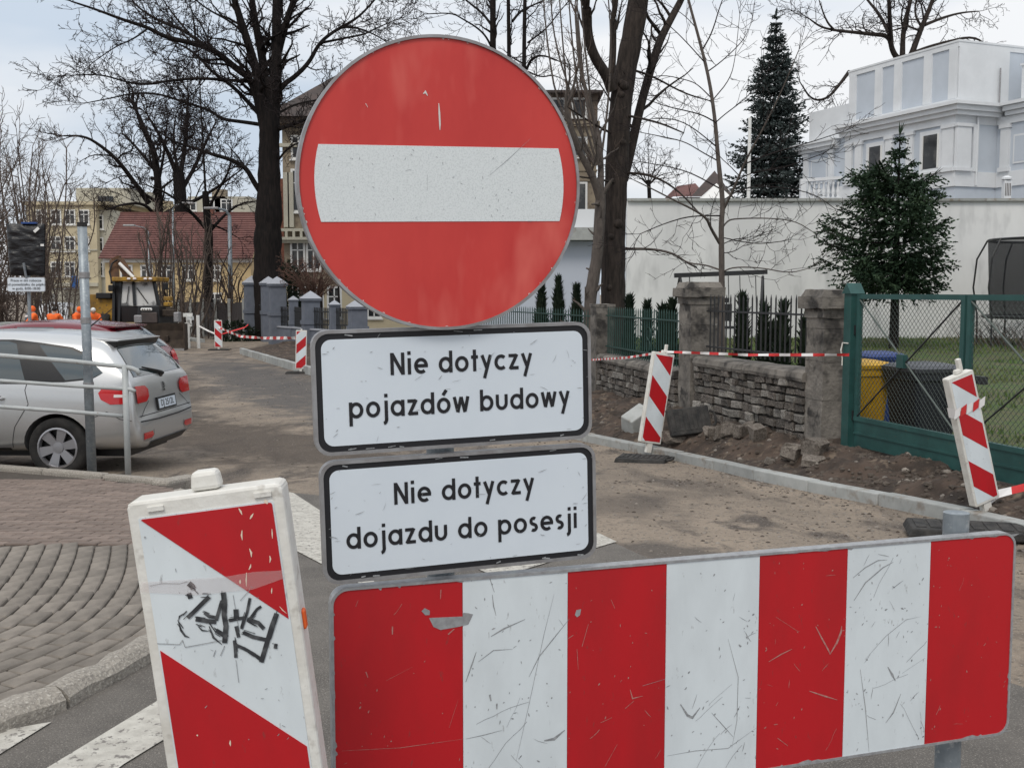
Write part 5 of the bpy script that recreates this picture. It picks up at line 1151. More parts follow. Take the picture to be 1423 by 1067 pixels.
for s_ in (1, -1):
    patch(bv, [(.42, 1.12), (.52, 1.065), (.82, 1.035), (3.05, 1.02), (2.62, 1.385), (2.1, 1.485), (1.45, 1.485), (1.12, 1.45), (.78, 1.405), (.58, 1.33)], 'side', 'window_surround', M_trim, car, sgn=s_, off=.002)
    patch(bv, [(1.24, 1.035), (2.02, 1.035), (2.02, 1.465), (1.50, 1.465), (1.40, 1.44)], 'side', 'door_window', M_glass2, car, sgn=s_)
    patch(bv, [(2.10, 1.035), (3.02, 1.035), (2.62, 1.36), (2.12, 1.46)], 'side', 'door_window', M_glass2, car, sgn=s_)
    patch(bv, [(.82, 1.055), (1.22, 1.035), (1.385, 1.44), (1.17, 1.435)], 'side', 'pillar_trim', M_trim, car, sgn=s_, off=.005)
    patch(bv, [(.40, 1.135), (.50, 1.085), (.80, 1.055), (1.145, 1.43), (.80, 1.385), (.60, 1.31)], 'side', 'quarter_window', M_glass2, car, sgn=s_)
    seam(bv, [(1.22, 1.03), (1.24, .95), (1.20, .80), (1.36, .55), (1.42, .32)], 'side', car, sgn=s_); seam(bv, [(2.07, 1.47), (2.07, .30)], 'side', car, sgn=s_); seam(bv, [(1.24, 1.02), (3.1, 1.02)], 'side', car, .012, sgn=s_, m=M_trim)
    seam(bv, [(.08, .62), (.20, .64), (.34, .72), (.48, .66), (.52, .60)], 'side', car, sgn=s_); seam(bv, [(1.45, .30), (3.1, .30)], 'side', car, .05, sgn=s_, m=M_trim, name='sill_strip')
    patch(bv, [(.11, .805), (.30, .80), (.40, .85), (.43, .92), (.38, .985), (.15, .985)], 'side', 'tail_light', M_tail, car, off=.012, sgn=s_)
    patch(bv, [(s_ * .80, .80), (s_ * .80, .985), (s_ * .55, .975), (s_ * .47, .93), (s_ * .47, .85), (s_ * .55, .80)], 'rear', 'tail_light', M_tail, car, off=.014, step=.03)
    patch(bv, [(.14, .875), (.26, .875), (.26, .905), (.14, .905)], 'side', 'reversing_lamp', M_lensw, car, off=.016, sgn=s_)
    patch(bv, [(s_ * .74, .40), (s_ * .74, .47), (s_ * .50, .47), (s_ * .47, .43), (s_ * .53, .40)], 'rear', 'fog_reflector', M_tail, car, off=.006, step=.03)
    seam(bv, [(s_ * .46, .485), (s_ * .45, .43), (s_ * .53, .385), (s_ * .74, .385)], 'rear', car, .014, m=M_chrome, name='chrome_strip')
    seam(bv, [(s_ * .47, .80), (s_ * .62, .72), (s_ * .74, .64)], 'rear', car); make_wheel(car, (.90, s_ * .80, .325), .325, s_); make_wheel(car, (3.60, s_ * .80, .325), .325, s_)
    for hx in (1.60, 2.55):
        q = MB(); yy = s_ * .915; q.tube([(hx - .13, yy, .86), (hx - .09, yy + s_ * .035, .862), (hx + .09, yy + s_ * .035, .872), (hx + .13, yy, .87)], [.014, .02, .02, .014], 8); q.obj('door_handle', M_silver, car, local=True, smooth=True)
        patch(bv, [(hx - .10, .84), (hx + .1, .85), (hx + .1, .895), (hx - .1, .885)], 'side', 'handle_recess', M_seam, car, off=.002, sgn=s_)
patch(bv, [(-.70, 1.08), (.70, 1.08), (.67, 1.18), (.58, 1.37), (.52, 1.40), (-.52, 1.40), (-.58, 1.37), (-.67, 1.18)], 'rear', 'rear_window', M_glass2, car, off=.006)
seam(bv, [(-.78, .655), (.78, .655)], 'rear', car, .010); seam(bv, [(-.78, .60), (-.3, .585), (.3, .585), (.78, .60)], 'rear', car, .016, m=M_seam); seam(bv, [(-.55, .32), (.55, .32)], 'rear', car, .10, m=M_trim, name='bumper_insert')
q = MB(); q.add([V(p) for p in ((.98, -.54, 1.533), (.98, .54, 1.533), (.30, .60, 1.478), (.30, -.60, 1.478), (.98, -.54, 1.45), (.98, .54, 1.45), (.33, .59, 1.455), (.33, -.59, 1.455))], [(0, 1, 2, 3), (7, 6, 5, 4), (0, 4, 5, 1), (1, 5, 6, 2), (2, 6, 7, 3), (3, 7, 4, 0)]); o_ = q.obj('spoiler', M_silver, car, local=True); bevel(o_, .012, 2)
q = MB(); q.add([V(p) for p in ((.70, -.58, 1.45), (.70, .58, 1.45), (.325, .595, 1.456), (.325, -.595, 1.456), (.60, -.59, 1.36), (.60, .59, 1.36), (.365, .585, 1.39), (.365, -.585, 1.39))], [(0, 1, 2, 3), (7, 6, 5, 4), (0, 4, 5, 1), (1, 5, 6, 2), (2, 6, 7, 3), (3, 7, 4, 0)]); q.obj('spoiler_underside', M_trim, car, local=True)
small_parts_plate(car, 0, .745, .098, 'DJ 2512L', R(8), bv)
def emblem(t, z, x):                      # a small upright lion-like badge
    F_ = (V((x, 0, z)), V((0, -1, 0)), V((.12, 0, 1)).normalized(), V((1, 0, 0))); q = MB()
    for pts, wd in (([(-.005, -.05), (.0, -.02), (.012, .01), (.0, .045)], .02), ([(.0, .045), (-.018, .05), (-.03, .036)], .014), ([(.005, .02), (-.02, .015), (-.035, .025)], .011), ([(.008, -.005), (-.015, -.012), (-.032, .0)], .011), ([(-.002, -.03), (-.025, -.045)], .013), ([(.004, -.03), (.022, -.05)], .013), ([(.012, -.01), (.032, -.005), (.034, .025), (.022, .04)], .008)):
        q.ribbon(pts, wd, F_, -.006)
    q.obj('emblem', M_trim, t, local=True)
hx_ = lambda y_, z_: bv.ray_cast(V((-3, y_, z_)), V((1, 0, 0)))[0].x
emblem(car, .925, hx_(0, .925) - .004)
q = MB(); q.tube([(hx_(-.02, 1.075) - .03, -.02, 1.075), (hx_(.1, 1.11) - .03, .10, 1.11), (hx_(.42, 1.17) - .03, .42, 1.17)], [.02, .016, .01], 6); q.obj('rear_wiper', M_trim, car, local=True)
q = MB(); q.tube([(hx_(0, 1.07) + .02, 0, 1.07), (hx_(0, 1.07) - .02, 0, 1.06)], .045, 8); q.obj('wiper_base', M_trim, car, local=True)
q = MB(); q.tube([(.95, 0, 1.57), (.72, 0, 1.74)], [.012, .004], 6); q.obj('antenna', M_trim, car, local=True)
seam(bv, [(.60, 1.43), (.55, 1.30)], 'side', car)
# --- dark red hatchback beyond
TABR = [(0.0, .80, .36, .60), (.02, .88, .33, .70), (.06, .92, .30, .86), (.10, .95, .29, 1.00), (.16, .97, .28, 1.10), (.32, .985, .27, 1.26), (.50, .99, .27, 1.40), (.66, 1, .26, 1.46), (1.1, 1, .25, 1.52), (1.7, 1, .24, 1.535), (2.3, 1, .24, 1.49), (2.8, 1, .24, 1.33), (3.15, 1, .24, 1.12), (3.6, .97, .25, .98), (3.95, .90, .28, .82), (4.10, .78, .32, .64), (4.15, .7, .36, .56)]
ry = 16.7; rcar = thing('parked_car', 'dark red hatchback parked beyond the silver people carrier', 'car', (-5.42, ry, g(ry) + .12), R(175), 'cars parked on the left')
me, bv = car_shell(TABR, .89, 1.02, (.80, 3.35), .31); me.materials.clear(); me.materials.append(M_rcar); link('body', me, rcar)
q = MB(); q.box((2.0, 0, .36), (3.6, 1.1, .34)); q.obj('underbody', M_trim, rcar, local=True)
for s_ in (1, -1):
    patch(bv, [(1.1, 1.035), (1.95, 1.035), (1.95, 1.43), (1.38, 1.43)], 'side', 'door_window', M_glass2, rcar, sgn=s_); patch(bv, [(2.03, 1.035), (2.9, 1.035), (2.5, 1.28), (2.05, 1.40)], 'side', 'door_window', M_glass2, rcar, sgn=s_)
    patch(bv, [(.55, 1.10), (1.05, 1.045), (1.30, 1.42), (.9, 1.37)], 'side', 'quarter_window', M_glass2, rcar, sgn=s_)
    patch(bv, [(s_ * .78, .86), (s_ * .78, 1.03), (s_ * .60, 1.01), (s_ * .56, .88)], 'rear', 'tail_light', M_tail, rcar, off=.012, step=.03); patch(bv, [(.12, .86), (.30, .9), (.34, 1.0), (.15, 1.03)], 'side', 'tail_light', M_tail, rcar, off=.01, sgn=s_)
    make_wheel(rcar, (.80, s_ * .78, .31), .31, s_); make_wheel(rcar, (3.35, s_ * .78, .31), .31, s_); seam(bv, [(1.99, 1.45), (1.99, .30)], 'side', rcar, sgn=s_)
    q = MB(); q.tube([(1.35, s_ * .9, .88), (1.58, s_ * .91, .89)], .018, 6); q.obj('door_handle', M_rcar, rcar, local=True)
patch(bv, [(-.66, 1.10), (.66, 1.10), (.58, 1.34), (.52, 1.37), (-.52, 1.37), (-.58, 1.34)], 'rear', 'rear_window', M_glass2, rcar, off=.006)
q = MB(); q.add([V(p) for p in ((1.0, -.52, 1.487), (1.0, .52, 1.487), (.46, .57, 1.44), (.46, -.57, 1.44), (1.0, -.52, 1.42), (1.0, .52, 1.42), (.50, .56, 1.41), (.50, -.56, 1.41))], [(0, 1, 2, 3), (7, 6, 5, 4), (0, 4, 5, 1), (1, 5, 6, 2), (2, 6, 7, 3), (3, 7, 4, 0)]); bevel(q.obj('spoiler', M_rcar, rcar, local=True), .012, 2)
small_parts_plate(rcar, 0, .74, .05, '', R(6), bv); seam(bv, [(-.76, .66), (.76, .66)], 'rear', rcar, .01)
F_ = (V((.075, 0, .98)), V((0, -1, 0)), Z, V((1, 0, 0))); q = MB(); q.ribbon([(.045 * math.cos(a), .035 * math.sin(a)) for a in [6.283 * i / 14 for i in range(14)]], .010, F_, -.012, closed=True); q.ribbon([(-.04, .012), (-.01, .0), (.035, .02)], .009, F_, -.012); q.obj('emblem', M_chrome, rcar, local=True)
q = MB(); q.tube([(.11, 0, 1.06), (.2, .35, 1.14)], [.018, .01], 6); q.obj('rear_wiper', M_trim, rcar, local=True)
q = MB(); q.tube([(1.0, 0, 1.53), (.75, 0, 1.72)], [.012, .004], 6); q.obj('antenna', M_trim, rcar, local=True)
# --- far vehicles
def van(label, px, py, y, rz, m_, H, group='vehicles far down the street'):
    x = at(px, py, y).x; tab = [(0, .9, .3, H * .5), (.03, .95, .28, H * .9), (.15, .98, .26, H * .97), (1, 1, .25, H), (2.6, 1, .25, H), (3.1, .99, .25, H * .93), (3.6, .98, .25, H * .62), (4.1, .94, .27, H * .52), (4.35, .85, .3, H * .40), (4.42, .75, .34, H * .32)]
    t = thing('parked_van', label, 'van', (x, y, g(y)), rz, group); me, bv = car_shell(tab, .90, H * .55, (.8, 3.5), .31, .16); me.materials.clear(); me.materials.append(m_); link('body', me, t)
    q = MB()
    for p in ([-.72, H * .64], [.72, H * .64], [.6, H * .88], [-.6, H * .88]): pass
    P = [(-.72, H * .62), (.72, H * .62), (.60, H * .89), (-.60, H * .89)]; vs = []
    for yy, zz in P:
        h = bv.ray_cast(V((8, yy, zz)), V((-1, 0, 0))); vs.append(h[0] + h[1] * .012)
    q.add(vs, [(0, 1, 2, 3)]); q.obj('windscreen', M_glass, t, local=True)
    for s_ in (1, -1):
        patch(bv, [(2.3, H * .60), (3.3, H * .60), (2.9, H * .88), (2.3, H * .88)], 'side', 'door_window', M_glass, t, sgn=s_); make_wheel(t, (.8, s_ * .8, .31), .31, s_, 5); make_wheel(t, (3.5, s_ * .8, .31), .31, s_, 5)
        q = MB(); h = bv.ray_cast(V((8, s_ * .66, H * .42)), V((-1, 0, 0))); q.ball(h[0] - V((.02, 0, 0)), (.05, .13, .09), 8, 5); q.obj('headlight', M_lensw, t, local=True)
        q = MB(); q.box((2.95, s_ * 1.0, H * .60), (.08, .2, .16)); q.obj('mirror', M_trim, t, local=True)
    return t
van('small white van facing us behind the workers', 89, 430, 60, R(-78), M_wcar, 1.8)
van('dark grey van with a pale windscreen behind the yellow machine', 110, 425, 66, R(-100), M_bcar, 2.3)

# ---------------------------------------------------------------- handrail, poles, covered sign
M_railp = mat('grey_rail_paint', (0.40, 0.42, 0.42), (0.34, 0.36, 0.36), 8, r=0.5, c3=(0.22, 0.17, 0.13), s3=30, l3=0.66, h3=0.72)
hp = gp(176, 660, PH); Y = hp.y; hr = thing('handrail', 'grey painted tubular handrail with three rails at the edge of the pavement', 'handrail', (hp.x, Y, hp.z - .05))
def rail(pts, r_=.024):
    q = MB(); P = [at(x, y, Y) for x, y in pts]; q.tube(P, r_, 10); q.obj('rail', M_railp, hr, smooth=True)
rail([(-330, 463), (-150, 479), (0, 494), (100, 502), (172, 509.5), (184, 512), (190, 514.5), (194, 520)]); rail([(-330, 497), (0, 529), (100, 536), (172, 540), (182, 541), (188, 544)], .02); rail([(-330, 539), (0, 565), (100, 572), (171, 578)], .021)
for px in (173.5, -230):
    q = MB(); a = at(px, 507 if px > 0 else 470, Y); q.tube([(a.x, Y, g(Y) + PH - .1), a], .031, 12); q.obj('rail_post', M_railp, hr, smooth=True)
pp = gp(128, 658, PH); pole = thing('street_pole', 'bare galvanised pole without a sign standing beside the handrail', 'pole', (pp.x, pp.y, pp.z))
a = at(114, 312, pp.y); q = MB(); q.tube([pp - Z * .1, a], .047, 14); q.obj('tube', M_galv, pole, smooth=True)
for f_ in (.36, .62, .80):
    q = MB(); c = pp.lerp(a, f_); d = (a - pp).normalized() * .03; q.tube([c - d, c + d], .053, 14); q.obj('clamp_band', M_alu, pole)
q = MB(); q.tube([a - Z * .02, a + Z * .02], .05, 14); q.obj('cap', M_rubber, pole)
Yb = 19.5; sb = at(39, 440, Yb); bs_ = thing('covered_sign', 'road sign wrapped in a black plastic bag on a thin grey post', 'sign', (sb.x, Yb, g(Yb)))
M_bag = mat('black_bag', (0.010, 0.010, 0.012), r=0.35, bump=0.8, bs=8, stretch=(1, 1, 3))
q = MB(); x0, x1 = at(10.5, 340, Yb).x, at(63, 340, Yb).x; z0, z1 = at(30, 383, Yb).z, at(30, 311, Yb).z; nxx, nzz = 22, 30
for sd_ in (0, 1):
    for j in range(nzz + 1):
        for i in range(nxx + 1):
            u_, v_ = i / nxx, j / nzz; ed = min(u_, 1 - u_, v_, 1 - v_); th_ = .09 * min(1, ed * 7) ** .5; wv = 1 - .10 * (1 - v_) ** 2
            x = (x0 + x1) / 2 + (u_ - .5) * (x1 - x0) * wv; z = z0 + (z1 - z0) * v_ + (.03 * noise.noise(V((u_ * 5, 0, 3))) if v_ < .1 else 0)
            wr_ = .028 * noise.noise(V((u_ * 3, v_ * 13 + u_ * 2, 1))) + .012 * noise.noise(V((u_ * 8, v_ * 30, 5)))
            q.v.append(V((x, Yb + (-1 if sd_ == 0 else 1) * (th_ * .6 + .012) + wr_ * min(1, ed * 9), z)))
nn_ = (nxx + 1) * (nzz + 1)
for sd_ in (0, 1):
    for j in range(nzz):
        for i in range(nxx):
            k = sd_ * nn_ + j * (nxx + 1) + i; f = (k, k + 1, k + nxx + 2, k + nxx + 1); q.f.append(f if sd_ == 0 else f[::-1]); q.m.append(0)
q.obj('black_bag', M_bag, bs_, smooth=True)
q = MB(); q.box(((x0 + x1) / 2 + .08, Yb - .03, z1 + .01), (.26, .09, .03)); q.obj('blue_sign_edge', mat('blue_sheeting', (.02, .06, .22), r=.4), bs_)
q = MB(); a = at(54, 320, Yb); q.box(a + V((0, -.10, 0)), (.11, .01, .05), mat=Matrix.Rotation(R(-40), 3, 'Y')); q.obj('sticker', M_frame, bs_); q = MB(); a = at(61, 341, Yb); q.box(a + V((0, -.07, 0)), (.06, .01, .04)); q.obj('sticker', M_frame, bs_)
q = MB(); q.tube([(sb.x, Yb + .05, g(Yb) - .05), (at(36, 330, Yb).x, Yb + .05, z1)], .03, 10); q.obj('post', M_galv, bs_); q = MB(); q.tube([at(37, 366, Yb) - V((0, .115, 0)), at(38.5, 386, Yb) - V((0, .06, 0))], .022, 8); q.obj('bare_post', M_galv, bs_)
pc = at(38.5, 395.5, Yb); tpl = thing('text_plate', 'small white plate with three lines of text under the black bag', 'sign plate', (pc.x, Yb - .03, pc.z - .13))
Fq = (pc + V((0, -.06, 0)), V((1, 0, 0)), Z, V((0, 1, 0))); wq = (65 - 12.5) * Yb / FPX; hq = 20 * Yb / FPX
q = MB(); q.prism(rrect(wq, hq, .03, 4), Fq, .003, .015); q.obj('rim', M_alu, tpl); q = MB(); q.prism(rrect(wq - .02, hq - .02, .025, 4), Fq, 0, .003); q.obj('white_face', M_platewhite, tpl)
for i, tx_ in enumerate(('Prace w dni robocze', 'od poniedziałku do piątku', 'w godz. 8:00-18:00')):
    text_mesh('lettering', tx_, .066, M_black, tpl, Matrix.Translation(Fq[0] + V((0, -.004, .072 - .072 * i)) - V(tpl.location)) @ Matrix.Rotation(R(90), 4, 'X'))
# street lamps and marker posts
def lamp(label, px, ybase, ytop, y, arm, r_=.10):
    b = at(px, ybase, y); t = thing('street_lamp', label, 'street lamp', (b.x, y, g(y)), group='street lamps along the far street'); a = at(px - 2, ytop, y)
    q = MB(); q.tube([(b.x, y, g(y)), a], [r_, r_ * .6], 8); q.obj('pole', M_galv, t, smooth=True)
    e_ = a + V((arm, -.3, .35)); q = MB(); q.tube([a, a + V((arm * .3, -.1, .25)), e_], [r_ * .5, r_ * .45, r_ * .4], 6); q.obj('arm', M_galv, t); q = MB(); q.box(e_ + V((math.copysign(.35, arm), 0, .02)), (.75, .28, .12)); bevel(q.obj('lamp_head', M_alu, t), .03)
lamp('grey lamp post right of the red roofed house', 321, 462, 300, 57, -.5, .16); lamp('thin lamp post before the red roof', 242, 445, 292, 64, .6, .09); lamp('curved lamp post low before the red roof', 208, 400, 322, 70, -.75, .07)
for lb, px, py0, py1 in (('white marker post with a rag left of the road works', 262, 436, 470), ('plain white marker post beside the new kerb', 276, 438, 479)):
    y = 44.0; a, b = at(px, py1, y), at(px - 1, py0, y); t = thing('marker_post', lb, 'post', a, group='white marker posts'); q = MB(); q.tube([V((a.x, y, g(y))), b], .07, 6); q.obj('post', M_frame, t)
    if px < 270:
        q = MB()
        for i in range(7): q.box(b + V((.1 * math.sin(i), 0, -.05 - i * .13)), (.38 - i * .03, .06, .15), rz=i); 
        tag(q.obj('rag', M_frame, t), kind='stuff')
# ---------------------------------------------------------------- backhoe loader
M_mach = mat('dirty_yellow_paint', (0.36, 0.20, 0.022), (0.20, 0.115, 0.025), 3, r=0.6, c3=(0.10, 0.07, 0.04), s3=8, l3=0.58, h3=0.68); M_mud = mat('muddy_steel', (0.035, 0.026, 0.021), (0.06, 0.045, 0.034), 4, r=0.9, bump=0.4, bs=10); M_cabg = mat('cab_glass', (0.50, 0.50, 0.49), (0.10, 0.10, 0.10), 1.6, r=0.1, lo=.5, hi=.6)
y = 43.0; bx_ = at(206, 470, y).x; bh = thing('backhoe_loader', 'muddy yellow loader digger with a wide front blade facing the camera', 'digger', (bx_, y, g(y)))
def bp(px, py, dy=0.0): return at(px, py, y + dy)
prof = [(.10, 0), (-.12, .12), (-.22, .4), (-.20, .75), (-.08, 1.05)]; q = MB(); xa, xb = bp(187, 460).x, bp(266, 460).x; zb_ = g(y) + .02
for x in (xa, xb):
    for d_, z in prof: q.v.append(V((x, y - .9 + d_ * -1.0, zb_ + z)))
    for d_, z in prof: q.v.append(V((x, y - .86 + d_ * -1.0, zb_ + z)))
for i in range(4): q.f += [(i, i + 1, 11 + i, 10 + i), (5 + i, 15 + i, 16 + i, 6 + i)]; q.m += [0, 0]
q.f += [(4, 9, 19, 14), (0, 10, 15, 5)]; q.m += [0, 0]; q.obj('blade', M_mud, bh)
for x in (xa, xb): q = MB(); q.box((x, y - .78, zb_ + .52), (.05, .42, 1.02)); q.obj('blade_side', M_mud, bh)
q = MB(); q.bar((xa, y - 1.02, zb_ + .03), (xb, y - 1.02, zb_ + .03), .06, .09); q.obj('cutting_edge', M_alu, bh)
def bb2(x0, y0, x1, y1, d0, d1, name, m_, tp=1.0):
    a, b = bp(x0, y1, d0), bp(x1, y0, d0); q_ = MB(); q_.box(((a.x + b.x) / 2, y + (d0 + d1) / 2, (a.z + b.z) / 2), (b.x - a.x, d1 - d0, b.z - a.z), taper=tp); o_ = q_.obj(name, m_, bh); return bevel(o_, .03, 1)
bb2(155, 385, 217, 391, 1.0, 2.7, 'cab_roof', M_mach); 
q = MB(); gl = [bp(168, 425, 1.2), bp(219, 425, 1.2), bp(213, 392, 1.4), bp(169, 392, 1.4)]; q.add(gl + [p + V((0, .03, 0)) for p in gl], [(0, 1, 2, 3), (7, 6, 5, 4), (0, 4, 5, 1), (1, 5, 6, 2), (2, 6, 7, 3), (3, 7, 4, 0)]); q.obj('windscreen', M_cabg, bh)
for a, b in (((166, 448), (168, 390)), ((222, 432), (214, 390)), ((158, 448), (159, 390)), ((187, 424), (185, 392))):
    q = MB(); q.bar(bp(*a, 1.15), bp(*b, 1.35), .11, .11); q.obj('cab_pillar', M_trim, bh)
bb2(159, 392, 168, 447, 1.3, 2.6, 'cab_side', M_trim); bb2(168, 425, 222, 448, 1.2, 2.6, 'cab_lower', M_trim); bb2(190, 425, 221, 450, -.2, 1.2, 'bonnet', M_trim, .9); bb2(196, 434, 218, 449, -.28, -.2, 'grille', M_slate)
o_ = bb2(195, 428, 211, 432, -.3, -.24, 'front_plate', M_frame)
for x in (198, 201, 205, 208): bb2(x - 1, 429, x + .6, 431.2, -.33, -.3, 'plate_mark', M_slate)
bb2(186, 438, 197, 449, -.3, .1, 'headlamp_box', M_alu); bb2(241, 434, 248, 448, -.3, .1, 'headlamp_box', M_alu); bb2(224, 430, 242, 440, .2, .5, 'lamp_arm', M_mud)
bb2(227, 412, 237, 418, .8, 1.1, 'amber_lamp', M_mach); bb2(227, 420, 237, 426, .8, 1.1, 'amber_lamp', M_mach); bb2(226, 427, 238, 432, .7, 1.1, 'lamp_bracket', M_mud)
bb2(150, 396, 157, 405, .9, 1.1, 'mirror', M_trim); bb2(226, 393, 232, 403, .9, 1.1, 'mirror', M_trim); bb2(116, 409, 134, 440, 2.5, 5.0, 'rear_body', M_mach); bb2(134, 415, 158, 446, 2.2, 4.2, 'side_body', M_mach); bb2(133, 407, 154, 415, 2.0, 4.0, 'battery_cover', M_trim)
for px_, d_ in ((176, 391), (184, 391), (199, 391), (206, 391)): bb2(px_, 386, px_ + 5, 389, .93, 1.0, 'work_lamp', M_lensw)
for px_, dy_, r_ in ((150, 2.6, .75), (232, 2.6, .75), (176, .2, .5), (226, .2, .5)):
    q = MB(); x = bp(px_, 440, dy_).x; q.lathe((x, y + dy_, g(y) + r_), [(r_ * .5, -.2), (r_ * .95, -.24), (r_, -.15), (r_, .15), (r_ * .95, .24), (r_ * .5, .2)], 20, Matrix.Rotation(R(90), 3, 'Y')); o_ = q.obj('wheel', M_tyre, bh); q = MB(); q.lathe((x, y + dy_, g(y) + r_), [(r_ * .5, -.18), (r_ * .5, .18)], 14, Matrix.Rotation(R(90), 3, 'Y')); q.obj('rim', M_mach, o_)
q = MB(); q.bar(bp(160, 392, 3), bp(158, 364, 3.4), .35, .35); q.bar(bp(158, 364, 3.4), bp(168, 360, 3.4), .3, .3); q.bar(bp(166, 362, 3.3), bp(181, 386, 2.9), .28, .28); q.obj('boom', mat('rusty_boom', (.12, .06, .03), (.07, .04, .025), 3, r=.8), bh)
q = MB(); q.tube([bp(166, 366, 2.9), bp(186, 386, 2.7)], .07, 8); q.obj('hydraulic_ram', M_frame, bh); q = MB(); q.tube([bp(156, 392, 2.8), bp(152, 378, 2.9), bp(156, 366, 3), bp(163, 361, 3)], .035, 6); q.obj('hose', M_trim, bh)
for a, b in (((176, 422), (179, 398)), ((206, 422), (190, 400))): q = MB(); q.tube([bp(*a, 1.14), bp(*b, 1.3)], .02, 5); q.obj('wiper', M_trim, bh)
for s_ in (xa + .75, xb - .75): q = MB(); q.bar((s_, y - .8, zb_ + .45), (s_, y + .6, zb_ + .75), .14, .2); q.obj('loader_arm', M_mud, bh)
# ---------------------------------------------------------------- workers
M_skin = mat('skin', (0.42, 0.24, 0.17), r=0.6); M_hv = mat('orange_hi_vis', (0.92, 0.17, 0.03), (0.80, 0.13, 0.025), 5, r=0.8); M_grey_band = mat('reflective_band', (.5, .5, .48), r=.4); M_hair = mat('dark_hair', (.015, .012, .010), r=.8)
def skin_mesh(name, verts, edges, m_, root=0, lvl=1):
    me = bpy.data.meshes.new(name); me.from_pydata([v[0] for v in verts], edges, []); o = bpy.data.objects.new('tmp', me); COL.objects.link(o); o.modifiers.new('k', 'SKIN'); s_ = o.modifiers.new('s', 'SUBSURF'); s_.levels = lvl
    for i, v_ in enumerate(verts): me.skin_vertices[0].data[i].radius = v_[1] if isinstance(v_[1], tuple) else (v_[1], v_[1]); me.skin_vertices[0].data[i].use_root = i == root
    r_ = evaluated(o); bpy.data.objects.remove(o); r_.materials.clear(); r_.materials.append(m_); r_.name = name; r_.polygons.foreach_set('use_smooth', [True] * len(r_.polygons)); return r_
def worker(label, px, y, rz, bend, hood, hat=None, arms=.4, reach=.3):
    b = at(px, 470, y); t = thing('person', label, 'person', (b.x, y, g(y)), rz, 'road workers in orange jackets'); sb_, cb = math.sin(bend), math.cos(bend)
    def up(h, f=0.0): return (0.0, -(sb_ * (h - .95) + f * cb), .95 + cb * (h - .95) - f * sb_)
    sh, el, ha = up(1.42), up(1.15, .15 + arms * .2), up(1.02, reach + .22)
    Vt = [(up(.95), (.15, .11)), (up(1.2), (.16, .11)), (up(1.42), (.17, .10)), (up(1.49), .06), (up(1.55, .02), (.075, .085)), (up(1.66, .03), (.075, .09))]; E = [(0, 1), (1, 2), (2, 3), (3, 4), (4, 5)]
    for s_ in (-1, 1):
        k = len(Vt); Vt += [((s_ * .19, sh[1], sh[2] - .02), .055), ((s_ * .26, el[1], el[2]), .045), ((s_ * .22, ha[1], ha[2]), .034), ((s_ * .21, ha[1] - .09, ha[2] - .01), .035)]; E += [(2, k), (k, k + 1), (k + 1, k + 2), (k + 2, k + 3)]
        k = len(Vt); Vt += [((s_ * .10, 0, .88), .09), ((s_ * .12, -.03, .48), .06), ((s_ * .13, 0, .09), .045), ((s_ * .14, -.13, .04), .04)]; E += [(0, k), (k, k + 1), (k + 1, k + 2), (k + 2, k + 3)]
    me = skin_mesh('body', Vt, E, M_skin, 0, 1); bm = bmesh.new(); bm.from_mesh(me)
    q = MB(); hd = V(up(1.60, .02)); f_ = V((0, -cb, -sb_)); u_ = V((0, -sb_, cb))
    q.ball(hd + f_ * .105, (.018, .02, .022), 6, 4); q.ball(hd + f_ * .09 - u_ * .05, (.03, .012, .010), 6, 4)
    for s_ in (-1, 1):
        q.ball(hd + V((s_ * .082, 0, 0)), (.012, .02, .03), 6, 4); q.ball(hd + f_ * .088 + V((s_ * .03, 0, 0)) + u_ * .025, (.012, .008, .008), 6, 4); hh_ = V((s_ * .21, ha[1] - .09, ha[2] - .01))
        for k in range(4): q.tube([hh_ + V(((k - 1.5) * .018, 0, 0)), hh_ + V(((k - 1.5) * .020, -.05, -.01)), hh_ + V(((k - 1.5) * .02, -.085 + abs(k - 1.3) * .008, -.035))], [.010, .009, .007], 5)
        q.tube([hh_ + V((-s_ * .03, .02, 0)), hh_ + V((-s_ * .055, -.02, -.005)), hh_ + V((-s_ * .05, -.05, -.015))], [.011, .010, .008], 5)
    m2 = q.mesh('f', M_skin, True); bm.from_mesh(m2); bm.to_mesh(me); bm.free(); link('body', me, t)
    J = [(up(.80), (.20, .16)), (up(1.0), (.20, .155)), (up(1.22), (.21, .155)), (up(1.40), (.21, .14)), (up(1.50), (.13, .12))]; E = [(0, 1), (1, 2), (2, 3), (3, 4)]
    for s_ in (-1, 1): k = len(J); J += [((s_ * .21, sh[1], sh[2] - .02), .085), ((s_ * .27, el[1], el[2]), .075), ((s_ * .225, ha[1] + .02, ha[2] + .01), .06)]; E += [(3, k), (k, k + 1), (k + 1, k + 2)]
    j_ = link('jacket', skin_mesh('jacket', J, E, M_hv, 1, 1), t)
    q = MB(); c = V(up(1.06)); M3 = Matrix.Rotation(bend, 3, 'X'); q.lathe(c, [(.0, -.03), (.205, -.03), (.207, .03), (.0, .03)], 16, M3 @ Matrix.Diagonal((1.04, .80, 1))); link('reflective_band', q.mesh('reflective_band', M_grey_band, True), j_)
    T_ = [((0, 0, .95), (.15, .12))]; E = []
    for s_ in (-1, 1): k = len(T_); T_ += [((s_ * .10, 0, .82), .11), ((s_ * .12, -.03, .48), .085), ((s_ * .13, 0, .11), .075)]; E += [(0, k), (k, k + 1), (k + 1, k + 2)]
    link('trousers', skin_mesh('trousers', T_, E, M_hv if hood else M_trim, 0, 1), t)
    for s_ in (-1, 1): q = MB(); q.box((s_ * .135, -.05, .05), (.11, .29, .10)); bevel(q.obj('boot', M_trim, t, local=True), .03)
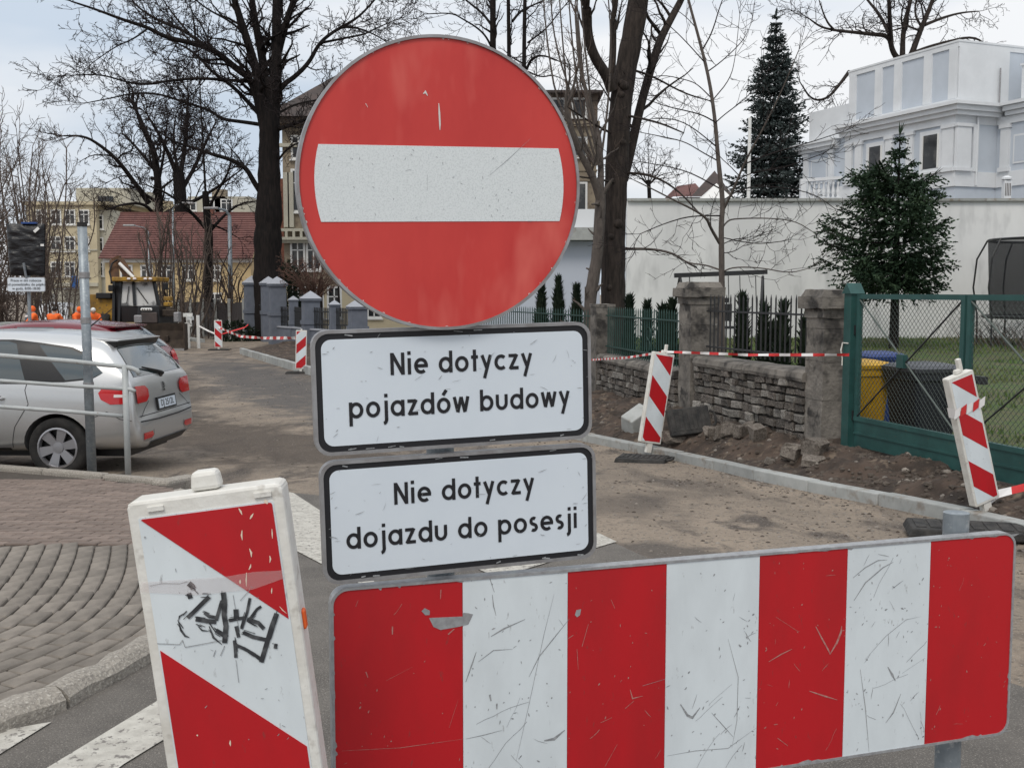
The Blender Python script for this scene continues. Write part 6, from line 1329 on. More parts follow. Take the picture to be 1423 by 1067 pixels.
    q = MB(); q.ball(hd + u_ * .035 - f_ * .018, (.105, .115, .12) if hood else (.092, .105, .095), 12, 8)
    q.obj('hood' if hood else ('helmet' if hat else 'hair'), M_hv if hood else (hat or M_hair), t, local=True, smooth=True)
    return t
worker('worker in an orange jacket and hood, left of the others', 50, 41, R(-60), .12, True); worker('dark haired worker seen from behind in an orange jacket', 74, 40, R(170), .22, False); worker('hooded worker in orange bending next to the yellow machine', 106, 42, R(70), .30, True); worker('worker in a white helmet and orange jacket right of the grey pole', 131, 42, R(20), .38, False, M_frame)
# ---------------------------------------------------------------- grey gate pillars, pickets and wooden fence
def gpil(label, px, y, wd, ztop, band=True):
    x = at(px, 440, y).x; zb = g(y); t = thing('gate_pillar', label, 'pillar', (x, y, zb), R(22), 'grey blue pillars of the far fence'); H = ztop - zb
    def bx(z0, z1, s_, nm, m_, tp=1.0): q_ = MB(); q_.box((0, 0, (z0 + z1) / 2), (s_, s_, z1 - z0), taper=tp); q_.obj(nm, m_, t, local=True)
    hb_ = H * .42; bx(0, .15, wd * 1.06, 'plinth', M_greypil); bx(.15, hb_, wd, 'lower_shaft', M_greypil); bx(hb_, hb_ + .16, wd * 1.12, 'band', M_greypil); bx(hb_ + .16, H - .62 * wd, wd * .96, 'upper_shaft', M_greypil); bx(H - .62 * wd, H - .48 * wd, wd * 1.14, 'cornice', M_greypil)
    q_ = MB(); a = wd * .6; q_.add([V((-a, -a, H - .48 * wd)), V((a, -a, H - .48 * wd)), V((a, a, H - .48 * wd)), V((-a, a, H - .48 * wd))] + [V((sx_ * a * .45, sy_ * a * .45, H - .2 * wd)) for sx_, sy_ in ((-1, -1), (1, -1), (1, 1), (-1, 1))] + [V((0, 0, H))], [(0, 1, 5, 4), (1, 2, 6, 5), (2, 3, 7, 6), (3, 0, 4, 7), (4, 5, 8), (5, 6, 8), (6, 7, 8), (7, 4, 8)]); q_.obj('cap', M_palepil, t, local=True)
    return V((x, y, 0))
PA = gpil('leftmost tall grey pillar beyond the dark gate', 351, 52, .72, at(351, 383, 52).z); PB = gpil('tall grey pillar half hidden by the one in front of it', 374, 50.6, .66, at(374, 384, 50.6).z); PC = gpil('front tall grey pillar with pale pointed cap right of the gate', 386, 48, .70, at(386, 384, 48).z)
PD = gpil('small slim grey pillar between two bigger ones', 408, 46.6, .36, at(408, 411, 46.6).z); PE = gpil('lower broad grey pillar left of the round sign', 432, 44, .66, at(432, 404, 44).z); PF = gpil('slim grey pillar just below the round sign', 465, 42, .36, at(465, 417, 42).z); PG = gpil('grey pillar right under the rim of the round sign', 497, 39.8, .62, at(497, 415, 39.8).z)
def low_fence(label, a, b, wall_h, top, sp=.16):
    d = (b - a); L_ = d.length; u = d / L_; zg = g((a.y + b.y) / 2); t = thing('picket_fence', label, 'fence', V(((a + b) / 2).to_tuple()) + Z * zg, group='picket fences between the grey pillars')
    if wall_h: q = MB(); q.bar(a + Z * (zg + wall_h / 2), b + Z * (zg + wall_h / 2), .3, wall_h); q.obj('base_wall', M_greypil, t); q = MB(); q.bar(a + Z * (zg + wall_h + .03), b + Z * (zg + wall_h + .03), .38, .06); q.obj('wall_coping', M_palepil, t)
    for z in (wall_h + .25, top - .2): q = MB(); q.bar(a + Z * (zg + z), b + Z * (zg + z), .03, .05); q.obj('rail', M_blackmetal, t)
    q = MB(); q.box((0, 0, 0), (.05, .03, top - wall_h - .08)); me = q.mesh('picket', M_blackmetal); k = int(L_ / sp)
    for i in range(k): p = a + u * (sp * (i + .5)) + Z * (zg + (top + wall_h) / 2); link('picket', me, t, loc=p - V(t.location), rot=(0, 0, math.atan2(u.y, u.x)))
low_fence('dark picket section beside the front tall grey pillar', PC, PD, .75, 1.7); low_fence('dark picket section between the slim and the broad pillar', PD, PE, .75, 1.7); low_fence('dark picket section behind the far guide board', PE, PF, .75, 1.7); low_fence('dark picket section under the round sign', PF, PG, .75, 1.7); low_fence('dark iron gate between the tall grey pillars', PA, PB, 0, 1.9, .2)
a, b = V((at(250, 450, 60).x, 60, 0)), V((at(341, 450, 52.5).x, 52.5, 0)); d = b - a; wf = thing('wooden_fence', 'dark upright board fence behind the farthest guide board', 'fence', (a + b) / 2 + Z * g(56)); k = int(d.length / .21)
q = MB(); q.box((0, 0, 0), (.18, .03, 1.75)); me = q.mesh('plank', M_darkwood)
for i in range(k): p = a + d * ((i + .5) / k); link('plank', me, wf, loc=V((p.x, p.y, g(p.y) + .93 + rng.uniform(-.04, .04))) - V(wf.location), rot=(0, rng.uniform(-.02, .02), math.atan2(d.y, d.x)))
for i in range(6): p = a + d * (i / 5.05); q = MB(); q.box((p.x, p.y - .12, g(p.y) + 1.0), (.14, .12, 2.0)); q.obj('fence_post', M_conc, wf)
x = at(23, 436, 24).x; cab_ = thing('utility_cabinet', 'small grey utility cabinet behind the red car at the left edge', 'cabinet', (x, 24, g(24))); q = MB(); q.box((x, 24, g(24) + .72), (.62, .4, 1.35)); bevel(q.obj('housing', M_conc, cab_), .02); q = MB(); q.box((x, 24, g(24) + 1.43), (.68, .46, .07)); q.obj('lid', M_conc, cab_); q = MB(); q.box((x, 23.79, g(24) + .75), (.5, .02, 1.1)); q.obj('door', M_conc, cab_)
# ================================================================ BUILDINGS FAR AWAY
def wall_box(t, x0, x1, y0, y1, z0, z1, name, m_): q = MB(); q.box(((x0 + x1) / 2, (y0 + y1) / 2, (z0 + z1) / 2), (x1 - x0, y1 - y0, z1 - z0)); return q.obj(name, m_, t)
def window(t, x, z, w_, h_, y, surround=True, m_=M_glass, bars=True):
    f = wall_box(t, x - w_ / 2 - .12, x + w_ / 2 + .12, y - .06, y, z - h_ / 2 - .12, z + h_ / 2 + .12, 'window', M_frame)
    p = wall_box(t, x - w_ / 2, x + w_ / 2, y - .07, y - .055, z - h_ / 2, z + h_ / 2, 'pane', m_); p.parent = f
    if bars:
        for b_ in ((x - .035, x + .035, z - h_ / 2, z + h_ / 2), (x - w_ / 2, x + w_ / 2, z + h_ * .18, z + h_ * .18 + .06)): q = wall_box(t, b_[0], b_[1], y - .085, y - .07, b_[2], b_[3], 'glazing_bar', M_frame); q.parent = f
    s_ = wall_box(t, x - w_ / 2 - .2, x + w_ / 2 + .2, y - .16, y, z - h_ / 2 - .2, z - h_ / 2 - .12, 'sill', M_frame); s_.parent = f
Y = 75.0; X0, X1 = at(147, 400, Y).x, at(349, 400, Y).x; ze = at(0, 360, Y).z; zr = at(0, 297, Y).z * 1.0 + .25
ho = thing('yellow_house', 'low yellow house with a long red tiled roof', 'house', ((X0 + X1) / 2, Y + 4, g(Y)))
wall_box(ho, X0, X1, Y, Y + 8, g(Y), ze + .1, 'wall', M_yellowwall); wall_box(ho, X0 - .1, X1 + .1, Y - .12, Y, ze - .25, ze + .05, 'eaves_band', M_frame)
rx0, rx1 = X0 - .25, X1 + .25
for s_, nm in ((1, 'roof'), (-1, 'rear_roof')):
    q = MB(); n = 20; e0 = V((0, Y + 4 - s_ * 4.5, ze)); e1 = V((0, Y + 4, zr)); 
    for i in range(n):                    # overlapping courses of tiles, each with its own lip
        a, b = e0.lerp(e1, i / n), e0.lerp(e1, (i + 1.15) / n); up_ = V((0, -s_ * .02, .05))
        a2, b2 = a + up_ * 1.6, b + up_ * .4
        q.add([V((rx0, a2.y, a2.z)), V((rx1, a2.y, a2.z)), V((rx1, b2.y, b2.z)), V((rx0, b2.y, b2.z)), V((rx0, a.y, a.z)), V((rx1, a.y, a.z))], [(0, 1, 2, 3), (4, 5, 1, 0)])
    tag(q.obj(nm, M_rooftile, ho), kind='stuff')
for x in (X0 + .0, X1 - .0): q = MB(); q.add([V((x, Y, ze)), V((x, Y + 8, ze)), V((x, Y + 4, zr - .1))], [(0, 1, 2)]); q.obj('gable', M_yellowwall, ho)
q = MB(); q.bar((rx0, Y + 4, zr + .06), (rx1, Y + 4, zr + .06), .25, .16); q.obj('ridge_tiles', M_rooftile, ho)
for px in (176, 204, 232, 262, 299): a = at(px, 379, Y); window(ho, a.x, a.z, .62, .85, Y)
for px in (204, 176, 299): 
    a = at(px, 420, Y); window(ho, a.x, a.z, .7, 1.1, Y)
a = at(161, 420, Y); wall_box(ho, a.x - .5, a.x + .5, Y - .05, Y, g(Y), g(Y) + 2.1, 'door', M_brownd)
wall_box(ho, X0 + 6, X0 + 6.5, Y + 3.7, Y + 4.3, zr - .3, zr + .5, 'chimney', M_redbrick)
# red brick building right of it
Y = 82.0; X0, X1 = at(323, 400, Y).x, at(368, 400, Y).x; rb = thing('brick_building', 'red brick building with a pale cornice behind the big dark tree', 'building', ((X0 + X1) / 2, Y + 4, g(Y)))
wall_box(rb, X0, X1, Y, Y + 8, g(Y), at(0, 322, Y).z, 'wall', M_redbrick); wall_box(rb, X0 - .3, X1 + .3, Y - .3, Y + 8.3, at(0, 330, Y).z, at(0, 321, Y).z, 'cornice', M_conc); wall_box(rb, X0 + .2, X1 - .2, Y + .5, Y + 8, at(0, 321, Y).z, at(0, 300, Y).z, 'upper_wall', M_greyyellow)
for px, py in ((338, 345), (348, 345), (338, 378), (348, 378)): a = at(px, py, Y); window(rb, a.x, a.z, .42, .95, Y)
# pale apartment block at the left
Y = 100.0; X0, X1 = at(40, 400, Y).x, at(156, 400, Y).x; zt = at(0, 285, Y).z; ap = thing('apartment_block', 'pale yellow apartment block with white windows behind the bare hedge', 'building', ((X0 + X1) / 2, Y + 6, g(Y)))
wall_box(ap, X0, at(124, 0, Y).x, Y, Y + 12, g(Y), zt, 'wall', M_paleyellow); wall_box(ap, at(124, 0, Y).x, X1, Y + .8, Y + 12, g(Y), zt - .4, 'side_wall', M_greyyellow); wall_box(ap, X0 - .3, X1, Y - .25, Y + 12, zt, zt + .3, 'cornice', M_paleyellow)
wall_box(ap, at(78, 0, Y).x, at(157, 0, Y).x, Y + 3, Y + 12, zt + .3, at(0, 257, Y).z, 'penthouse', M_greyyellow); wall_box(ap, at(110, 0, Y).x, at(132, 0, Y).x, Y + 2.9, Y + 3, at(0, 279, Y).z, at(0, 269, Y).z, 'penthouse_window', M_glass)
wall_box(ap, X0 - .1, at(124, 0, Y).x, Y - .2, Y, at(0, 398, Y).z, at(0, 393, Y).z, 'string_course', M_greyyellow); wall_box(ap, X0 - .1, at(124, 0, Y).x, Y - .1, Y, at(0, 348.5, Y).z, at(0, 346.5, Y).z, 'string_course', M_greyyellow)
for px in (58, 78, 97.5, 117):
    for py in (302, 339, 374): a = at(px, py, Y); window(ap, a.x, a.z, .75, 1.15, Y)
for px in (137,):
    for py in (309, 340, 374): a = at(px, py, Y + .8); window(ap, a.x, a.z, .7, 1.1, Y + .8)
for px in (64, 84, 104): a = at(px, 410, Y); wall_box(ap, a.x - .55, a.x + .55, Y - .04, Y, a.z - .9, a.z + .6, 'shop_window', M_glass)
a = at(104, 392, 99); bn = thing('blue_banner', 'small blue banner hanging on the apartment block', 'banner', (a.x, 99, a.z - .5)); q = MB(); q.box(a, (.55, .04, 1.1)); q.obj('cloth', mat('blue_cloth', (.02, .09, .28)), bn); q = MB(); q.tube([a + V((-.35, 0, .58)), a + V((.35, .8, .58))], .03, 5); q.obj('rod', M_alu, bn)
Y = 112.0; r2 = thing('far_building', 'pale yellow building with chimneys showing above the red roof', 'building', (at(180, 0, Y).x, Y + 5, g(Y))); wall_box(r2, at(140, 0, Y).x, at(246, 0, Y).x, Y, Y + 10, g(Y), at(0, 284, Y).z, 'wall', M_paleyellow); wall_box(r2, at(250, 0, Y).x, at(338, 0, Y).x, Y + 1, Y + 10, g(Y), at(0, 272, Y).z, 'rear_wall', M_greyyellow)
for px, py in ((195, 266), (223, 278), (300, 262)): a = at(px, py, Y); wall_box(r2, a.x - .7, a.x + .7, Y + 1, Y + 2, a.z - 2.5, a.z, 'chimney', M_brown)
for px in (265, 290, 315): a = at(px, 285, Y + 1); window(r2, a.x, a.z, 1.0, 1.0, Y + 1)
a = at(60, 418, 62); kx_ = thing('site_container', 'pale grey site container left of the white van', 'container', (a.x, 63, g(62))); wall_box(kx_, at(43, 0, 62).x, at(76, 0, 62).x, 62, 64.5, g(62) + .1, at(0, 402, 62).z, 'container_body', M_greyyellow); wall_box(kx_, at(43, 0, 62).x - .06, at(76, 0, 62).x + .06, 61.95, 64.55, at(0, 402, 62).z, at(0, 400, 62).z, 'roof_edge', M_conc); wall_box(kx_, at(53, 0, 62).x, at(62, 0, 62).x, 61.95, 62, g(62) + .15, at(0, 408, 62).z, 'container_door', M_conc)
# ornate brown house left of the sign
Y = 62.0; X0, X1 = at(394, 300, Y).x, at(640, 300, Y).x; oh = thing('ornate_house', 'old brown stucco house with pilasters partly behind the round sign', 'house', ((X0 + X1) / 2, Y + 6, g(Y)))
xm = X0 + 2.6; zev = at(0, 165, Y).z
wall_box(oh, X0, X1, Y, Y + 11, g(Y), zev, 'wall', M_brown); wall_box(oh, X0 - 1.1, X0, Y + 4, Y + 11, g(Y), at(0, 238, Y).z, 'brick_side', M_redbrick)
q = MB(); xr = (X0 + X1) / 2; q.add([V((X0 - .9, Y - .9, zev)), V((X1 + .9, Y - .9, zev)), V((X1 + .9, Y + 12, zev)), V((X0 - .9, Y + 12, zev)), V((X0 + 3.4, Y + 3, zev + 3.4)), V((X1 - 3.4, Y + 3, zev + 3.4)), V((X1 - 3.4, Y + 8, zev + 3.4)), V((X0 + 3.4, Y + 8, zev + 3.4))], [(3, 2, 1, 0), (0, 1, 5, 4), (1, 2, 6, 5), (2, 3, 7, 6), (3, 0, 4, 7), (4, 5, 6, 7)]); q.obj('roof', M_slate, oh)
wall_box(oh, X0 - .6, X1 + .6, Y - .6, Y, zev - .35, zev - .02, 'eaves_cornice', M_brownd); wall_box(oh, X0 - .2, X1 + .2, Y - .25, Y, at(0, 205, Y).z, at(0, 200, Y).z, 'string_course', M_greyyellow)
for px in (399, 405, 425, 447): a = at(px, 300, Y); wall_box(oh, a.x - .16, a.x + .16, Y - .18, Y, at(0, 316, Y).z, at(0, 240, Y).z, 'pilaster', M_greyyellow)
for z0, z1, e_ in ((334, 330, .55), (322, 318, .4), (338, 334, .35)): wall_box(oh, X0 - e_, X1 + e_, Y - e_, Y, at(0, z0, Y).z, at(0, z1, Y).z, 'balcony_cornice', M_greyyellow)
for i in range(12): x = X0 - .2 + i * .42; wall_box(oh, x - .07, x + .07, Y - .42, Y - .28, at(0, 330, Y).z, at(0, 322, Y).z, 'balcony_baluster', M_greyyellow)
for px, py, h_ in ((480, 265, 2.2), (510, 265, 2.2), (555, 265, 2.2), (585, 265, 2.2), (480, 355, 1.5), (510, 355, 1.5), (555, 355, 1.5), (585, 355, 1.5), (415, 205, 1.1), (436, 205, 1.1), (495, 205, 1.1), (570, 205, 1.1), (520, 420, 1.6), (575, 420, 1.6), (415, 265, 2.2), (436, 265, 2.2), (414, 355, 1.5), (436, 355, 1.5), (415, 420, 1.6), (440, 420, 1.6), (465, 420, 1.6)): a = at(px, py, Y); window(oh, a.x, a.z, .62, h_, Y)
wall_box(oh, X0 - .05, X1 + .05, Y - .05, Y, g(Y), at(0, 398, Y).z, 'ground_storey', M_paleyellow)
# tower right of the sign
Y = 64.0; X0, X1 = at(690, 200, Y).x, at(829, 200, Y).x; tw = thing('tower_building', 'square tan stucco tower with a flat overhanging roof right of the round sign', 'tower', ((X0 + X1) / 2, Y + 3, g(Y)))
zz = lambda p: at(0, p, Y).z
wall_box(tw, X0, X1, Y, Y + 6, g(Y), zz(170), 'shaft', M_brown); wall_box(tw, X0 - .05, X1 + .05, Y - .05, Y + 6, zz(170), zz(131), 'top_storey', M_brownd); wall_box(tw, X0 - .45, X1 + .35, Y - .5, Y + 6.4, zz(131), zz(127.5), 'flat_roof', M_slate)
for p0, p1, e_ in ((176, 169, .18), (190, 186, .12), (222, 217, .14), (252, 248, .10), (205, 203, .06), (238, 236, .06)): wall_box(tw, X0 - e_, X1 + e_, Y - e_, Y + 6, zz(p0), zz(p1), 'cornice', M_brown)
for px in (805, 775, 745):
    for py, h_ in ((204, 1.0), (275, 1.6), (150, .9)): a = at(px, py, Y); window(tw, a.x, a.z, .7, h_, Y, m_=M_glass, bars=False)
# small house with red roof far behind the garden wall
Y = 60.0; fh = thing('red_roof_house', 'distant house with a red and dark roof beyond the garden wall', 'house', (at(975, 0, Y).x, Y + 4, 0)); xa, xb = at(938, 0, Y).x, at(1022, 0, Y).x; ze = at(0, 274, Y).z
wall_box(fh, xa + .4, xb - .3, Y, Y + 7, g(Y), ze, 'wall', M_villa); q = MB(); xr0, xr1 = at(962, 0, Y).x, at(1003, 0, Y).x; zr = at(0, 243, Y).z
q.add([V((xa, Y - .3, ze)), V((at(985, 0, Y).x, Y - .3, ze)), V((at(985, 0, Y).x, Y + 3.5, at(0, 246, Y).z)), V((at(958, 0, Y).x, Y + 3.5, at(0, 250, Y).z)), V((xa, Y + 7, ze))], [(0, 1, 2, 3), (0, 3, 4)]); q.obj('red_roof', M_rooftile, fh)
q = MB(); q.add([V((at(962, 0, Y).x, Y - .6, ze)), V((xb, Y - .6, ze - .1)), V((at(1004, 0, Y).x, Y + 1.5, at(0, 233, Y).z)), V((xb, Y + 7, ze))], [(0, 1, 2), (1, 3, 2)]); q.obj('dark_roof', M_slate, fh)
a = at(992, 272, 45); tn = thing('white_canopy', 'small white pointed canopy above the garden wall', 'canopy', (a.x, 45, 2)); q = MB(); x = a.x; q.add([V((x - .75, 44.2, a.z - .3)), V((x + .75, 44.2, a.z - .3)), V((x + .75, 45.8, a.z - .3)), V((x - .75, 45.8, a.z - .3)), V((x + .1, 45, a.z + .5))], [(0, 1, 4), (1, 2, 4), (2, 3, 4), (3, 0, 4), (3, 2, 1, 0)]); q.obj('canopy_top', M_frame, tn)
for sx_ in (-.7, .7):
    for sy_ in (-.75, .75): q = MB(); q.tube([(x + sx_, 45 + sy_, .2), (x + sx_, 45 + sy_, a.z - .3)], .03, 5); q.obj('canopy_pole', M_frame, tn)
# ================================================================ TREES AND SHRUBS
class Tree:
    def __init__(s, seed, Y, thr=.05): s.T = MB(); s.C = MB(); s.r = random.Random(seed); s.Y = Y; s.thr = thr
    def px(s, pts, d0=0.0, d1=0.0):
        n = len(pts); return [at(x, y, s.Y + d0 + (d1 - d0) * i / max(1, n - 1)) for i, (x, y) in enumerate(pts)]
    def sm(s, P):
        P = [V(p) for p in P]
        for _ in range(2):
            q = [P[0]]
            for a, b in zip(P, P[1:]): q += [a.lerp(b, .25), a.lerp(b, .75)]
            q.append(P[-1]); P = q
        return P
    def stem(s, P, r0, r1, kids=None, sides=8, smooth=True, jit=0.0):
        if smooth and len(P) > 2: P = s.sm(P)
        n = len(P); rs = [r0 + (r1 - r0) * i / (n - 1) for i in range(n)]
        if jit: rs = [r * (1 + s.r.uniform(-jit, jit)) for r in rs]
        (s.T if r0 > s.thr else s.C).tube(P, rs, sides if r0 > s.thr else 4, cap=False)
        if kids:
            s.kids(P, rs, **kids)
            tg = (P[-1] - P[-2]).normalized(); k_ = dict(sp=.6, ln=2.5, lv=3, wander=.28, up=.1, fall=.47, ang=(30, 65), rmin=.008, pend=.0); k_.update({a: b for a, b in kids.items() if a in k_})
            for j in range(3):                # the limb goes on in finer branches
                dr = (tg + V((s.r.gauss(0, .35), s.r.gauss(0, .35), s.r.gauss(0, .35)))).normalized(); s.branch(P[-1], dr, k_['ln'] * s.r.uniform(.5, .8), rs[-1] * .8, max(0, k_['lv'] - 1), k_['sp'] * .7, k_['fall'], k_['wander'], k_['up'], k_['ang'], k_['rmin'], k_['pend'])
    def kids(s, P, rs, sp=.6, ln=2.5, lv=3, a0=.15, ang=(30, 65), wander=.28, up=.10, fall=.47, rr=.42, rmin=.008, pend=.0):
        L_ = [0]
        for a, b in zip(P, P[1:]): L_.append(L_[-1] + (b - a).length)
        tot = L_[-1]; d = tot * a0 + s.r.uniform(0, sp); i = 0
        while d < tot * .995:
            while i < len(P) - 2 and L_[i + 1] < d: i += 1
            t = (d - L_[i]) / max(1e-6, L_[i + 1] - L_[i]); p = P[i].lerp(P[i + 1], t); r = rs[i] + (rs[i + 1] - rs[i]) * t; tg = (P[i + 1] - P[i]).normalized()
            f = d / tot; l = ln * (1.1 - .65 * f) * s.r.uniform(.55, 1.25); ax = tg.orthogonal().normalized(); ax.rotate(Matrix.Rotation(s.r.uniform(0, 6.283), 3, tg))
            dr = tg.copy(); dr.rotate(Matrix.Rotation(R(s.r.uniform(*ang)), 3, ax))
            s.branch(p, dr, l, max(rmin, min(r * .75, rr * r * s.r.uniform(.7, 1.2))), lv, sp, fall, wander, up, ang, rmin, pend); d += sp * s.r.uniform(.6, 1.4)
    def branch(s, p, d, l, r, lv, sp, fall, wander, up, ang, rmin, pend):
        n = 6 if lv > 1 else 4; P = [p]; st = l / n
        for i in range(n):
            d = (d + V((s.r.gauss(0, wander), s.r.gauss(0, wander), s.r.gauss(0, wander) + up - pend * (i / n)))).normalized(); p = p + d * st; P.append(p)
        rs = [r + (max(rmin * .6, r * .25) - r) * i / n for i in range(n + 1)]
        (s.T if r > s.thr else s.C).tube(P, rs, 5 if r > s.thr else 3, cap=False)
        if lv > 0: s.kids(P, rs, sp * .72, l * fall, lv - 1, .12, ang, wander * 1.05, up, fall, .5, rmin, pend)
    def done(s, name, label, bark, twig, base, cat='tree', group=None):
        t = thing(name, label, cat, base, group=group); s.T.obj('trunk', bark, t, smooth=True)
        if s.C.v: s.C.obj('crown', twig, t)
        return t
ppm = lambda Y: Y / FPX
# --- the big dark tree left of the round sign
T = Tree(11, 52, .045); Y = 52; k_ = ppm(Y)
big = dict(sp=.42, ln=3.3, lv=3, wander=.24, up=.06, rmin=.0135)
LW = .62
b0 = V((at(376, 440, Y).x, Y, g(Y) - .1))
T.stem([b0, at(374, 430, Y), at(372, 380, Y), at(372, 330, Y), at(374, 290, Y), at(374, 250, Y), at(374, 200, Y), at(375, 170, Y), at(376, 140, Y), at(380, 110, Y)], 23 * k_, 10 * k_, sides=14, jit=.07)
for pts, r0, r1, d0, d1 in (([(370, 200), (362, 120), (345, 60), (325, 0), (310, -60)], 8, 5, 0, -1.5), ([(374, 200), (368, 95), (352, 20), (345, -50)], 8, 5, 0, 1.5), ([(378, 200), (385, 80), (384, 0), (386, -60)], 10, 6, 0, .5), ([(385, 78), (398, 30), (412, -10), (430, -60)], 6, 4, .3, -1),
    ([(366, 180), (352, 112), (326, 94), (300, 71), (271, 61), (229, 52), (207, 39), (174, 29), (132, 13), (98, 2)], 9, 1.6, 0, -3), ([(326, 94), (313, 81), (281, 61), (255, 42), (223, 31), (190, 10), (178, -8)], 6, 1.6, -.6, 2), ([(366, 165), (352, 150), (339, 136), (323, 120), (294, 100), (281, 84), (262, 68), (245, 60)], 6, 2, 0, 3),
    ([(350, 114), (310, 111), (275, 109), (236, 112), (207, 118), (181, 116), (139, 103), (100, 105)], 4, 1.2, -.2, -4), ([(366, 174), (340, 170), (307, 166), (294, 154), (252, 141), (223, 131), (187, 129), (158, 136), (122, 143)], 4.6, 1.2, 0, 3.5),
    ([(364, 270), (352, 252), (342, 233), (319, 221), (295, 215), (275, 207), (242, 198), (220, 182)], 7, 1.8, 0, -2), ([(386, 128), (396, 116), (410, 107), (430, 87), (443, 61), (462, 45), (488, 31), (504, 19), (526, -6)], 6.5, 2, 0, 2), ([(446, 60), (481, 53), (507, 48), (522, 40), (545, 30)], 3.2, 1, .8, -2),
    ([(472, 38), (498, 39), (520, 48), (540, 60), (552, 75)], 2.6, 1, 1, 3), ([(386, 180), (406, 173), (421, 168), (441, 160), (462, 158)], 5.5, 2, 0, -3), ([(386, 158), (410, 145), (441, 139), (470, 136)], 3, 1.2, 0, 2), ([(352, 70), (333, 40), (313, 26), (291, 15), (271, 0), (262, -14)], 3.2, 1.2, -.6, -3), ([(385, 225), (400, 205), (425, 195), (450, 180)], 3, 1, 0, -2),
    ([(262, 46), (240, 20), (220, -10)], 3, 1, .5, 3), ([(207, 39), (185, 55), (160, 65), (128, 88)], 2.2, .8, -2, -4), ([(294, 100), (270, 130), (240, 150)], 2, .8, 1, 4)):
    T.stem(T.px(pts, d0, d1), r0 * k_ * (1.0 if pts[-1][1] < -40 else LW), r1 * k_ * .55, big, sides=8)
T.done('bare_tree', 'huge dark bare tree just left of the round sign', M_bark, M_twig, b0)
# --- trees behind the red roofed house
mid = dict(sp=.5, ln=4.2, lv=3, wander=.26, up=.05, rmin=.019)
def far_tree(label, seed, Y, stems, kid, bark=M_bark, twig=M_twig, base=None, name='bare_tree', thr=.06, group=None):
    T = Tree(seed, Y, thr); k_ = ppm(Y); bx = stems[0][0][0]; b = V((at(*bx, Y).x, Y, g(Y) - .1)) if base is None else base
    for i, (pts, r0, r1, d0, d1, kd) in enumerate(stems):
        P = T.px(pts, d0, d1)
        if i == 0: P = [b] + P
        T.stem(P, r0 * k_ * (1 if i == 0 else .7), r1 * k_ * (1 if i == 0 else .55), kid if kd else None, sides=8)
    return T.done(name, label, bark, twig, b, group=group)
far_tree('left of the two bare trees behind the red roof with a long low limb', 21, 86, [([(221, 400), (221, 298), (220, 260), (217, 230), (213, 207), (202, 185), (192, 160)], 7, 3, 0, 0, 1), ([(207, 283), (189, 257), (165, 224), (142, 204), (118, 189), (88, 189)], 6, 1.6, 0, -3, 1), ([(219, 260), (228, 215), (232, 170)], 4, 1.5, 0, 3, 1), ([(216, 300), (200, 282), (170, 284), (148, 292)], 4, 1.5, 0, -4, 1), ([(218, 240), (190, 205), (170, 185)], 4, 1.5, 0, 3, 1)], mid)
far_tree('right of the two bare trees behind the red roof with thick fork', 22, 85, [([(252, 400), (252, 300), (250, 265), (248, 240)], 10, 8, 0, 0, 0), ([(249, 251), (236, 218), (224, 192), (205, 160)], 6, 2, 0, -2, 1), ([(250, 245), (257, 207), (260, 160), (262, 130)], 6, 2, 0, 2, 1), ([(255, 260), (272, 230), (285, 200), (300, 170)], 5, 1.6, 0, 3, 1), ([(252, 285), (270, 280), (300, 262), (330, 240)], 5, 1.6, 0, -3, 1), ([(249, 244), (240, 200), (244, 160)], 4, 1.4, 0, 4, 1)], mid)
far_tree('bare tree standing before the red roof right of its middle', 23, 60, [([(289, 425), (291, 327), (287, 295), (285, 266)], 7.5, 4, 0, 0, 0), ([(290, 322), (274, 304), (260, 289), (232, 268), (205, 258)], 4.5, 1.5, 0, -2, 1), ([(291, 322), (300, 312), (313, 298), (333, 283), (360, 279)], 4, 1.3, 0, 2, 1), ([(286, 275), (282, 200), (279, 148), (276, 70)], 2.6, .9, 0, .5, 1), ([(287, 296), (300, 270), (318, 240), (322, 215)], 3.4, 1.2, 0, -1.5, 1), ([(288, 310), (310, 318), (330, 330)], 2.5, .9, 0, 1, 1)], dict(sp=.5, ln=2.6, lv=3, wander=.26, up=.05, rmin=.014))
far_tree('three trunked bare tree rising behind the top of the round sign', 24, 60, [([(690, 420), (686, 200), (685, 70), (685, -30)], 5, 3.8, 0, 0, 1), ([(700, 420), (708, 200), (707.5, 80), (706, -30)], 5.5, 4, 1, 1, 1), ([(725, 420), (729, 200), (728, 80), (730, -30)], 5.5, 4, -1, -1, 1), ([(684, 68), (675, 50), (662, 38), (645, 28), (628, 18), (590, 20)], 2.4, 1, 0, -3, 1), ([(683, 35), (670, 18), (650, 3), (638, -10)], 3, 1.4, 0, 2, 1), ([(732, 96), (738, 82), (750, 77), (765, 80), (782, 88)], 3, 1, -1, -3, 1), ([(734, 100), (752, 108), (770, 104), (790, 115)], 2, .8, -1, 2, 1), ([(712, 30), (724, 15), (740, 8), (770, -6)], 3, 1.2, 1, 3, 1), ([(733, 60), (760, 40), (775, 20), (800, -10)], 2, .8, -1, -2, 1)], dict(sp=.5, ln=3.4, lv=3, wander=.24, up=.06, rmin=.0125))
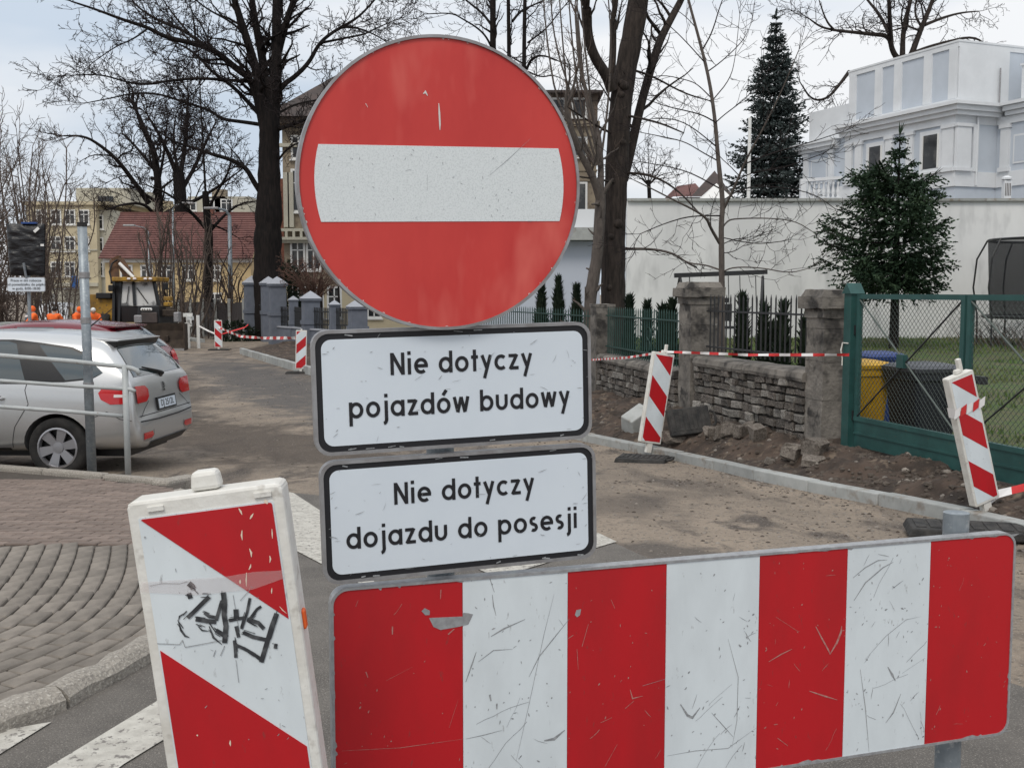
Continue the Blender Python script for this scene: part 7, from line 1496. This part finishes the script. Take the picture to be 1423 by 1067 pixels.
far_tree('spreading bare tree behind the white villa roof', 25, 56, [([(1256, 160), (1256, 95), (1256, 78)], 13, 11, 0, 0, 0), ([(1250, 85), (1240, 72), (1236, 50), (1212, 48), (1185, 45), (1162, 43), (1140, 38), (1124, 26)], 6, 1.4, 0, -2, 1), ([(1254, 80), (1255, 40), (1266, 0), (1272, -40)], 6, 3, 0, 1, 1), ([(1238, 60), (1236, 20), (1234, -30)], 6, 3, 0, -1, 1), ([(1266, 78), (1280, 40), (1297, 0), (1306, -40)], 6.5, 3, 0, 0, 1), ([(1236, 48), (1222, 20), (1205, 0), (1190, -20)], 4, 1.5, -.5, 2, 1), ([(1270, 74), (1290, 66), (1314, 59), (1353, 50), (1374, 66)], 4.5, 1.6, 0, -1, 1), ([(1285, 35), (1310, 25), (1335, 18), (1360, 16)], 3.5, 1.2, 0, 2, 1), ([(1282, 40), (1270, 20), (1275, -10)], 3, 1.5, 0, 2, 1), ([(1160, 43), (1148, 30), (1138, 0)], 2.6, 1, -1.6, -2, 1), ([(1180, 100), (1168, 116), (1150, 138), (1128, 140), (1112, 115)], 4, 1.2, 0, -2, 1)], dict(sp=.46, ln=2.9, lv=3, wander=.26, up=-.02, rmin=.012), M_barkgrey, M_twig)
far_tree('rounded bare tree far behind the garden wall left of the red roof', 26, 66, [([(903, 290), (902, 262), (901, 250)], 3, 2.4, 0, 0, 0)] + [([(901, 258), (901 + dx * .5, 246 - abs(dx) * .1), (901 + dx, y_)], 1.6, .6, 0, dz, 1) for dx, y_, dz in ((-22, 226, -1), (-12, 218, 1), (0, 214, 0), (12, 216, -1), (24, 224, 1), (32, 240, 0), (-30, 244, 0))], dict(sp=.32, ln=1.5, lv=3, wander=.22, up=.05, rmin=.011), M_bark, M_twig)
far_tree('dark bare tree trunk rising behind the grey pillars', 27, 58, [([(405, 440), (404, 415), (402, 392)], 4, 3, 0, 0, 0), ([(402, 400), (412, 380), (430, 366)], 2, 1, 0, -1, 1), ([(402, 396), (395, 378), (392, 362)], 2, 1, 0, 1, 1)], dict(sp=.4, ln=1.0, lv=2, wander=.28, up=.05, rmin=.010))
far_tree('two slim dark trunks behind the slim grey pillar', 28, 50, [([(447, 440), (446, 415), (447, 385)], 2.6, 2, 0, 0, 0), ([(472, 440), (471, 415), (470, 390)], 3, 2, .5, .5, 1)], dict(sp=.5, ln=.8, lv=2, wander=.28, up=.05, rmin=.010))
# --- trees near the stone wall
Y = 21.5; k_ = ppm(Y); T = Tree(31, Y, .02); b = V((at(853, 440, Y).x, Y, g(Y) - .2)); near = dict(sp=.36, ln=1.5, lv=2, wander=.20, up=.10, rmin=.0055, ang=(35, 75))
T.stem([b, at(852, 420, Y), at(852, 360, Y), at(853, 300, Y), at(857, 240, Y), at(860, 180, Y), at(863, 140, Y), at(868, 105, Y), at(877, 60, Y), at(886, 10, Y), at(893, -50, Y)], 17.5 * k_, 13.5 * k_, sides=18, jit=.035)
T.stem(T.px([(850, 125), (843, 105), (826, 80), (818, 55), (816, 30), (815, 11)], -.2, -.9), 8 * k_, 5.5 * k_, dict(sp=.25, ln=1.3, lv=1, wander=.12, up=.25, rmin=.004, a0=.55), sides=10)
T.stem(T.px([(848, 115), (850, 100), (852, 70), (852, 28)], .2, .6), 6 * k_, 4.4 * k_, dict(sp=.16, ln=1.5, lv=1, wander=.10, up=.3, rmin=.004, a0=.6), sides=10)
T.stem(T.px([(866, 250), (876, 212), (890, 146), (912, 70), (921, 48), (936, 20), (950, -6), (960, -40)], .3, 1.4), 7.5 * k_, 4 * k_, near, sides=10)
T.stem(T.px([(918, 48), (908, 35), (898, 22), (890, -10)], 1.1, .4), 3 * k_, 2 * k_, near)
for px, py, r_ in ((866, 122, 7), (862, 118, 5), (864, 200, 5), (862, 134, 5), (857, 312, 7), (848, 330, 5), (846, 400, 5)):
    p = at(px, py, Y); T.T.ball(p + V((0, -14 * k_, 0)), (r_ * k_, r_ * k_ * .8, r_ * k_), 8, 6)
for pts, d in (([(868, 346), (907, 346), (936, 352), (956, 366), (968, 372)], -1.5), ([(866, 240), (905, 243), (940, 262), (975, 300)], -1), ([(862, 255), (835, 250), (800, 245)], -1.2), ([(870, 95), (905, 105), (950, 130), (985, 140)], 1), ([(868, 160), (915, 170), (950, 185)], -2), ([(858, 190), (820, 170), (790, 150)], -1)):
    T.stem(T.px(pts, 0, d), 2 * k_, .8 * k_, dict(sp=.32, ln=.6, lv=2, wander=.2, up=.08, rmin=.0038))
T.done('bare_tree', 'thick grey brown tree trunk right of the round sign with pruned forks', M_barkgrey, M_twig, b)
Y = 20.8; k_ = ppm(Y); T = Tree(32, Y, .02); b = V((at(819, 430, Y).x, Y, g(Y) - .2))
T.stem([b, at(819, 424, Y), at(824, 390, Y), at(830, 356, Y), at(833, 310, Y), at(835, 270, Y)], 9 * k_, 7 * k_, dict(sp=.3, ln=.6, lv=1, wander=.2, up=.1, rmin=.004), sides=12, jit=.04)
T.stem(T.px([(835, 282), (824, 245), (806, 213), (797, 190), (786, 150)], 0, -.6), 6 * k_, 3 * k_, near, sides=10); T.stem(T.px([(835, 275), (835, 225), (832, 188), (822, 150), (806, 100), (800, 20)], 0, .8), 5 * k_, 1.8 * k_, near, sides=10)
for x0, x1, x2 in ((832, 822, 812), (830, 806, 795), (834, 845, 850), (828, 790, 782), (826, 775, 760), (833, 815, 806), (820, 800, 770)):
    T.stem(T.px([(x0, 230), (x1, 150), (x2, 60), (x2 - 6, -20)], 0, T.r.uniform(-1, 1)), 1.8 * k_, .7 * k_, dict(sp=.5, ln=.8, lv=2, wander=.16, up=.16, rmin=.0038))
T.done('young_tree', 'slim pale trunk with whippy shoots beside the thick trunk', M_barkpale, M_twigbrown, b)
Y = 17.6; k_ = ppm(Y); T = Tree(33, Y, .014); b = V((at(1003, 470, Y).x, Y, -.4)); thin = dict(sp=.30, ln=1.05, lv=2, wander=.17, up=.07, rmin=.0045, ang=(30, 70))
T.stem([b, at(1003, 470, Y), at(1003, 420, Y), at(1003, 370, Y), at(1002, 310, Y), at(1005, 285, Y), at(1000, 240, Y), at(997, 210, Y), at(994, 169, Y), at(986, 112, Y), at(972, 56, Y), at(955, -5, Y), at(945, -50, Y)], 5 * k_, 1.4 * k_, sides=12, jit=.03)
for pts, d, r_ in (([(1000, 338), (988, 318), (982, 303), (965, 292), (940, 280), (905, 262), (880, 250)], -1, 3.4), ([(1003, 318), (1010, 308), (1019, 304), (1068, 303), (1105, 307), (1129, 322)], .8, 2), ([(1004, 378), (1019, 371), (1058, 372), (1097, 380), (1124, 373)], -.8, 1.7), ([(1000, 375), (980, 368), (956, 366), (936, 352), (907, 346), (880, 346)], 1, 1.8), ([(1006, 290), (1020, 262), (1035, 225), (1060, 180), (1085, 130), (1110, 70)], -1, 3), ([(1035, 228), (1075, 212), (1120, 200), (1175, 182)], .6, 1.4),
    ([(998, 224), (976, 212), (952, 197), (920, 190), (884, 183)], 1, 1.6), ([(994, 170), (976, 160), (957, 155), (925, 148), (898, 138)], -1, 1.6), ([(988, 136), (970, 118), (957, 112), (921, 104), (898, 110)], .7, 1.5), ([(993, 172), (1006, 160), (1025, 146), (1042, 132), (1060, 100)], -1, 1.6), ([(983, 100), (1000, 88), (1022, 68), (1036, 52), (1045, 30)], .8, 1.3), ([(976, 70), (990, 45), (1000, 10), (1012, -20)], .5, 1.6), ([(980, 88), (955, 60), (935, 40), (910, 20)], -.8, 1.5), ([(968, 40), (950, 20), (925, 6)], .6, 1.2), ([(1003, 280), (1030, 262), (1070, 258), (1130, 268), (1160, 290)], .5, 1.3), ([(1003, 340), (1020, 332), (1032, 332)], 0, 1), ([(1003, 352), (1020, 350), (1032, 342)], .5, 1), ([(1000, 262), (960, 240), (930, 232), (890, 225)], .8, 1.4), ([(997, 205), (960, 175), (935, 165), (905, 165)], -.6, 1.3), ([(990, 140), (1015, 110), (1022, 80), (1028, 20)], .5, 1.2), ([(1010, 262), (1040, 240), (1085, 235), (1140, 215)], -.6, 1.2), ([(1006, 300), (960, 300), (925, 310), (890, 325)], -.5, 1.5), ([(1003, 330), (1050, 340), (1090, 335)], .4, 1.1)):
    T.stem(T.px(pts, 0, d), r_ * k_ * .72, .5 * k_, thin)
T.done('young_tree', 'thin young bare tree in front of the white garden wall', M_barkpale, M_twig, b)
# --- shrubs of many stems
def shrub(label, seed, Y, x0, x1, ybase, tops, n, r_, bark, twig, kid, name='bare_shrub', spread=1.0, group=None, depth=2.5):
    T = Tree(seed, Y, .03); k_ = ppm(Y); rg_ = T.r
    for i in range(n):
        px = rg_.uniform(x0, x1); b = V((at(px, ybase, Y).x, Y + rg_.uniform(-depth, depth) * .5, 0)); b.z = g(b.y) - .05; ty = rg_.uniform(*tops); tx_ = px + rg_.gauss(0, 22) * spread
        tp_ = at(tx_, ty, b.y + rg_.uniform(-depth, depth)); m_ = b.lerp(tp_, .45) + V((rg_.gauss(0, .25), rg_.gauss(0, .25), 0)); T.stem([b, m_, b.lerp(tp_, .75) + V((rg_.gauss(0, .3), 0, 0)), tp_], r_ * k_ * rg_.uniform(.6, 1.3), .8 * k_, kid, sides=5)
    t = thing(name, label, 'shrub', V((at((x0 + x1) / 2, ybase, Y).x, Y, g(Y))), group=group)
    (T.T if T.T.v else T.C).obj('stems', bark, t)
    if T.C.v and T.T.v: tag(T.C.obj('twigs', twig, t), kind='stuff')
    return t
hk = dict(sp=.36, ln=1.9, lv=2, wander=.26, up=.14, rmin=.0095, a0=.2)
shrub('tall bare hedge tree at the far left behind the black bag', 41, 34, -60, 18, 440, (190, 250), 13, 1.3, M_twigbrown, M_twigbrown, hk, depth=3); shrub('tall bare shrub left of the apartment block with upright stems', 42, 46, 18, 66, 430, (205, 260), 11, 1.3, M_twiggrey, M_twiggrey, hk, depth=3); shrub('lower brown shrub before the apartment block windows', 43, 56, 50, 100, 425, (250, 310), 10, 1.0, M_twiggrey, M_twiggrey, hk, spread=1.2)
shrub('dense dark brown undergrowth behind the black bagged sign', 44, 31, -70, 16, 445, (290, 360), 40, 1.3, M_twigbrown, M_twigbrown, dict(sp=.26, ln=1.0, lv=2, wander=.35, up=.06, rmin=.011), spread=.7, depth=2); shrub('tangle of brown twigs between the black bag and the grey pole', 45, 50, 55, 88, 420, (285, 345), 12, 1.0, M_twigbrown, M_twigbrown, dict(sp=.34, ln=.9, lv=2, wander=.35, up=.05, rmin=.010), depth=2)
shrub('grey brown shrub in front of the red roof left part', 46, 54, 205, 232, 455, (285, 350), 12, 1.3, M_twiggrey, M_twiggrey, dict(sp=.42, ln=1.1, lv=2, wander=.22, up=.16, rmin=.011), spread=.5); shrub('wide grey brown shrub in front of the red roof middle', 47, 53, 235, 282, 455, (300, 370), 20, 1.3, M_twiggrey, M_twiggrey, dict(sp=.42, ln=1.1, lv=2, wander=.24, up=.14, rmin=.011), spread=.6); shrub('brown shrub behind the board fence right of the lamp post', 48, 56, 296, 338, 455, (345, 410), 16, 1.2, M_twigbrown, M_twigbrown, dict(sp=.45, ln=1.0, lv=2, wander=.28, up=.1, rmin=.011), spread=.7)
T = Tree(49, 47, .03); b = V((at(438, 440, 47).x, 47, g(47)))
for i in range(46):
    a = T.r.uniform(-1, 1); st = at(436 + a * 8, 415, 47 + T.r.uniform(-.3, .3)); e_ = at(436 + a * 42 + T.r.gauss(0, 5), T.r.uniform(358, 398), 47 + T.r.uniform(-1.3, 1.3)); T.stem([st, st.lerp(e_, .5) + V((0, 0, .25)), e_], .025, .010, dict(sp=.2, ln=.55, lv=2, wander=.32, up=-.02, rmin=.010))
T.stem([b, at(437, 415, 47)], .09, .07); T.done('pruned_tree', 'low reddish brown pruned tree with dense twigs behind the grey pillars', M_bark, M_twigred, b)
# --- conifers
def blade(mb_, p, d, l, w_, rg_, n=V((0, 0, 1))):
    s_ = d.cross(n)
    if s_.length < 1e-4: s_ = V((1, 0, 0))
    s_ = s_.normalized() * w_ * .5; m_ = p + d * (l * .4); e_ = p + d * l; mb_.add([p, m_ - s_, e_, m_ + s_], [(0, 1, 2, 3)])
def conifer(label, seed, base, H, rad, h0, whorls, nb, twig_sp, l_tw, w_tw, droop, m_leaf, lift=.0, gap=.0, nee=6, pw=.82, tab=None, rmin_=.62, tz=(-.45, .12)):
    rg_ = random.Random(seed); t = thing('spruce_tree', label, 'tree', base); q = MB(); q.tube([V(base) + Z * (H * f) for f in (0, .3, .7, 1.0)], [rad * .062, rad * .048, rad * .022, .01], 8); lm = MB()
    for k in range(whorls):
        f = h0 + (1 - h0) * ((k + rg_.uniform(-.3, .3)) / whorls); f = max(h0, min(.985, f)); prof = (1 - (f - h0) / (1 - h0)); L0 = rad * (prof ** pw) * (.92 if f > h0 + .06 else .75) + .06
        if tab: L0 = interp(tab, f, 1)
        for b_ in range(nb):
            if rg_.random() < gap: continue
            a = 6.283 * (b_ + rg_.random()) / nb + k; l_ = L0 * rg_.uniform(rmin_, 1.12); d = V((math.cos(a), math.sin(a), lift + .45 * (1 - prof))); p = V(base) + Z * (H * f); n_ = max(4, int(l_ / .22)); P = [p]
            for i in range(n_):
                dd = (d + V((rg_.gauss(0, .06), rg_.gauss(0, .06), -droop * (1 - (i / n_)) * prof + .28 * (i / n_) ** 2 * prof))).normalized(); p = p + dd * (l_ / n_); P.append(p)
            q.tube(P, [max(.006, .022 * l_ / rad * (1 - i / n_) + .005) for i in range(n_ + 1)], 3, cap=False)
            dist = l_ * .10
            while dist < l_:
                i = min(n_ - 1, int(dist / l_ * n_)); u_ = dist / l_ * n_ - i; pp_ = P[i].lerp(P[i + 1], u_); tg = (P[i + 1] - P[i]).normalized(); sd_ = tg.cross(Z).normalized(); ll = min(l_tw, .12 + l_ * .45) * (.55 + .75 * (1 - dist / l_)) * rg_.uniform(.6, 1.2)
                for s_ in (-1, 1):
                    dr = (tg * .75 + sd_ * s_ * rg_.uniform(.5, 1.0) + Z * rg_.uniform(*tz)).normalized()
                    for j in range(nee):
                        pj = pp_ + dr * (ll * j / nee); dj = (dr + V((rg_.gauss(0, .45), rg_.gauss(0, .45), rg_.gauss(0, .45)))).normalized(); blade(lm, pj, dj, ll / nee * 1.9, w_tw, rg_, V((rg_.gauss(0, 1), rg_.gauss(0, 1), rg_.gauss(0, 1))))
                blade(lm, pp_, (tg + Z * rg_.uniform(-.3, .3)).normalized(), ll * .7, w_tw, rg_); dist += twig_sp * rg_.uniform(.7, 1.3)
    for i in range(6): blade(lm, V(base) + Z * (H * (.985 + .002 * i)), V((rg_.gauss(0, .2), rg_.gauss(0, .2), 1)).normalized(), .35, w_tw, rg_)
    q.obj('trunk', M_bark, t); lm.obj('crown', m_leaf, t); return t
Y = 50; b = at(1073, 300, Y); zt = at(1073, 18, Y).z; conifer('tall dark blue green spruce left of the villa', 61, (b.x, Y, 0), zt, 3.35, .20, 40, 10, .13, .55, .085, .40, M_spruce, nee=4, pw=.95)
Y = 25; b = at(1242, 475, Y); zb = lawn_z(b.x, Y); zt = at(1242, 186, Y).z; conifer('dark green fir on the lawn before the white garden wall', 62, (b.x, Y, zb), zt - zb, 1.95, .30, 17, 7, .07, .62, .050, .62, M_fir, lift=.32, gap=.12, nee=9, tab=[(.28, 1.15), (.36, 1.55), (.46, 1.80), (.58, 1.62), (.68, 1.25), (.76, 1.05), (.83, .55), (.90, .26), (1.0, .05)], rmin_=.38, tz=(-.95, .0))
# --- thujas behind the iron fences
def thuja(label, seed, px, ytop, ybase, Y, wpx, n=1500):
    rg_ = random.Random(seed); b = at(px, ybase, Y); zt = at(px, ytop, Y).z; zb = min(b.z, lawn_z(b.x, Y)); H = zt - zb; w_ = wpx * .85 * Y / FPX / 2; t = thing('thuja', label, 'conifer', (b.x, Y, zb), group='thujas behind the iron fences')
    q = MB(); q.tube([(b.x, Y, zb), (b.x, Y, zb + H * .9)], [.05, .01], 6); q.obj('trunk', M_bark, t); m = MB()
    for i in range(n):
        f = rg_.random() ** 1.15; rr = w_ * (min(1, (1 - f) * 1.25) ** .95) * (.55 + .45 * math.sin(f * 9 + seed) ** 2 * .5 + .25) * rg_.uniform(.45, 1.0); a = rg_.random() * 6.283; p = V((b.x + rr * math.cos(a), Y + rr * math.sin(a), zb + f * H * .96)); d = V((math.cos(a) * .35, math.sin(a) * .35, 1)) + V((rg_.gauss(0, .25), rg_.gauss(0, .25), 0)); blade(m, p, d.normalized(), rg_.uniform(.10, .22), .045, rg_, V((math.cos(a), math.sin(a), .2)))
    m.obj('crown', M_thuja, t)
for i, (lb, px, yt, yb, Y, w_) in enumerate((('pointed thuja nearest the thick tree trunk', 874, 413, 485, 19.5, 22), ('narrow thuja behind the ring of the green fence', 899, 422, 490, 19, 20), ('broad thuja left of the tall capped pillar', 920, 427, 490, 18.4, 26), ('tallest dark thuja just left of the tall capped pillar', 933, 420, 490, 17.6, 24), ('thuja right of the swing post behind the dark fence', 1031, 412, 490, 16.6, 30), ('middle slim thuja behind the dark fence', 1060, 428, 490, 16.2, 22), ('right broad thuja behind the dark fence', 1087, 424, 492, 15.8, 30), ('small thuja half behind the soot stained pillar', 1118, 445, 495, 15.2, 18), ('short thuja between two taller ones behind the dark fence', 1074, 455, 492, 16.4, 14), ('dark thuja under the round sign rim', 752, 395, 470, 24, 34), ('dark thuja in front of the pale blue annex wall', 776, 386, 465, 24.5, 36), ('rounded dark thuja beside the slim pale trunk', 801, 398, 465, 23.5, 30))):
    thuja(lb, 70 + i, px, yt, yb, Y, w_)
def bush(label, seed, c, rad, n, m_, bl=.12, wd=.05):
    rg_ = random.Random(seed); t = thing('evergreen_shrub', label, 'shrub', (c[0], c[1], c[2] - rad[2])); m = MB(); q = MB(); q.tube([(c[0], c[1], c[2] - rad[2]), V(c)], [.06, .02], 5); q.obj('stem', M_bark, t)
    for i in range(n):
        d = V((rg_.gauss(0, 1), rg_.gauss(0, 1), rg_.gauss(0, 1))).normalized(); k = rg_.uniform(.55, 1.0) * (1 + .25 * noise.noise(d * 2 + V((seed, 0, 0)))); p = V((c[0] + d.x * rad[0] * k, c[1] + d.y * rad[1] * k, c[2] + d.z * rad[2] * k)); blade(m, p, (d + V((rg_.gauss(0, .5), rg_.gauss(0, .5), rg_.gauss(0, .5)))).normalized(), bl, wd, rg_, V((rg_.gauss(0, 1), rg_.gauss(0, 1), rg_.gauss(0, 1))))
    m.obj('crown', m_, t)
a = at(398, 405, 56); bush('dark evergreen shrub behind the front grey pillar', 91, (a.x, 56, a.z - .2), (.75, .75, 1.7), 2600, M_thuja, .22, .08)
a = at(318, 445, 50); bush('dark low shrub at the foot of the board fence', 92, (a.x, 51, g(51) + .4), (1.0, .7, .5), 900, M_thuja, .2, .07)
# twigs and leaves on the ground below the trampoline
mb = MB()
for i in range(260):
    x, y = rng.uniform(11.0, 14.5), rng.uniform(24, 27.5); z = lawn_z(x, y) + .05; a = rng.random() * 6.28; l_ = rng.uniform(.3, .9); mb.tube([(x, y, z), (x + l_ * .5 * math.cos(a), y + l_ * .5 * math.sin(a), z + l_ * .6), (x + l_ * .8 * math.cos(a), y + l_ * .8 * math.sin(a), z + l_ * .8)], [.008, .006, .003], 3, cap=False)
tag(mb.obj('dry_weeds', M_twigbrown), kind='stuff')
